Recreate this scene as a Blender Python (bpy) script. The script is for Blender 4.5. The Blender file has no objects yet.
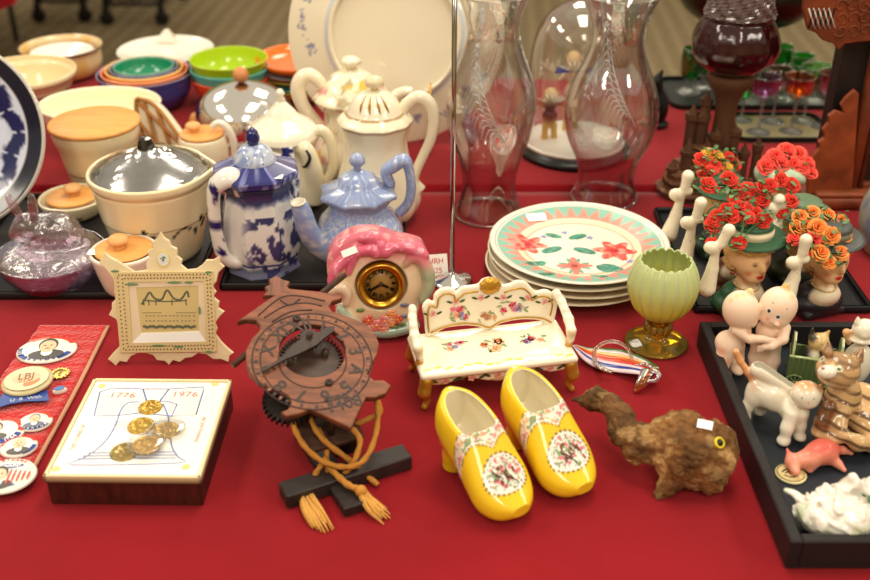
import bpy, math, random
import numpy as np
from mathutils import Vector, Matrix, Euler
PI = math.pi
random.seed(7)
scn = bpy.context.scene
col_ = scn.collection

# ---------------------------------------------------------------- camera, world, lamps, exposure
F_PX = 1050.0
CAM = Vector((0.0, 0.0, 1.5))
TZ = 0.75                      # height of the table tops
PITCH = math.radians(30)
cam_d = bpy.data.cameras.new('camera')
cam_d.sensor_width = 36
cam_d.lens = 36 * F_PX / 870
cam_d.dof.use_dof = True
cam_d.dof.focus_distance = 1.33
cam_d.dof.aperture_fstop = 3.8
cam = bpy.data.objects.new('camera', cam_d)
col_.objects.link(cam)
cam.location = CAM
cam.rotation_euler = (PI / 2 - PITCH, 0, 0)
scn.camera = cam
scn.view_settings.view_transform = 'Standard'
scn.view_settings.look = 'None'
scn.view_settings.exposure = -0.15
scn.view_settings.gamma = 1
scn.view_settings.use_curve_mapping = False
scn.cycles.use_denoising = True
scn.cycles.max_bounces = 10
scn.cycles.transparent_max_bounces = 24
scn.cycles.caustics_reflective = False
scn.cycles.caustics_refractive = False
scn.cycles.sample_clamp_indirect = 6

w = bpy.data.worlds.new('room_light'); scn.world = w; w.use_nodes = True
w.node_tree.nodes['Background'].inputs[0].default_value = (1.0, 0.86, 0.66, 1)
w.node_tree.nodes['Background'].inputs[1].default_value = 0.68

def lamp(x, y, z, sx, sy, power, rz=0, col=(1.0, 0.9, 0.74)):
    d = bpy.data.lights.new('ceiling_lamp', 'AREA')
    d.shape = 'RECTANGLE'; d.size = sx; d.size_y = sy; d.energy = power; d.color = col
    o = bpy.data.objects.new('ceiling_lamp', d); col_.objects.link(o)
    o.location = (x, y, z); o.rotation_euler = (0, 0, rz)
for lx in (-2.1, 0.3, 2.7):
    for ly, pw in ((-0.9, 34), (1.5, 30), (3.9, 30)):
        lamp(lx, ly, 2.95, 0.6, 1.2, pw)

# ---------------------------------------------------------------- pixel <-> place helpers
FV = Vector((0, math.cos(PITCH), -math.sin(PITCH)))
DV = Vector((0, -math.sin(PITCH), -math.cos(PITCH)))
def ray(px, py): return Vector((1, 0, 0)) * (px - 435) + FV * F_PX + DV * (py - 290)
def at(px, py, z=TZ):
    d = ray(px, py); return CAM + d * ((z - CAM.z) / d.z)
def on_y(px, py, Y):
    d = ray(px, py); return CAM + d * ((Y - CAM.y) / d.y)
def depth(p): return (Vector(p) - CAM).dot(FV)
class V:
    """a spot on the table under pixel (px,py), with sizes read off in the photograph"""
    def __init__(s, px, py, z0=TZ): s.o = at(px, py, z0); s.px = px
    def z(s, py): return max(0.0, on_y(s.px, py, s.o.y).z - s.o.z)
    def r(s, hw, py):
        return hw * depth((s.o.x, s.o.y, s.o.z + s.z(py))) / F_PX
    def prof(s, L): return [(s.r(h, y), s.z(y)) for h, y in L]
    def pt(s, px, py, dy=0): return on_y(px, py, s.o.y + dy) - s.o
class PL:
    """a plane with origin o and in-plane axes u, v; hit() reads a pixel as (a, b) on it"""
    def __init__(s, o, u, v):
        s.o = Vector(o); s.u = Vector(u).normalized(); s.v = Vector(v)
        s.v = (s.v - s.u * s.v.dot(s.u)).normalized(); s.n = s.u.cross(s.v)
    def hit(s, px, py):
        d = ray(px, py); t = (s.o - CAM).dot(s.n) / d.dot(s.n); q = CAM + d * t - s.o
        return (q.dot(s.u), q.dot(s.v))
    def hits(s, L): return [s.hit(*p) for p in L]
    def mat(s):  # local x=u, y=v, z=n
        m = Matrix((s.u, s.v, s.n)).transposed().to_4x4(); m.translation = s.o; return m

def rgb(r, g, b):
    f = lambda c: (c / 255) / 12.92 if c <= 10 else (((c / 255) + 0.055) / 1.055) ** 2.4
    return (f(r), f(g), f(b))

# ---------------------------------------------------------------- noise
def _h(i, j, k, s):
    n = (i * 374761393 + j * 668265263 + k * 2147483647 + s * 974634777) & 0xffffffff
    n = ((n ^ (n >> 13)) * 1274126177) & 0xffffffff
    return ((n ^ (n >> 16)) & 0xffff) / 65535.0
def noise(P, scale=1.0, seed=0):
    P = np.asarray(P, dtype=np.float64) * scale
    I = np.floor(P).astype(np.int64); fr = P - I; fr = fr * fr * (3 - 2 * fr)
    r = 0
    for dx in (0, 1):
        for dy in (0, 1):
            for dz in (0, 1):
                wgt = (fr[:, 0] if dx else 1 - fr[:, 0]) * (fr[:, 1] if dy else 1 - fr[:, 1]) * (fr[:, 2] if dz else 1 - fr[:, 2])
                r = r + wgt * _h(I[:, 0] + dx, I[:, 1] + dy, I[:, 2] + dz, seed)
    return r
def fbm(P, scale=1.0, seed=0, o=3):
    P = np.asarray(P); r = 0; a = 1; t = 0
    for i in range(o): r = r + a * noise(P, scale * 2 ** i, seed + i); t += a; a *= .5
    return r / t
def sstep(x, a, b):
    t = np.clip((x - a) / (b - a), 0, 1); return t * t * (3 - 2 * t)
def mix(A, B, t):
    A = np.asarray(A, float); B = np.asarray(B, float)
    t = np.asarray(t)[:, None] if np.ndim(t) else t
    return A * (1 - t) + B * t

# ---------------------------------------------------------------- materials (base colour from the thing's own paint, attribute Col)
MATS = {}
def mat(name, rough=.5, metal=0, coat=0, sss=0, bump=None, kind='pbr', trans=0, spec=.5, grain=None, ior=1.45, sheen=0):
    m = bpy.data.materials.new(name); m.use_nodes = True; nt = m.node_tree; N = nt.nodes; L = nt.links
    b = N['Principled BSDF']; at_ = N.new('ShaderNodeAttribute'); at_.attribute_name = 'Col'
    c = at_.outputs['Color']
    tc = N.new('ShaderNodeTexCoord')
    if grain:   # (scale vec, dark factor, contrast lo, hi)
        mp = N.new('ShaderNodeMapping'); mp.inputs['Scale'].default_value = grain[0]
        nz = N.new('ShaderNodeTexNoise'); nz.inputs['Scale'].default_value = 1; nz.inputs['Detail'].default_value = 5
        L.new(tc.outputs['Object'], mp.inputs[0]); L.new(mp.outputs[0], nz.inputs[0])
        mr = N.new('ShaderNodeMapRange'); mr.inputs[1].default_value = .35; mr.inputs[2].default_value = .65
        mr.inputs[3].default_value = grain[1]; mr.inputs[4].default_value = grain[2]
        L.new(nz.outputs[0], mr.inputs[0])
        vm = N.new('ShaderNodeVectorMath'); vm.operation = 'SCALE'
        L.new(c, vm.inputs[0]); L.new(mr.outputs[0], vm.inputs['Scale']); c = vm.outputs[0]
    nrm = None
    if bump:    # (scale, strength, distance)
        nz2 = N.new('ShaderNodeTexNoise'); nz2.inputs['Scale'].default_value = bump[0]; nz2.inputs['Detail'].default_value = 4
        L.new(tc.outputs['Object'], nz2.inputs[0])
        bp = N.new('ShaderNodeBump'); bp.inputs['Strength'].default_value = bump[1]; bp.inputs['Distance'].default_value = bump[2]
        L.new(nz2.outputs[0], bp.inputs['Height']); nrm = bp.outputs[0]
    if kind == 'pbr':
        L.new(c, b.inputs['Base Color'])
        b.inputs['Roughness'].default_value = rough; b.inputs['Metallic'].default_value = metal
        b.inputs['Coat Weight'].default_value = coat; b.inputs['Coat Roughness'].default_value = .06
        b.inputs['Specular IOR Level'].default_value = spec; b.inputs['IOR'].default_value = ior
        b.inputs['Transmission Weight'].default_value = trans
        b.inputs['Sheen Weight'].default_value = sheen
        if sss:
            b.inputs['Subsurface Weight'].default_value = sss; b.inputs['Subsurface Radius'].default_value = (1, .6, .4)
            b.inputs['Subsurface Scale'].default_value = .006
        if nrm: L.new(nrm, b.inputs['Normal'])
    elif kind == 'thin':      # thin clear or tinted wall: see-through with a fresnel reflection
        N.remove(b); out = [n for n in N if n.type == 'OUTPUT_MATERIAL'][0]
        tr = N.new('ShaderNodeBsdfTransparent'); L.new(c, tr.inputs[0])
        gl = N.new('ShaderNodeBsdfGlossy'); gl.inputs['Roughness'].default_value = rough
        fr = N.new('ShaderNodeLayerWeight'); fr.inputs['Blend'].default_value = trans
        mr = N.new('ShaderNodeMapRange'); mr.inputs[3].default_value = spec; mr.inputs[4].default_value = .9
        L.new(fr.outputs['Facing'], mr.inputs[0])
        pw = N.new('ShaderNodeMath'); pw.operation = 'MULTIPLY'; L.new(mr.outputs[0], pw.inputs[0]); L.new(mr.outputs[0], pw.inputs[1])
        mx = N.new('ShaderNodeMixShader'); L.new(pw.outputs[0], mx.inputs[0]); L.new(tr.outputs[0], mx.inputs[1]); L.new(gl.outputs[0], mx.inputs[2])
        if nrm: L.new(nrm, gl.inputs['Normal'])
        L.new(mx.outputs[0], out.inputs[0])
    elif kind == 'milk':      # cloudy pressed glass
        N.remove(b); out = [n for n in N if n.type == 'OUTPUT_MATERIAL'][0]
        tr = N.new('ShaderNodeBsdfTransparent'); L.new(c, tr.inputs[0])
        df = N.new('ShaderNodeBsdfDiffuse'); L.new(c, df.inputs[0])
        tl = N.new('ShaderNodeBsdfTranslucent'); L.new(c, tl.inputs[0])
        gl = N.new('ShaderNodeBsdfGlossy'); gl.inputs['Roughness'].default_value = rough
        m1 = N.new('ShaderNodeMixShader'); m1.inputs[0].default_value = metal or .5; L.new(df.outputs[0], m1.inputs[1]); L.new(tl.outputs[0], m1.inputs[2])
        m2 = N.new('ShaderNodeMixShader'); m2.inputs[0].default_value = trans; L.new(m1.outputs[0], m2.inputs[1]); L.new(tr.outputs[0], m2.inputs[2])
        fr = N.new('ShaderNodeFresnel'); fr.inputs[0].default_value = 1.5
        if nrm: L.new(nrm, gl.inputs['Normal']); L.new(nrm, fr.inputs['Normal'])
        m3 = N.new('ShaderNodeMixShader'); L.new(fr.outputs[0], m3.inputs[0]); L.new(m2.outputs[0], m3.inputs[1]); L.new(gl.outputs[0], m3.inputs[2])
        L.new(m3.outputs[0], out.inputs[0])
    MATS[name] = m; return m
mat('glaze', .13, coat=.4)
mat('bisque', .42, sss=.15)
mat('satin', .38)
mat('matte', .75)
mat('paper', .8, spec=.2)
mat('plastic', .3)
mat('gold', .28, metal=1, bump=(90, .25, .002))
mat('giltpaint', .3, metal=.55)
mat('chrome', .09, metal=1)
mat('brushed', .2, metal=1)
mat('pewter', .3, metal=1, bump=(150, .3, .002))
mat('iron', .55, metal=.3)
mat('wood', .55, grain=((25, 140, 25), .62, 1.25), bump=(300, .25, .001))
mat('woodx', .5, grain=((180, 18, 40), .6, 1.25), bump=(300, .3, .001))
mat('lidwood', .45, grain=((14, 90, 30), .88, 1.08))
mat('darkwood', .5, grain=((20, 120, 20), .6, 1.3), bump=(200, .3, .001))
mat('root', .85, grain=((45, 45, 45), .45, 1.35), bump=(160, .9, .006), spec=.25)
mat('fibre', .9, bump=(400, .6, .002), spec=.2)
mat('glass', .04, kind='thin', trans=.35, spec=.36)
mat('frost', .35, kind='milk', trans=.55)
mat('milkglass', .1, kind='milk', trans=.12, metal=.3)
mat('amberglass', .05, kind='milk', trans=.78)
mat('pressglass', .07, kind='thin', trans=.4, spec=.42, bump=(120, .5, .004))
mat('pressed', .06, kind='milk', trans=.8, bump=(260, .6, .003))
mat('rubyglass', .08, coat=.5, bump=(60, .25, .004))
mat('tray', .5, spec=.3, bump=(500, .15, .001))
mat('cloth', .93, sheen=.15, spec=.1, bump=(900, .25, .0008), grain=((9, 9, 9), .93, 1.06))
mat('velvet', .95, sheen=.6, spec=.1, bump=(220, .9, .004))
mat('petal', .6, sss=.1, bump=(200, .3, .001))
mat('leaf', .5)
mat('lace', .15, coat=.6, bump=(170, .8, .005))

# ---------------------------------------------------------------- mesh builder
class MB:
    def __init__(s): s.v = []; s.f = []; s.c = []; s.m = []; s.sm = []; s.n = 0
    def add(s, v, f, c=(.8, .8, .8), m=0, smooth=True, M=None):
        v = np.asarray(v, dtype=np.float64).reshape(-1, 3)
        if callable(c): c = c(v)
        if M is not None:
            A = np.array(M.to_4x4() if not isinstance(M, np.ndarray) else M); v = v @ A[:3, :3].T + A[:3, 3]
        c = np.asarray(c, dtype=np.float64)
        if c.ndim == 1: c = np.tile(c[:3], (len(v), 1))
        s.v.append(v); s.c.append(c[:, :3])
        n = s.n
        s.f.extend([tuple(int(i) + n for i in q) for q in (f.tolist() if isinstance(f, np.ndarray) else f)])
        k = len(f); s.m.extend([m] * k); s.sm.extend([smooth] * k); s.n += len(v)
        return s
    def build(s, name, mats, parent=None, M=None):
        me = bpy.data.meshes.new(name)
        v = np.concatenate(s.v)
        me.from_pydata(v.tolist(), [], s.f)
        for q in ([mats] if isinstance(mats, str) else mats): me.materials.append(MATS[q])
        me.polygons.foreach_set('material_index', s.m)
        me.polygons.foreach_set('use_smooth', s.sm)
        ca = me.color_attributes.new('Col', 'FLOAT_COLOR', 'POINT')
        c = np.ones((len(v), 4)); c[:, :3] = np.clip(np.concatenate(s.c), 0, 1)
        ca.data.foreach_set('color', c.ravel())
        me.update()
        o = bpy.data.objects.new(name, me); col_.objects.link(o)
        if parent is not None: o.parent = parent
        if M is not None: o.matrix_local = M
        return o
def tag(o, label, cat, group=None, kind=None):
    if label: o['label'] = label
    if cat: o['category'] = cat
    if group: o['group'] = group
    if kind: o['kind'] = kind
    return o
def thing(name, label, cat, loc=(0, 0, 0), rz=0, group=None, M=None):
    o = bpy.data.objects.new(name, None); col_.objects.link(o)
    o.empty_display_size = .02
    if M is not None: o.matrix_world = M
    else: o.location = loc; o.rotation_euler = (0, 0, rz)
    return tag(o, label, cat, group)
def dup(root, label=None, loc=None, rz=None, M=None):
    r = root.copy(); col_.objects.link(r)
    if label: r['label'] = label
    if loc is not None: r.location = loc
    if rz is not None: r.rotation_euler = (0, 0, rz)
    if M is not None: r.matrix_world = M
    for ch in [o for o in scn.objects if o.parent == root]:
        c = ch.copy(); col_.objects.link(c); c.parent = r
        for g in [o for o in scn.objects if o.parent == ch]:
            d = g.copy(); col_.objects.link(d); d.parent = c
    return r

# ---------------------------------------------------------------- shapes: each returns (verts, faces)
def cr(pts, n=6, closed=False):
    """Catmull-Rom through the points (any dimension)"""
    P = np.array([tuple(p) for p in pts], float); k = len(P); out = []
    for i in range(k if closed else k - 1):
        p = [P[(i + j) % k] if closed else P[min(max(i + j, 0), k - 1)] for j in (-1, 0, 1, 2)]
        for t in np.arange(n) / n:
            out.append(.5 * ((2 * p[1]) + (p[2] - p[0]) * t + (2 * p[0] - 5 * p[1] + 4 * p[2] - p[3]) * t * t + (3 * p[1] - p[0] - 3 * p[2] + p[3]) * t ** 3))
    if not closed: out.append(P[-1])
    return np.array(out)
def lathe(prof, n=48, mod=None, sx=1, sy=1, sm=0):
    """prof [(r,z)]; mod(theta, t, z) -> radius factor; sm: subdivide smoothly"""
    P = np.array(prof, float)
    if sm: P = cr(P, sm)
    k = len(P); th = np.arange(n) * 2 * PI / n
    T, I = np.meshgrid(th, np.arange(k)); R = np.maximum(P[:, 0][I], 1e-5); Z = P[:, 1][I]
    if mod is not None: R = R * mod(T, I / (k - 1), Z)
    v = np.stack([R * np.cos(T) * sx, R * np.sin(T) * sy, Z], -1).reshape(-1, 3)
    a = np.arange(k - 1)[:, None] * n + np.arange(n)[None]; b = np.arange(k - 1)[:, None] * n + (np.arange(n)[None] + 1) % n
    f = np.stack([a, b, b + n, a + n], -1).reshape(-1, 4)
    return v, f
def wall(prof, t):
    """turn an outer profile (bottom->rim) into a hollow vessel profile with wall t"""
    P = list(prof); inner = []
    zb = P[0][1] + t * 1.5
    for r, z in reversed(P):
        if z > zb and r > t * 1.5: inner.append((r - t, z))
    rim = P[-1]
    return [(0, P[0][1])] + P + [(rim[0] - t * .5, rim[1] + t * .45)] + inner + [(max(inner[-1][0] * .6, .001), zb), (0, zb)]
def tube(pts, r, n=10, sm=5, closed=False, flat=1.0, up=(0, 0, 1), cap=True):
    """sweep; r scalar or list per point; flat = ratio of the section along 'up'-ish binormal"""
    P = [Vector(p) for p in pts]
    R = list(r) if hasattr(r, '__len__') else [r] * len(P)
    Q = cr([(*p, q) for p, q in zip(P, R)], sm, closed) if sm > 1 else np.array([(*p, q) for p, q in zip(P, R)])
    k = len(Q); vs = []; up = Vector(up); prev = None
    for i in range(k):
        a = Vector(Q[(i - 1) % k if closed else max(i - 1, 0)][:3]); b = Vector(Q[(i + 1) % k if closed else min(i + 1, k - 1)][:3])
        t = (b - a).normalized() if (b - a).length > 1e-9 else Vector((0, 0, 1))
        if prev is None:
            s = t.cross(up)
            if s.length < 1e-3: s = t.cross(Vector((1, 0, 0)))
        else: s = prev - t * prev.dot(t)
        s.normalize(); prev = s; w_ = s.cross(t)
        rr = max(Q[i][3], 1e-5)
        for j in range(n):
            an = 2 * PI * j / n
            vs.append(Vector(Q[i][:3]) + s * (math.cos(an) * rr) + w_ * (math.sin(an) * rr * flat))
    f = []
    for i in range(k if closed else k - 1):
        for j in range(n):
            i2 = (i + 1) % k; f.append((i * n + j, i * n + (j + 1) % n, i2 * n + (j + 1) % n, i2 * n + j))
    if cap and not closed: f += [tuple(range(n))[::-1], tuple((k - 1) * n + j for j in range(n))]
    return np.array([tuple(v) for v in vs]), f
def box(cx, cy, cz, sx, sy, sz, b=0.0):
    """box centred, optionally chamfered"""
    hx, hy, hz = sx / 2, sy / 2, sz / 2
    if b <= 0:
        v = [(cx + x * hx, cy + y * hy, cz + z * hz) for z in (-1, 1) for x, y in ((-1, -1), (1, -1), (1, 1), (-1, 1))]
        return np.array(v), [(3, 2, 1, 0), (4, 5, 6, 7), (0, 1, 5, 4), (1, 2, 6, 5), (2, 3, 7, 6), (3, 0, 4, 7)]
    ring = lambda ix, z: [(cx + x, cy + y, cz + z) for x, y in (
        (-hx + b + ix, -hy + ix), (hx - b - ix, -hy + ix), (hx - ix, -hy + b + ix), (hx - ix, hy - b - ix), (hx - b - ix, hy - ix), (-hx + b + ix, hy - ix), (-hx + ix, hy - b - ix), (-hx + ix, -hy + b + ix))]
    v = ring(b, -hz) + ring(0, -hz + b) + ring(0, hz - b) + ring(b, hz); f = [tuple(range(8))[::-1], tuple(range(24, 32))]
    for k in range(3):
        for j in range(8): f.append((k * 8 + j, k * 8 + (j + 1) % 8, (k + 1) * 8 + (j + 1) % 8, (k + 1) * 8 + j))
    return np.array(v), f
def ball(c, r, n=16, m=10):
    r = r if hasattr(r, '__len__') else (r, r, r)
    v, f = lathe([(math.sin(PI * i / m), -math.cos(PI * i / m)) for i in range(m + 1)], n)
    return v * np.array(r) + np.array(tuple(c)), f
def _cu2mesh(cu):
    o = bpy.data.objects.new('tmp', cu); col_.objects.link(o)
    dg = bpy.context.evaluated_depsgraph_get(); e = o.evaluated_get(dg)
    me = bpy.data.meshes.new_from_object(e)
    v = np.array([tuple(q.co) for q in me.vertices]).reshape(-1, 3); f = [tuple(p.vertices) for p in me.polygons]
    bpy.data.objects.remove(o); bpy.data.meshes.remove(me); bpy.data.curves.remove(cu)
    return v, f
def slab(loops, th, bev=0, sm=0):
    """flat shape from closed 2D loops (first outer, others holes) filled and extruded to thickness th, from z=0 up to th"""
    cu = bpy.data.curves.new('tmp', 'CURVE'); cu.dimensions = '2D'; cu.fill_mode = 'BOTH'
    cu.extrude = max(th / 2 - bev, 0); cu.bevel_depth = bev; cu.bevel_resolution = 1; cu.offset = -bev
    for L in loops:
        L = [tuple(p)[:2] for p in L]
        if sm: L = [tuple(p) for p in cr(L, sm, True)]
        sp = cu.splines.new('POLY'); sp.points.add(len(L) - 1); sp.use_cyclic_u = True
        for p, q in zip(sp.points, L): p.co = (q[0], q[1], 0, 1)
    v, f = _cu2mesh(cu)
    v[:, 2] += th / 2
    return v, f
def text(s, size, th=.0004, align='CENTER', bold=0, space=1):
    cu = bpy.data.curves.new('tmp', 'FONT'); cu.body = s; cu.size = size; cu.extrude = th / 2; cu.align_x = align; cu.align_y = 'CENTER'; cu.offset = bold; cu.space_character = space
    v, f = _cu2mesh(cu); v[:, 2] += th / 2
    return v, f
def disc(c, rx, ry=None, n=20, th=0.0004, rot=0):
    ry = ry or rx; a = np.arange(n) * 2 * PI / n; x = np.cos(a) * rx; y = np.sin(a) * ry
    X = c[0] + x * math.cos(rot) - y * math.sin(rot); Y = c[1] + x * math.sin(rot) + y * math.cos(rot); z = c[2] if len(c) > 2 else 0
    v = np.concatenate([np.stack([X, Y, np.full(n, z)], 1), np.stack([X, Y, np.full(n, z + th)], 1)])
    return v, [tuple(range(n))[::-1], tuple(range(n, 2 * n))] + [(j, (j + 1) % n, n + (j + 1) % n, n + j) for j in range(n)]

# ---------------------------------------------------------------- smooth solids: blended primitives -> one continuous mesh
def rotm(r): return np.array(Euler([math.radians(a) for a in r]).to_matrix())
class Fig:
    def __init__(s, k=.01): s.p = []; s.k = k; s.paints = []; s.disp = None
    def ell(s, c, r, col=(.8,) * 3, rot=None, k=None, sub=False):
        c = np.array(tuple(c)); r = np.array(r if hasattr(r, '__len__') else (r,) * 3, float); R = rotm(rot) if rot else None
        def fn(P):
            q = P - c
            if R is not None: q = q @ R
            k0 = np.linalg.norm(q / r, axis=1); k1 = np.linalg.norm(q / (r * r), axis=1) + 1e-9
            return k0 * (k0 - 1) / k1
        s.p.append((fn, col, s.k if k is None else k, sub, c - r.max(), c + r.max())); return s
    def cap(s, a, b, ra, rb=None, col=(.8,) * 3, k=None, sub=False):
        rb = ra if rb is None else rb; a = np.array(tuple(a)); b = np.array(tuple(b)); ab = b - a; L = ab @ ab + 1e-12
        def fn(P):
            t = np.clip((P - a) @ ab / L, 0, 1)
            return np.linalg.norm(P - a - t[:, None] * ab, axis=1) - (ra + (rb - ra) * t)
        m = max(ra, rb)
        s.p.append((fn, col, s.k if k is None else k, sub, np.minimum(a, b) - m, np.maximum(a, b) + m)); return s
    def chain(s, pts, rs, col=(.8,) * 3, k=None):
        for i in range(len(pts) - 1): s.cap(pts[i], pts[i + 1], rs[i], rs[i + 1], col, k)
        return s
    def box(s, c, h, rnd=.002, col=(.8,) * 3, rot=None, k=None, sub=False):
        c = np.array(tuple(c)); h = np.array(h, float); R = rotm(rot) if rot else None
        def fn(P):
            q = P - c
            if R is not None: q = q @ R
            d = np.abs(q) - (h - rnd)
            return np.linalg.norm(np.maximum(d, 0), axis=1) + np.minimum(d.max(axis=1), 0) - rnd
        m = np.linalg.norm(h)
        s.p.append((fn, col, s.k if k is None else k, sub, c - m, c + m)); return s
    def fn(s, f, lo, hi, col=(.8,) * 3, k=None, sub=False):
        s.p.append((f, col, s.k if k is None else k, sub, np.array(lo), np.array(hi))); return s
    def paint(s, c, r, col, soft=.4, rot=None):
        s.paints.append((np.array(tuple(c)), np.array(r if hasattr(r, '__len__') else (r,) * 3, float), col, soft, rotm(rot) if rot else None)); return s
    def d(s, P, want=False):
        D = None; W = None; C = None
        for fn, col, k, sub, lo, hi in s.p:
            e = fn(P)
            if D is None: D = e; C = np.tile(np.array(col, float), (len(P), 1)) if want else None; continue
            if sub:
                h = np.clip(.5 - .5 * (D + e) / k, 0, 1); D = D * (1 - h) - e * h + k * h * (1 - h)
            else:
                h = np.clip(.5 + .5 * (D - e) / k, 0, 1); D = D * (1 - h) + e * h - k * h * (1 - h)
            if want and not (sub and col is None): C = C * (1 - h[:, None]) + np.array(col) * h[:, None]
        return (D, C) if want else D
    def mesh(s, res=70, lo=None, hi=None, colf=None):
        pos = [q for q in s.p if not q[3]]
        lo = np.min([q[4] for q in pos], axis=0) if lo is None else np.array(lo); hi = np.max([q[5] for q in pos], axis=0) if hi is None else np.array(hi)
        h = (hi - lo).max() / res; lo = lo - 2.5 * h; n = np.ceil((hi + 2.5 * h - lo) / h).astype(int) + 1
        g = [lo[i] + np.arange(n[i]) * h for i in range(3)]
        X = np.stack(np.meshgrid(*g, indexing='ij'), -1).reshape(-1, 3)
        D = np.concatenate([s.d(X[i:i + 200000]) for i in range(0, len(X), 200000)]).reshape(n)
        if s.disp is not None:
            near = np.abs(D.ravel()) < 4 * h; dd = D.ravel(); dd[near] += s.disp(X[near]); D = dd.reshape(n)
        v, f = nets(D); v = lo + v * h
        C = s.d(v, True)[1]
        for c, r, colr, soft, R in s.paints:
            q = v - c
            if R is not None: q = q @ R
            t = 1 - sstep(np.linalg.norm(q / r, axis=1), 1 - soft, 1); C = C * (1 - t[:, None]) + np.array(colr) * t[:, None]
        if colf is not None: C = colf(v, C)
        return v, f, C
    def put(s, mb, res=70, m=0, M=None, colf=None, **kw):
        v, f, C = s.mesh(res, colf=colf, **kw); mb.add(v, f, C, m, True, M); return mb
def nets(D):
    S = D < 0; nx, ny, nz = D.shape
    cs = [(i, j, k) for i in (0, 1) for j in (0, 1) for k in (0, 1)]
    cnt = sum(S[i:nx - 1 + i, j:ny - 1 + j, k:nz - 1 + k].astype(np.int8) for i, j, k in cs)
    A = np.argwhere((cnt > 0) & (cnt < 8)); idx = -np.ones(cnt.shape, dtype=np.int64); idx[tuple(A.T)] = np.arange(len(A))
    acc = np.zeros((len(A), 3)); num = np.zeros(len(A))
    for a in range(3):
        for c in cs:
            if c[a]: continue
            e = list(c); e[a] = 1
            p = A + np.array(c); q = A + np.array(e); d0 = D[tuple(p.T)]; d1 = D[tuple(q.T)]
            x = (d0 < 0) != (d1 < 0); t = np.where(x, d0 / np.where(x, d0 - d1, 1), 0)
            pt = p + t[:, None] * (np.array(e) - np.array(c)); acc += pt * x[:, None]; num += x
    V_ = acc / num[:, None]; F_ = []
    for a in range(3):
        b, c = (a + 1) % 3, (a + 2) % 3
        sl0 = [slice(None)] * 3; sl1 = [slice(None)] * 3; sl0[a] = slice(0, -1); sl1[a] = slice(1, None)
        s0 = S[tuple(sl0)]; s1 = S[tuple(sl1)]
        E = np.argwhere(s0 != s1); E = E[(E[:, b] > 0) & (E[:, c] > 0) & (E[:, b] < D.shape[b] - 1) & (E[:, c] < D.shape[c] - 1)]
        fl = s0[tuple(E.T)]; q = []
        for db, dc in ((1, 1), (0, 1), (0, 0), (1, 0)):
            o = E.copy(); o[:, b] -= db; o[:, c] -= dc; q.append(idx[tuple(o.T)])
        Q = np.stack(q, 1); Q[~fl] = Q[~fl][:, ::-1]; F_.append(Q)
    return V_, np.concatenate(F_)

# ---------------------------------------------------------------- common bits
CREAM = rgb(236, 226, 196); WHITE = rgb(240, 234, 220); IVORY = rgb(228, 214, 180); TAN = rgb(205, 150, 90); NAVY = rgb(28, 34, 92)
def poly_d(poly):
    A = np.array(poly, float); B = np.roll(A, -1, 0)
    def f(P):
        x = P[:, :1]; y = P[:, 1:2]; e = B - A; wx = x - A[:, 0]; wy = y - A[:, 1]
        t = np.clip((wx * e[:, 0] + wy * e[:, 1]) / (e ** 2).sum(1), 0, 1)
        d = np.sqrt((wx - e[:, 0] * t) ** 2 + (wy - e[:, 1] * t) ** 2).min(1)
        c = ((A[:, 1] > y) != (B[:, 1] > y)) & (x < (B[:, 0] - A[:, 0]) * (y - A[:, 1]) / (B[:, 1] - A[:, 1] + 1e-12) + A[:, 0])
        return np.where(c.sum(1) % 2 == 1, -d, d)
    return f
def relief(F, poly, z0, z1, rnd=.004, dome=0.0, dr=.04, col=(.8,) * 3, k=None, sub=False):
    """rounded slab over a traced outline; dome raises the front towards the middle"""
    g = poly_d(poly); A = np.array(poly)
    def fn(P):
        d = g(P) + rnd; top = z1 + dome * (1 - np.exp(np.minimum(d, 0) / dr)); zc = (z0 + top) / 2; hz = (top - z0) / 2 - rnd
        dz = np.abs(P[:, 2] - zc) - hz
        return np.hypot(np.maximum(d, 0), np.maximum(dz, 0)) + np.minimum(np.maximum(d, dz), 0) - rnd
    F.fn(fn, (*A.min(0), z0), (*A.max(0), z1 + dome), col, k, sub); return F
def vessel(v, name, prof, c, m='glaze', parent=None, t=.004, n=56, mod=None, sm=3, sx=1, sy=1, hollow=True, rot=0):
    P = v.prof(prof) if v is not None else prof
    if sm: P = [tuple(p) for p in cr(P, sm)]
    P = wall(P, t) if hollow else [(0, P[0][1])] + P + [(0, P[-1][1])]
    V0, F0 = lathe(P, n, mod, sx, sy)
    mb = MB(); mb.add(V0, F0, c, M=Matrix.Rotation(rot, 4, 'Z'))
    return mb.build(name, m, parent)
def rot2(ax, a): return Matrix.Rotation(a, 4, ax)
def TR(x, y, z): return Matrix.Translation((x, y, z))
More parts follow.
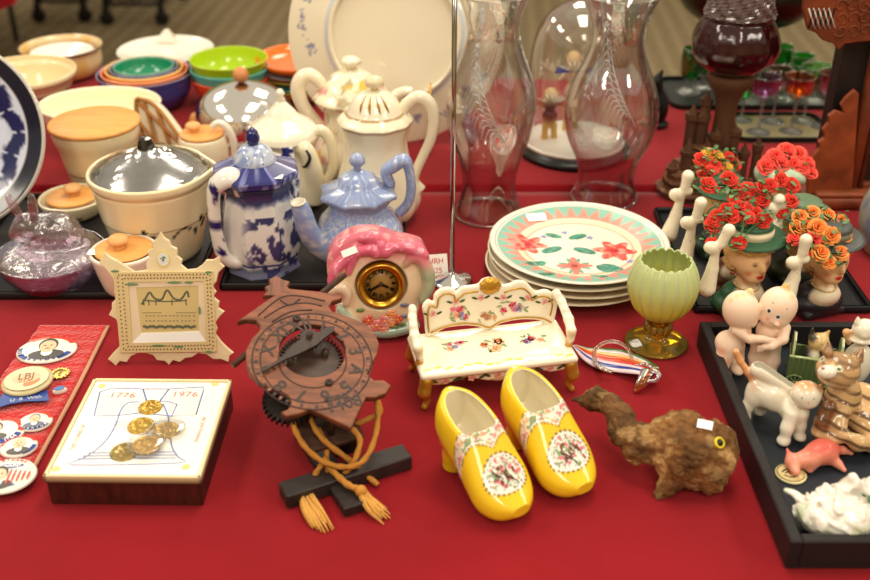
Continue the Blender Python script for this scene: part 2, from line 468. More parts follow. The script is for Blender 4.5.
# ---------------------------------------------------------------- floor, tables, cloths, far carts
def carpet():
    m = bpy.data.materials.new('carpet'); m.use_nodes = True; N = m.node_tree.nodes; L = m.node_tree.links; b = N['Principled BSDF']
    tc = N.new('ShaderNodeTexCoord'); mp = N.new('ShaderNodeMapping'); L.new(tc.outputs['Object'], mp.inputs[0])
    mp.inputs['Rotation'].default_value = (0, 0, .06)
    w1 = N.new('ShaderNodeTexWave'); w1.inputs['Scale'].default_value = 3.6; w1.inputs['Distortion'].default_value = .4; L.new(mp.outputs[0], w1.inputs[0])
    w2 = N.new('ShaderNodeTexWave'); w2.bands_direction = 'Y'; w2.inputs['Scale'].default_value = 3.6; w2.inputs['Distortion'].default_value = .4; L.new(mp.outputs[0], w2.inputs[0])
    mu = N.new('ShaderNodeMath'); mu.operation = 'MULTIPLY'; L.new(w1.outputs['Fac'], mu.inputs[0]); L.new(w2.outputs['Fac'], mu.inputs[1])
    nz = N.new('ShaderNodeTexNoise'); nz.inputs['Scale'].default_value = 40; L.new(tc.outputs['Object'], nz.inputs[0])
    ad = N.new('ShaderNodeMath'); ad.operation = 'ADD'; L.new(mu.outputs[0], ad.inputs[0]); L.new(nz.outputs[0], ad.inputs[1])
    r = N.new('ShaderNodeValToRGB'); r.color_ramp.elements[0].position = .4; r.color_ramp.elements[1].position = 1.35 / 1.5
    r.color_ramp.elements[0].color = (*rgb(142, 127, 97), 1); r.color_ramp.elements[1].color = (*rgb(116, 101, 75), 1)
    L.new(ad.outputs[0], r.inputs[0]); L.new(r.outputs[0], b.inputs['Base Color']); b.inputs['Roughness'].default_value = .95
    b.inputs['Specular IOR Level'].default_value = .1
    MATS['carpet'] = m
carpet()
v, f = box(0, 5, -.05, 14, 16, .1)
MB().add(v, f, smooth=False).build('floor', 'carpet')['kind'] = 'structure'

RED = rgb(137, 15, 25)
def table(name, x0, x1, y0, y1, label, li=.25):
    t = thing(name, label, 'table', ((x0 + x1) / 2, (y0 + y1) / 2, 0)); hx = (x1 - x0) / 2; hy = (y1 - y0) / 2
    v, f = box(0, 0, TZ - .022, 2 * hx - .01, 2 * hy - .01, .036, .005); MB().add(v, f, rgb(200, 190, 170)).build('tabletop', 'plastic', t)
    for sx in (-1, 1):
        for sy in (-1, 1):
            v, f = tube([(sx * (hx - li), sy * (hy - .08), 0), (sx * (hx - li), sy * (hy - .08), TZ - .04)], .014, 12, 1)
            MB().add(v, f, rgb(90, 90, 90)).build('leg', 'iron', t)
def cloth(x0, x1, y0, y1, z, label, c, seed, hem=.05, tip=None, skew=0):
    """rounded rectangle top with a skirt that falls in folds"""
    nx, ny = 150, 70; xs = np.linspace(-.28, 1.28, nx); ys = np.linspace(-.6, 1.6, ny); V_ = []
    per = 0
    X, Y = np.meshgrid(np.linspace(-1.35, 1.35, 160), np.linspace(-1.9, 1.9, 110), indexing='ij')
    hx = (x1 - x0) / 2; hy = (y1 - y0) / 2; drop = z - hem
    gx = np.sign(X) * np.where(np.abs(X) < 1, np.abs(X) * hx, hx); gy = np.sign(Y) * np.where(np.abs(Y) < 1, np.abs(Y) * hy, hy)
    ox = np.clip((np.abs(X) - 1) / .35, 0, 1); oy = np.clip((np.abs(Y) - 1) / .9, 0, 1)
    o = np.maximum(ox, oy); rnd = np.minimum(o * 12, 1)
    fold = np.sin(gx * 26 + seed) * np.cos(gx * 9.7) * .5 + np.sin(gy * 22 + seed)
    out = .003 * rnd + o * (.01 + .008 * fold) * np.where(oy > 0, .3, 1)
    PX = gx + np.sign(X) * out * (ox > 0); PY = gy + np.sign(Y) * out * (oy > 0)
    PZ = z - o * drop
    PY = PY - skew * (gx + .85) * (gy + hy) / (2 * hy)
    if tip: PZ = PZ - (oy > 0) * o * (Y < 0) * tip[1] * np.clip(1 - np.abs(gx + (x0 + x1) / 2 - tip[0]) / .16, 0, 1)
    P = np.stack([PX + (x0 + x1) / 2, PY + (y0 + y1) / 2, PZ], -1)
    flat = (o == 0)
    P[..., 2] += np.where(flat, .0012 * (fbm(P.reshape(-1, 3), 3, seed).reshape(P.shape[:2]) - .5), 0)
    n1, n2 = P.shape[:2]; a = (np.arange(n1 - 1)[:, None] * n2 + np.arange(n2 - 1)[None])
    f = np.stack([a, a + n2, a + n2 + 1, a + 1], -1).reshape(-1, 4)
    o_ = MB().add(P.reshape(-1, 3), f, c).build('tablecloth', 'cloth')
    tag(o_, label, 'tablecloth')
table('folding_table', -1.3, 1.3, .5, 1.635, 'folding table under the smooth red cloth in front')
table('folding_table', -1.3, 1.3, 1.665, 2.14, 'folding table under the far red cloth at the back')
cloth(-1.31, 1.31, .49, 1.638, TZ - .0007, 'wide red tablecloth in front, under the yellow shoes and wooden clock', RED, 1)
cloth(-1.31, 1.31, 1.658, 2.32, TZ - .0007, 'red tablecloth of the rear table, under the glass dome and green goblets', RED, 5, skew=.085)
# a further table, mostly above the frame: it shades the carpet at the top left
table('folding_table', -3.4, -1.37, 3.4, 5.1, 'distant table shading the carpet at the top left corner', .66)
cloth(-3.4, -1.35, 3.37, 5.12, TZ, 'distant red cloth whose corner hangs down at the top left of the photo', RED, 3, hem=.635, tip=(-1.46, .07))
def cart(x0, x1, py, label):
    a = at(x0, py, 0.0); b = at(x1, py, 0.0)
    t = thing('rolling_cart', label, 'cart', (a + b) / 2, 0, 'wheeled carts on the carpet behind the tables')
    hw = (b - a).length / 2; K = rgb(28, 26, 26)
    mb = MB()
    for zz, r in ((.105, .010), (.135, .006)):
        for yy in (0, .5): mb.add(*tube([(-hw, yy, zz), (hw, yy, zz)], r, 8, 1), K)
    for sx in (-1, 1):
        mb.add(*tube([(sx * hw, 0, .105), (sx * hw, .5, .105)], .012, 8, 1), K)
        for yy in (0, .5): mb.add(*tube([(sx * hw, yy, .10), (sx * hw, yy, .62)], .012, 8, 1), K)
    for k in range(9):
        x = -hw + 2 * hw * k / 8; mb.add(*tube([(x, 0, .12), (x, .5, .12)], .004, 6, 1), K)
    mb.build('frame', 'iron', t)
    for sx in (-1, 1):
        for yy in (0, .5):
            w_ = MB(); v, f = lathe([(0, -.014), (.026, -.014), (.036, -.009), (.036, .009), (.026, .014), (0, .014)], 20)
            w_.add(v, f, rgb(20, 19, 18), M=TR(sx * hw, yy, .036) @ rot2('Z', .35) @ rot2('X', PI / 2))
            o = w_.build('caster_wheel', 'plastic', t)
            k_ = MB(); k_.add(*box(sx * hw, yy, .080, .03, .034, .04, .004), K).build('caster_fork', 'iron', o)
cart(40, 86, 22, 'left black wheeled cart on the carpet, behind the mottled bowl')
cart(108, 163, 25, 'right black wheeled cart on the carpet, above the white plate')
WALLC = rgb(206, 190, 160)
for nm, a in (('wall_back', (0, 13.05, 1.5, 14, .1, 3.1)), ('wall_left', (-7.05, 5, 1.5, .1, 16, 3.1)), ('wall_right', (7.05, 5, 1.5, .1, 16, 3.1)), ('wall_front', (0, -3.05, 1.5, 14, .1, 3.1))):
    MB().add(*box(*a), WALLC, smooth=False).build(nm, 'matte')['kind'] = 'structure'
# ---------------------------------------------------------------- the crockery at the left and rear left
def wood_lid(v, hw, py, th_px, parent, knob=None, kx=0, c=rgb(232, 168, 92)):
    z = v.z(py); r = v.r(hw, py); th = th_px * r / hw
    o = MB().add(*lathe([(0, z), (r * .97, z), (r, z + th * .3), (r, z + th * .75), (r * .97, z + th), (r * .5, z + th * 1.15), (0, z + th * 1.2)], 48), c).build('lid', 'lidwood', parent)
    if knob:
        k = knob * r / hw
        MB().add(*lathe([(0, 0), (k * .55, 0), (k * .5, k * .35), (k, k * .7), (k * 1.02, k * 1.0), (k * .7, k * 1.3), (0, k * 1.42)], 24, sm=3), mix(c, (1, .8, .6), .12), M=TR(kx * r / hw, 0, z + th)).build('knob', 'lidwood', o)
    return o
v = V(66, 75)
t = thing('enamel_bowl', 'mottled cream bowl with a brown rim, behind the banded bowl at far left', 'bowl', v.o)
def cm(P):
    n = fbm(P * (1, 1, .35), 14, 3); c = mix(rgb(232, 206, 160), rgb(222, 170, 60), sstep(n, .56, .66) * .7); c = mix(c, rgb(150, 96, 50), sstep(n, .68, .72) * .7)
    zt = v.z(46); c = mix(c, rgb(70, 32, 18), sstep(P[:, 2], zt - .006, zt - .004) * (1 - sstep(P[:, 2], zt + .0015, zt + .0025)) * (np.hypot(P[:, 0], P[:, 1]) > v.r(39.2, 46)))
    return mix(c, rgb(240, 226, 196), (np.hypot(P[:, 0], P[:, 1]) < v.r(33, 60)) * 1.0)
vessel(v, 'body', [(25, 75), (33, 71), (37.5, 62), (38, 51), (41, 46)], cm, parent=t)
rr = v.r(33, 54)
MB().add(*lathe([(0, .02), (rr * .55, .022), (rr * .62, v.z(56)), (rr * .9, v.z(52)), (rr * .93, v.z(51)), (rr * .9, v.z(51.6)), (rr * .6, v.z(55)), (0, .026)], 40), WHITE).build('inner_saucer', 'glaze', t)

v = V(30, 109)
t = thing('banded_bowl', 'cream bowl with grey and pink ribbed bands, at the left edge of the photo', 'bowl', v.o)
def cb(P):
    z = P[:, 2]; zt = v.z(70); c = np.tile(rgb(238, 216, 172), (len(P), 1)); out = np.hypot(P[:, 0], P[:, 1]) > v.r(38, 90)
    for a, b, q in ((.55, .66, rgb(228, 150, 128)), (.68, .72, rgb(120, 120, 120)), (.8, .84, rgb(200, 150, 110)), (.86, .93, rgb(224, 160, 140))):
        c = mix(c, q, (z > zt * (a - .12)) * (z < zt * (b - .12)) * (np.hypot(P[:, 0], P[:, 1]) > (np.interp(z, [v.z(109), v.z(104), v.z(92), v.z(84), v.z(77), v.z(75), v.z(71)], [v.r(28, 109), v.r(34, 104), v.r(42, 92), v.r(46, 84), v.r(48, 77), v.r(52, 75), v.r(52, 71)]) - .0025)))
    return c
vessel(v, 'body', [(28, 109), (34, 104), (42, 92), (46, 84), (48, 77), (52, 75), (52, 71)], cb, parent=t)

v = V(168, 68)
t = thing('pottery_bowl', 'dark red bowl underneath the white plate with the folded card', 'bowl', v.o)
vessel(v, 'body', [(24, 70), (34, 64), (41, 57), (43, 53)], rgb(92, 22, 18), parent=t)
z1 = v.z(54)
t = thing('serving_plate', 'white plate with a folded paper card, behind the nested bowls', 'plate', v.o + Vector((0, 0, z1)))
r0 = v.r(48, 47); P0 = [(r0 * .5, .0), (r0 * .62, .001), (r0 * .85, .006), (r0, .011)]
MB().add(*lathe(wall(P0, .004), 64), WHITE).build('body', 'glaze', t)
q = thing('price_card', 'folded white paper card standing on the white plate', 'card', v.o + Vector((-.012, .05, z1 + .012)))
MB().add(np.array([(-.024, 0, 0), (.022, 0, 0), (.009, .012, .027), (-.024, .03, 0), (.022, .03, 0), (-.001, .012, .026)]), [(0, 1, 2, 5), (4, 3, 5, 2)], WHITE, smooth=False).build('folded_sheet', 'paper', q)

v = V(149, 104)
for i, (nm, hw, py, base, pb, c, lab) in enumerate((
        ('mixing_bowl', 47, 72, 26, 107, rgb(62, 62, 128), 'periwinkle blue mixing bowl, outermost of the nested bowls'),
        ('mixing_bowl', 43, 70, 21, 100, rgb(238, 120, 36), 'orange bowl nested just inside the blue mixing bowl'),
        ('mixing_bowl', 38.5, 67.5, 18, 94, rgb(246, 190, 84), 'yellow bowl nested inside the orange bowl'),
        ('mixing_bowl', 33.5, 66.5, 16, 88, rgb(46, 60, 124), 'dark blue bowl nested inside the yellow bowl'),
        ('mixing_bowl', 30, 65.5, 14, 83, rgb(30, 140, 100), 'green bowl, innermost and smallest of the nested bowls'))):
    t = thing(nm, lab, 'bowl', v.o, 0, 'nested mixing bowls at the rear left')
    P_ = [(base, pb), (base + 6, pb - 2), (hw - 4, (pb + py) / 2 + 2), (hw - 1.5, py + 6), (hw, py)]
    ribs = (lambda T, i_, Z: 1 + .008 * np.sin(Z * 380)) if i == 0 else None
    vessel(v, 'body', P_, (lambda P, c=c: mix(c, mix(c, (1, 1, 1), .3), (P[:, 2] > P[:, 2].max() - .004) * .6)), parent=t, mod=ribs, t=.003)
v = V(233, 101)
for d, c, lab in ((0, rgb(240, 84, 44), 'red orange bowl, lowest of the three bright stacked bowls'), (9, rgb(96, 188, 178), 'turquoise bowl in the middle of the bright stacked bowls'), (18, rgb(176, 206, 26), 'lime green bowl on top of the bright stacked bowls')):
    t = thing('cereal_bowl', lab, 'bowl', v.o, 0, 'bright stacked bowls')
    vessel(v, 'body', [(19, 102 - d), (25, 100 - d), (34, 89 - d), (38, 79 - d), (39, 76 - d)], c, parent=t, t=.0035)
v = V(303, 92)
zt = 0
for k, (c, lab) in enumerate(((rgb(190, 30, 24), 'red plate at the bottom of the bright plate stack'), (rgb(236, 120, 40), 'dark orange plate, second from the bottom of the plate stack'), (rgb(240, 190, 50), 'yellow plate, third from the bottom of the plate stack'), (rgb(70, 180, 170), 'turquoise plate, middle of the bright plate stack'), (rgb(30, 80, 50), 'dark green plate in the bright plate stack'), (rgb(200, 170, 50), 'olive yellow plate in the upper half of the plate stack'), (rgb(120, 30, 20), 'maroon plate, just under the top orange plate'), (rgb(244, 116, 34), 'orange plate with a white highlight, top of the bright stack'))):
    t = thing('dinner_plate', lab, 'plate', v.o + Vector((0, 0, zt)), 0, 'bright stacked dinner plates')
    r0 = v.r(45, 75); top = k == 7; zt += .0068
    if k == 6: zt += .006
    MB().add(*lathe(wall([(r0 * .6, 0), (r0 * .66, .001), (r0 * .92, .010), (r0, .013 + .01 * top)], .0035), 56), c).build('body', 'glaze', t)

v = V(106, 141)
t = thing('serving_bowl', 'wide glossy cream bowl behind the wooden lidded crock', 'bowl', v.o)
vessel(v, 'body', [(34, 142), (44, 136), (55, 118), (59, 108), (61, 103)], rgb(250, 238, 204), parent=t, t=.006, sy=.8)
v = V(105, 186)
t = thing('lidded_crock', 'cream crock with a flat round wooden lid, left of the wicker dish', 'crock', v.o)
vessel(v, 'body', [(29, 188), (30, 184), (33.5, 166), (34.5, 164), (38, 146), (42, 135), (43, 128), (42, 125)], rgb(238, 222, 182), parent=t)
wood_lid(v, 45, 125, 4.5, t)
# wicker-cradled dish leaning between crock and teapot
o0 = at(172, 168); pl = PL(o0 + Vector((.012, .02, 0)), (1, -.5, 0), (-.10, .35, 1))
t = thing('casserole_dish', 'white oval dish in a tan wicker cradle, leaning between crock and teapot', 'dish', M=pl.mat())
H_ = pl.hits([(145, 100), (152, 99), (164, 105), (178, 122), (192, 143), (195, 158), (184, 163), (170, 160), (156, 146), (147, 120)])
MB().add(*slab([H_], .022, .004, 4), CREAM).build('body', 'glaze', t)
wk = MB(); H2 = [(a, b, .024) for a, b in H_]
wk.add(*tube(H2, .0035, 8, 4, True), rgb(176, 124, 70))
for a, b in (((152, 99), (170, 160)), ((165, 106), (184, 163)), ((147, 120), (170, 150)), ((147, 102), (192, 146)), ((150, 135), (188, 150))):
    p, q = pl.hit(*a), pl.hit(*b); wk.add(*tube([(*p, .024), ((p[0] + q[0]) / 2 + .004, (p[1] + q[1]) / 2, .027), (*q, .024)], .003, 8, 4), rgb(168, 112, 60))
wk.build('wicker_cradle', 'fibre', t)

v = V(206, 168)
t = thing('small_teapot', 'cream teapot with a wooden lid, left of the chrome domed dish', 'teapot', v.o)
vessel(v, 'body', [(18, 172), (22, 168), (25, 155), (24.5, 142), (23, 136)], CREAM, parent=t)
wood_lid(v, 22, 135, 3, t, 7.5, -8)
MB().add(*tube([v.pt(212, 127), v.pt(219, 123), v.pt(227, 128), v.pt(233, 140), v.pt(234, 158), v.pt(227, 168)], [.006, .0065, .007, .007, .006, .006], 12), WHITE).build('handle', 'glaze', t)

v = V(246, 131)
t = thing('domed_dish', 'chrome dome with a wooden ball knob and wooden side handles', 'covered dish', v.o)
MB().add(*lathe([(0, .0), (v.r(42, 122), 0), (v.r(49, 122), .004), (v.r(50, 122), .008), (v.r(47, 122), .01), (0, .01)], 64), (.9, .9, .9)).build('base_dish', 'chrome', t)
P_ = [(47, 126), (48.5, 118), (47, 107), (40, 96), (28, 88.5), (14, 84), (5, 83), (.5, 82.8)]
vessel(v, 'dome', P_, (.93, .91, .88), 'chrome', t, hollow=False, n=72)
o_ = MB().add(*ball((0, 0, v.z(75)), v.r(8.3, 75)), rgb(206, 138, 84)).build('knob', 'lidwood', t)
for sx in (-1, 1):
    MB().add(*tube([(sx * v.r(46, 118), 0, .012), (sx * v.r(50, 118), 0, .02), (sx * v.r(55, 118), 0, .024)], [.012, .019, .012], 14), rgb(196, 128, 66)).build('side_handle', 'lidwood', t)

# batter bowl with its metal lid
v = V(161, 249, TZ + .0045)
t = thing('batter_bowl', 'large cream batter bowl with pouring lip and a dark metal lid', 'bowl', v.o)
def spout(T, I, Z):
    s_ = np.exp(-((T - .15) / .22) ** 2) + np.exp(-((T - .15 - 2 * PI) / .22) ** 2); zt = v.z(168)
    return 1 + .10 * s_ * np.clip(Z / zt * 1.6 - .6, 0, 1) - .02 * np.exp(-((T - .62) / .2) ** 2) * np.clip(Z / zt * 1.6 - .6, 0, 1)
def cl(P):
    c = np.tile(rgb(240, 224, 184), (len(P), 1)); a = np.arctan2(P[:, 1], P[:, 0]); z = P[:, 2] / v.z(168)
    d = np.abs(z - (.42 + .05 * np.sin((a + .95) * 9))); m_ = (d < .014) * (a > -1.1) * (a < -.2)
    for a0, z0 in ((-.35, .5), (-.5, .38), (-1.4, .42), (-1.55, .5), (-.22, .44)):
        m_ = np.maximum(m_, (((a - a0) / .06) ** 2 + ((z - z0) / .045) ** 2 < 1) * 1.0)
    return mix(c, rgb(40, 50, 36), m_ * (np.hypot(P[:, 0], P[:, 1]) > .05))
vessel(v, 'body', [(36, 252), (41, 247), (47, 229), (51.5, 212), (52.5, 210), (55, 196), (57.5, 182), (57.5, 179), (61, 174), (61.5, 169)], cl, parent=t, mod=spout, n=160, t=.006, sm=5)
zl = v.z(173); r = v.r(54, 172)
Ml = TR(0, 0, zl)
k = r / 54
dh = [(0, 0), (54 * k, 0), (54 * k, 1 * k), (50 * k, 5 * k), (38 * k, 12 * k), (24 * k, 18 * k), (15 * k, 22 * k), (9 * k, 27 * k), (0, 27.5 * k)]
t2 = MB().add(*lathe(dh, 72, sm=3), (.42, .42, .42), M=Ml).build('lid', 'brushed', t); t2['label'] = 'dark metal lid'
MB().add(*lathe([(0, 26 * k), (9 * k, 26 * k), (8 * k, 32 * k), (6.5 * k, 37 * k), (3 * k, 39 * k), (0, 39.5 * k)], 10), (.12, .12, .12), smooth=False, M=Ml).build('knob', 'chrome', t2)
fm = MB(); V0, F0 = lathe([(12 * k, 26 * k), (24 * k, 20.5 * k), (38 * k, 14.5 * k), (50 * k, 8 * k), (56 * k, 4 * k)], 60, sm=5)
V0 = V0 + V0 / np.linalg.norm(V0, axis=1)[:, None] * (fbm(V0, 120, 5)[:, None] * .006)
fm.add(V0, F0, (.97, .97, .97), M=Ml).build('cling_film', 'glass', t2)

v = V(75, 213, TZ + .0045)
t = thing('oval_crock', 'small cream crock with wooden knob lid, left of the batter bowl', 'crock', v.o)
def cd(P):
    a = np.arctan2(P[:, 1], P[:, 0]); z = P[:, 2] / v.z(197); return mix(rgb(236, 224, 192), rgb(70, 70, 60), ((np.abs(z - .35 - .05 * np.sin(a * 7)) < .05) * (a > -1.7) * (a < -.6)))
vessel(v, 'body', [(22, 216), (26, 211), (31, 203), (33, 197)], cd, parent=t, n=72)
wood_lid(v, 25, 197.5, 2.5, t, 8.5, 2)
v = V(130, 288, TZ + .0045)
t = thing('sugar_crock', 'small cream crock with a round knob on its wooden lid, behind the picture frame', 'crock', v.o)
vessel(v, 'body', [(21, 290), (25, 283), (31, 262), (34, 250)], rgb(244, 232, 212), parent=t, t=.005)
wood_lid(v, 28.5, 250, 2.5, t, 10, -4)
MB().add(*box(-.038, -.012, v.z(249) + .0016, .016, .016, .0006), (1, 1, 1), smooth=False).build('price_sticker', 'paper', t)

# rabbit on the nest, lavender pressed glass
v = V(56, 279, TZ + .0045)
LAV = rgb(246, 236, 244)
t = thing('rabbit_dish', 'lavender pressed glass covered dish with a rabbit lid, on the left tray', 'covered dish', v.o)
vessel(v, 'base', [(33, 282), (37, 279), (48, 266), (53, 257), (54, 252)], rgb(238, 226, 240), 'pressglass', t, t=.003, n=72, mod=lambda T, I, Z: 1 + .012 * np.abs(np.sin(T * 14)))
F = Fig(.012); z0 = v.z(254); k = v.r(54, 252) / 54
F.ell((0, 0, z0), (50 * k, 50 * k, 14 * k), LAV)
F.ell((8 * k, 0, z0 + 24 * k), (27 * k, 21 * k, 22 * k), LAV).ell((-14 * k, -3 * k, z0 + 31 * k), (17 * k, 14 * k, 16 * k), LAV, k=.006)
F.ell((-27 * k, -4 * k, z0 + 24 * k), (8 * k, 8 * k, 7 * k), LAV)
F.ell((-21 * k, -12 * k, z0 + 58 * k), (4.5 * k, 4 * k, 15 * k), LAV, (0, -18, 0), k=.005).ell((-4 * k, -10 * k, z0 + 56 * k), (5 * k, 4 * k, 16 * k), LAV, (0, 4, 0), k=.005)
F.ell((30 * k, 4 * k, z0 + 14 * k), (8 * k, 8 * k, 8 * k), LAV)
F.disp = lambda X: -.004 * fbm(X, 90, 2) * (X[:, 2] < z0 + 12 * k)
F.d0 = None
mb = MB(); F.put(mb, 80, colf=lambda v_, C: C); mb.build('rabbit_lid', 'pressglass', t)

# the flow blue plate standing on its edge
lean = math.radians(24)
o0 = at(-42, 231); pl = PL(o0, (1, .12, 0), (0, math.sin(lean), math.cos(lean)))
R_ = 94 * depth(o0) / F_PX
t = thing('display_plate', 'dark blue and white patterned plate standing upright at the left edge', 'plate', M=pl.mat() @ TR(0, R_ + .001, 0))
V0, F0 = lathe([(0, 0), (R_ * .55, 0), (R_ * .6, .002), (R_ * .64, .006), (R_ * .98, .014), (R_, .016), (R_ * .985, .0185), (R_ * .84, .0145), (R_ * .66, .009), (R_ * .6, .0045), (0, .004)], 200, sm=8)
def cp(P):
    r = np.hypot(P[:, 0], P[:, 1]) / R_; a = np.arctan2(P[:, 1], P[:, 0]); N_ = rgb(22, 26, 84); D_ = rgb(14, 16, 40); Wt = rgb(205, 214, 236)
    n = fbm(P, 60, 1); c = np.tile(Wt, (len(P), 1))
    band = (r > .58) & (r < .80); sc = .70 + .035 * np.cos(a * 9); blob = sstep(.085 - np.abs(r - sc) + .07 * (n - .5) - .05 * (np.cos(a * 18) > .9), -.015, .015)
    c = mix(c, N_, np.where(band, blob, 0)); c = mix(c, mix(N_, (.3, .35, .7), .2), np.where(r < .5, sstep(fbm(P, 190, 4), .47, .56) * sstep(r, .52, .40), 0))
    c = mix(c, D_, (r > .825) * (r < .975)); c = mix(c, rgb(210, 214, 226), (r > .80) * (r < .825)); return mix(c, rgb(200, 196, 186), (r >= .985))
MB().add(V0, F0, cp).build('body', 'glaze', t)
st = thing('plate_stand', 'thin wire stand holding up the blue patterned plate', 'stand', M=pl.mat())
mb = MB()
for sx in (-.05, .05):
    mb.add(*tube([(sx, .0, .03), (sx, .0025, .0), (sx, .03, -.004), (sx * .8, .13, -.006)], .0016, 8, 3), rgb(180, 150, 90))
    q = pl.mat().inverted() @ (o0 + Vector((sx, .13, .0016))); mb.add(*tube([(sx * .8, .13, -.006), tuple(q)], .0016, 8, 1), rgb(180, 150, 90))
mb.build('wire', 'gold', st)

# trays
def tray(x0p, x1p, yf, yb, label, h=.012, lip=.006):
    a = at(x0p, yf); b = at(x1p, yf); Yb = at(435, yb).y; cx = (a.x + b.x) / 2; cy = (a.y + Yb) / 2; sx = b.x - a.x; sy = Yb - a.y
    t = thing('serving_tray', label, 'tray', (cx, cy, TZ)); K = rgb(30, 27, 27)
    mb = MB(); mb.add(*box(0, 0, .002, sx, sy, .004, .001), K)
    L = [(-sx / 2, -sy / 2), (sx / 2, -sy / 2), (sx / 2, sy / 2), (-sx / 2, sy / 2)]
    for i in range(4):
        p, q = L[i], L[(i + 1) % 4]; mb.add(*box((p[0] + q[0]) / 2, (p[1] + q[1]) / 2, h / 2, abs(p[0] - q[0]) + lip, abs(p[1] - q[1]) + lip, h, .002), K)
    mb.build('body', 'tray', t); return t
tray(-60, 193, 299, 200, 'black tray at far left, under the rabbit dish and batter bowl')
tray(222, 401, 290, 173, 'black tray under the blue teapots')
# ---------------------------------------------------------------- teapots, upright platter, hurricane shades, glass dome, china clock
TY = TZ + .005
def octo(rot=0, n=8, amt=1.0):
    def m(T, I, Z):
        a = (T + rot) % (2 * PI / n) - PI / n; return 1 + amt * (math.cos(PI / n) / np.cos(a) - 1)
    return m
def finial(v, kx, prof, c, parent, mt='glaze', n=24, name='finial', mod=None):
    P = v.prof(prof); return MB().add(*lathe([(0, P[0][1])] + P + [(0, P[-1][1])], n, mod, sm=0), c).build(name, mt, parent)
def vtube(v, L, R, c, name, parent, mt='glaze', flat=1.0, n=14, dy=None, up=(0, 1, 0)):
    dy = dy or [0] * len(L); k = v.r(1, L[0][1])
    return MB().add(*tube([v.pt(x, y, d) for (x, y), d in zip(L, dy)], [q * k for q in R], n, 6, up=up, flat=flat), c).build(name, mt, parent)

# flow blue coffee pot
v = V(264, 262, TY)
t = thing('coffee_pot', 'dark blue and white eight-sided coffee pot with a pointed blue knob', 'coffee pot', v.o)
NB = rgb(24, 30, 96); NW = rgb(226, 226, 222)
def cbp(P):
    a = np.arctan2(P[:, 1], P[:, 0]); z = P[:, 2] / v.z(172); n = fbm(P, 64, 2)
    right = sstep(a, -2.0, -1.6) * (a < 2); s = fbm(P, 95, 9)
    m_ = sstep(n * .7 + .5 * (s - .35), .41, .45) * right * (z < .66)
    m_ = np.maximum(m_, sstep(z + .12 * (n - .5), .74, .80)); m_ = np.maximum(m_, sstep(.12 - z + .1 * (n - .5), 0, .04) * .8)
    c = mix(NW, NB, m_ * .95); c = mix(c, rgb(90, 100, 170), (1 - np.abs(m_ - .5) * 2) * .4)
    return mix(c, rgb(60, 70, 140), (np.abs(z - .13) < .012) * 1.0)
vessel(v, 'body', [(37, 266), (38, 262), (36, 255), (40, 240), (39, 215), (36, 200), (33, 188), (38, 178)], cbp, parent=t, mod=octo(.2), n=200, hollow=True, sm=12)
lo_ = v.prof([(38, 176), (44, 174), (45, 169), (43, 167), (22, 160), (21, 157)])
def clid(P):
    a = np.arctan2(P[:, 1], P[:, 0]) + .2; e = np.abs(((a % (PI / 4)) - PI / 8)); c = mix(rgb(44, 48, 112), rgb(120, 124, 190), sstep(e, PI / 8 - .05, PI / 8)); return mix(c, rgb(160, 164, 205), sstep(fbm(P, 150, 1), .56, .62) * .6)
lid = MB().add(*lathe([(0, lo_[0][1])] + lo_ + [(0, lo_[-1][1])], 96, octo(.2)), clid, smooth=False).build('lid', 'glaze', t)
dm = v.prof([(21, 162), (20, 156), (16, 149), (9, 145), (3, 144)])
MB().add(*lathe([(0, dm[0][1])] + dm + [(0, dm[-1][1])], 40, sm=2), lambda P: mix(rgb(190, 200, 216), rgb(130, 146, 190), sstep(fbm(P, 160, 1), .5, .6))).build('lid_dome', 'glaze', lid)
finial(v, 0, [(4, 146), (6.5, 141), (7, 137), (5, 131), (1, 127)], NB, lid, mod=lambda T, I, Z: 1 + .06 * np.sin(T * 8))
MB().add(*box(v.r(26, 170), -v.r(26, 170), v.z(166), .014, .014, .0008), (1, 1, 1), M=None, smooth=False).build('price_sticker', 'paper', lid)
hc = lambda P: mix(rgb(232, 230, 224), NB, sstep(fbm(P, 70, 4), .5, .56) * (P[:, 0] < P[:, 0].min() + .022))
vtube(v, [(240, 192), (238, 182), (231, 177), (221, 181), (214, 190), (214, 212), (218, 238), (224, 256), (236, 262), (248, 258)], [6, 7.5, 7.5, 7, 6, 5.5, 6, 7, 8, 7], hc, 'handle', t, dy=[-.03, -.034, -.04, -.042, -.042, -.042, -.042, -.04, -.034, -.028], flat=1.5)
vtube(v, [(290, 205), (293, 180), (289, 160), (287, 147)], [8, 7, 6, 6], lambda P: mix(NW, NB, sstep(fbm(P, 90, 6), .44, .5)), 'spout', t, dy=[.035, .05, .055, .06])

# blue sponged teapot
v = V(361, 256, TY)
t = thing('teapot', 'pale blue speckled eight-sided teapot behind the pink clock', 'teapot', v.o)
SB = rgb(126, 146, 196)
def csp(P):
    s = noise(P, 520, 3) + .35 * noise(P, 300, 8); m_ = sstep(s, .70, .84) * (.35 + .65 * sstep(P[:, 2] / v.z(200), .95, .55)); return mix(mix(SB, rgb(156, 172, 214), fbm(P, 30, 2)), rgb(214, 214, 208), m_)
vessel(v, 'body', [(29, 260), (31, 256), (30, 252), (42, 243), (46, 233), (42, 221), (33, 211), (30, 203), (36, 196)], csp, parent=t, mod=octo(.3, amt=.7), n=220, sm=8)
L_ = v.prof([(34, 197), (41, 194), (41, 190), (24, 186), (21, 181), (18, 176), (10, 172), (5, 170)])
lid = MB().add(*lathe([(0, L_[0][1])] + L_ + [(0, L_[-1][1])], 160, octo(.3, amt=1.6), sm=0), csp, smooth=True).build('lid', 'glaze', t)
finial(v, 0, [(4, 172), (3.5, 167), (8, 163), (8, 159), (6, 155), (1, 153)], csp, lid, n=8)
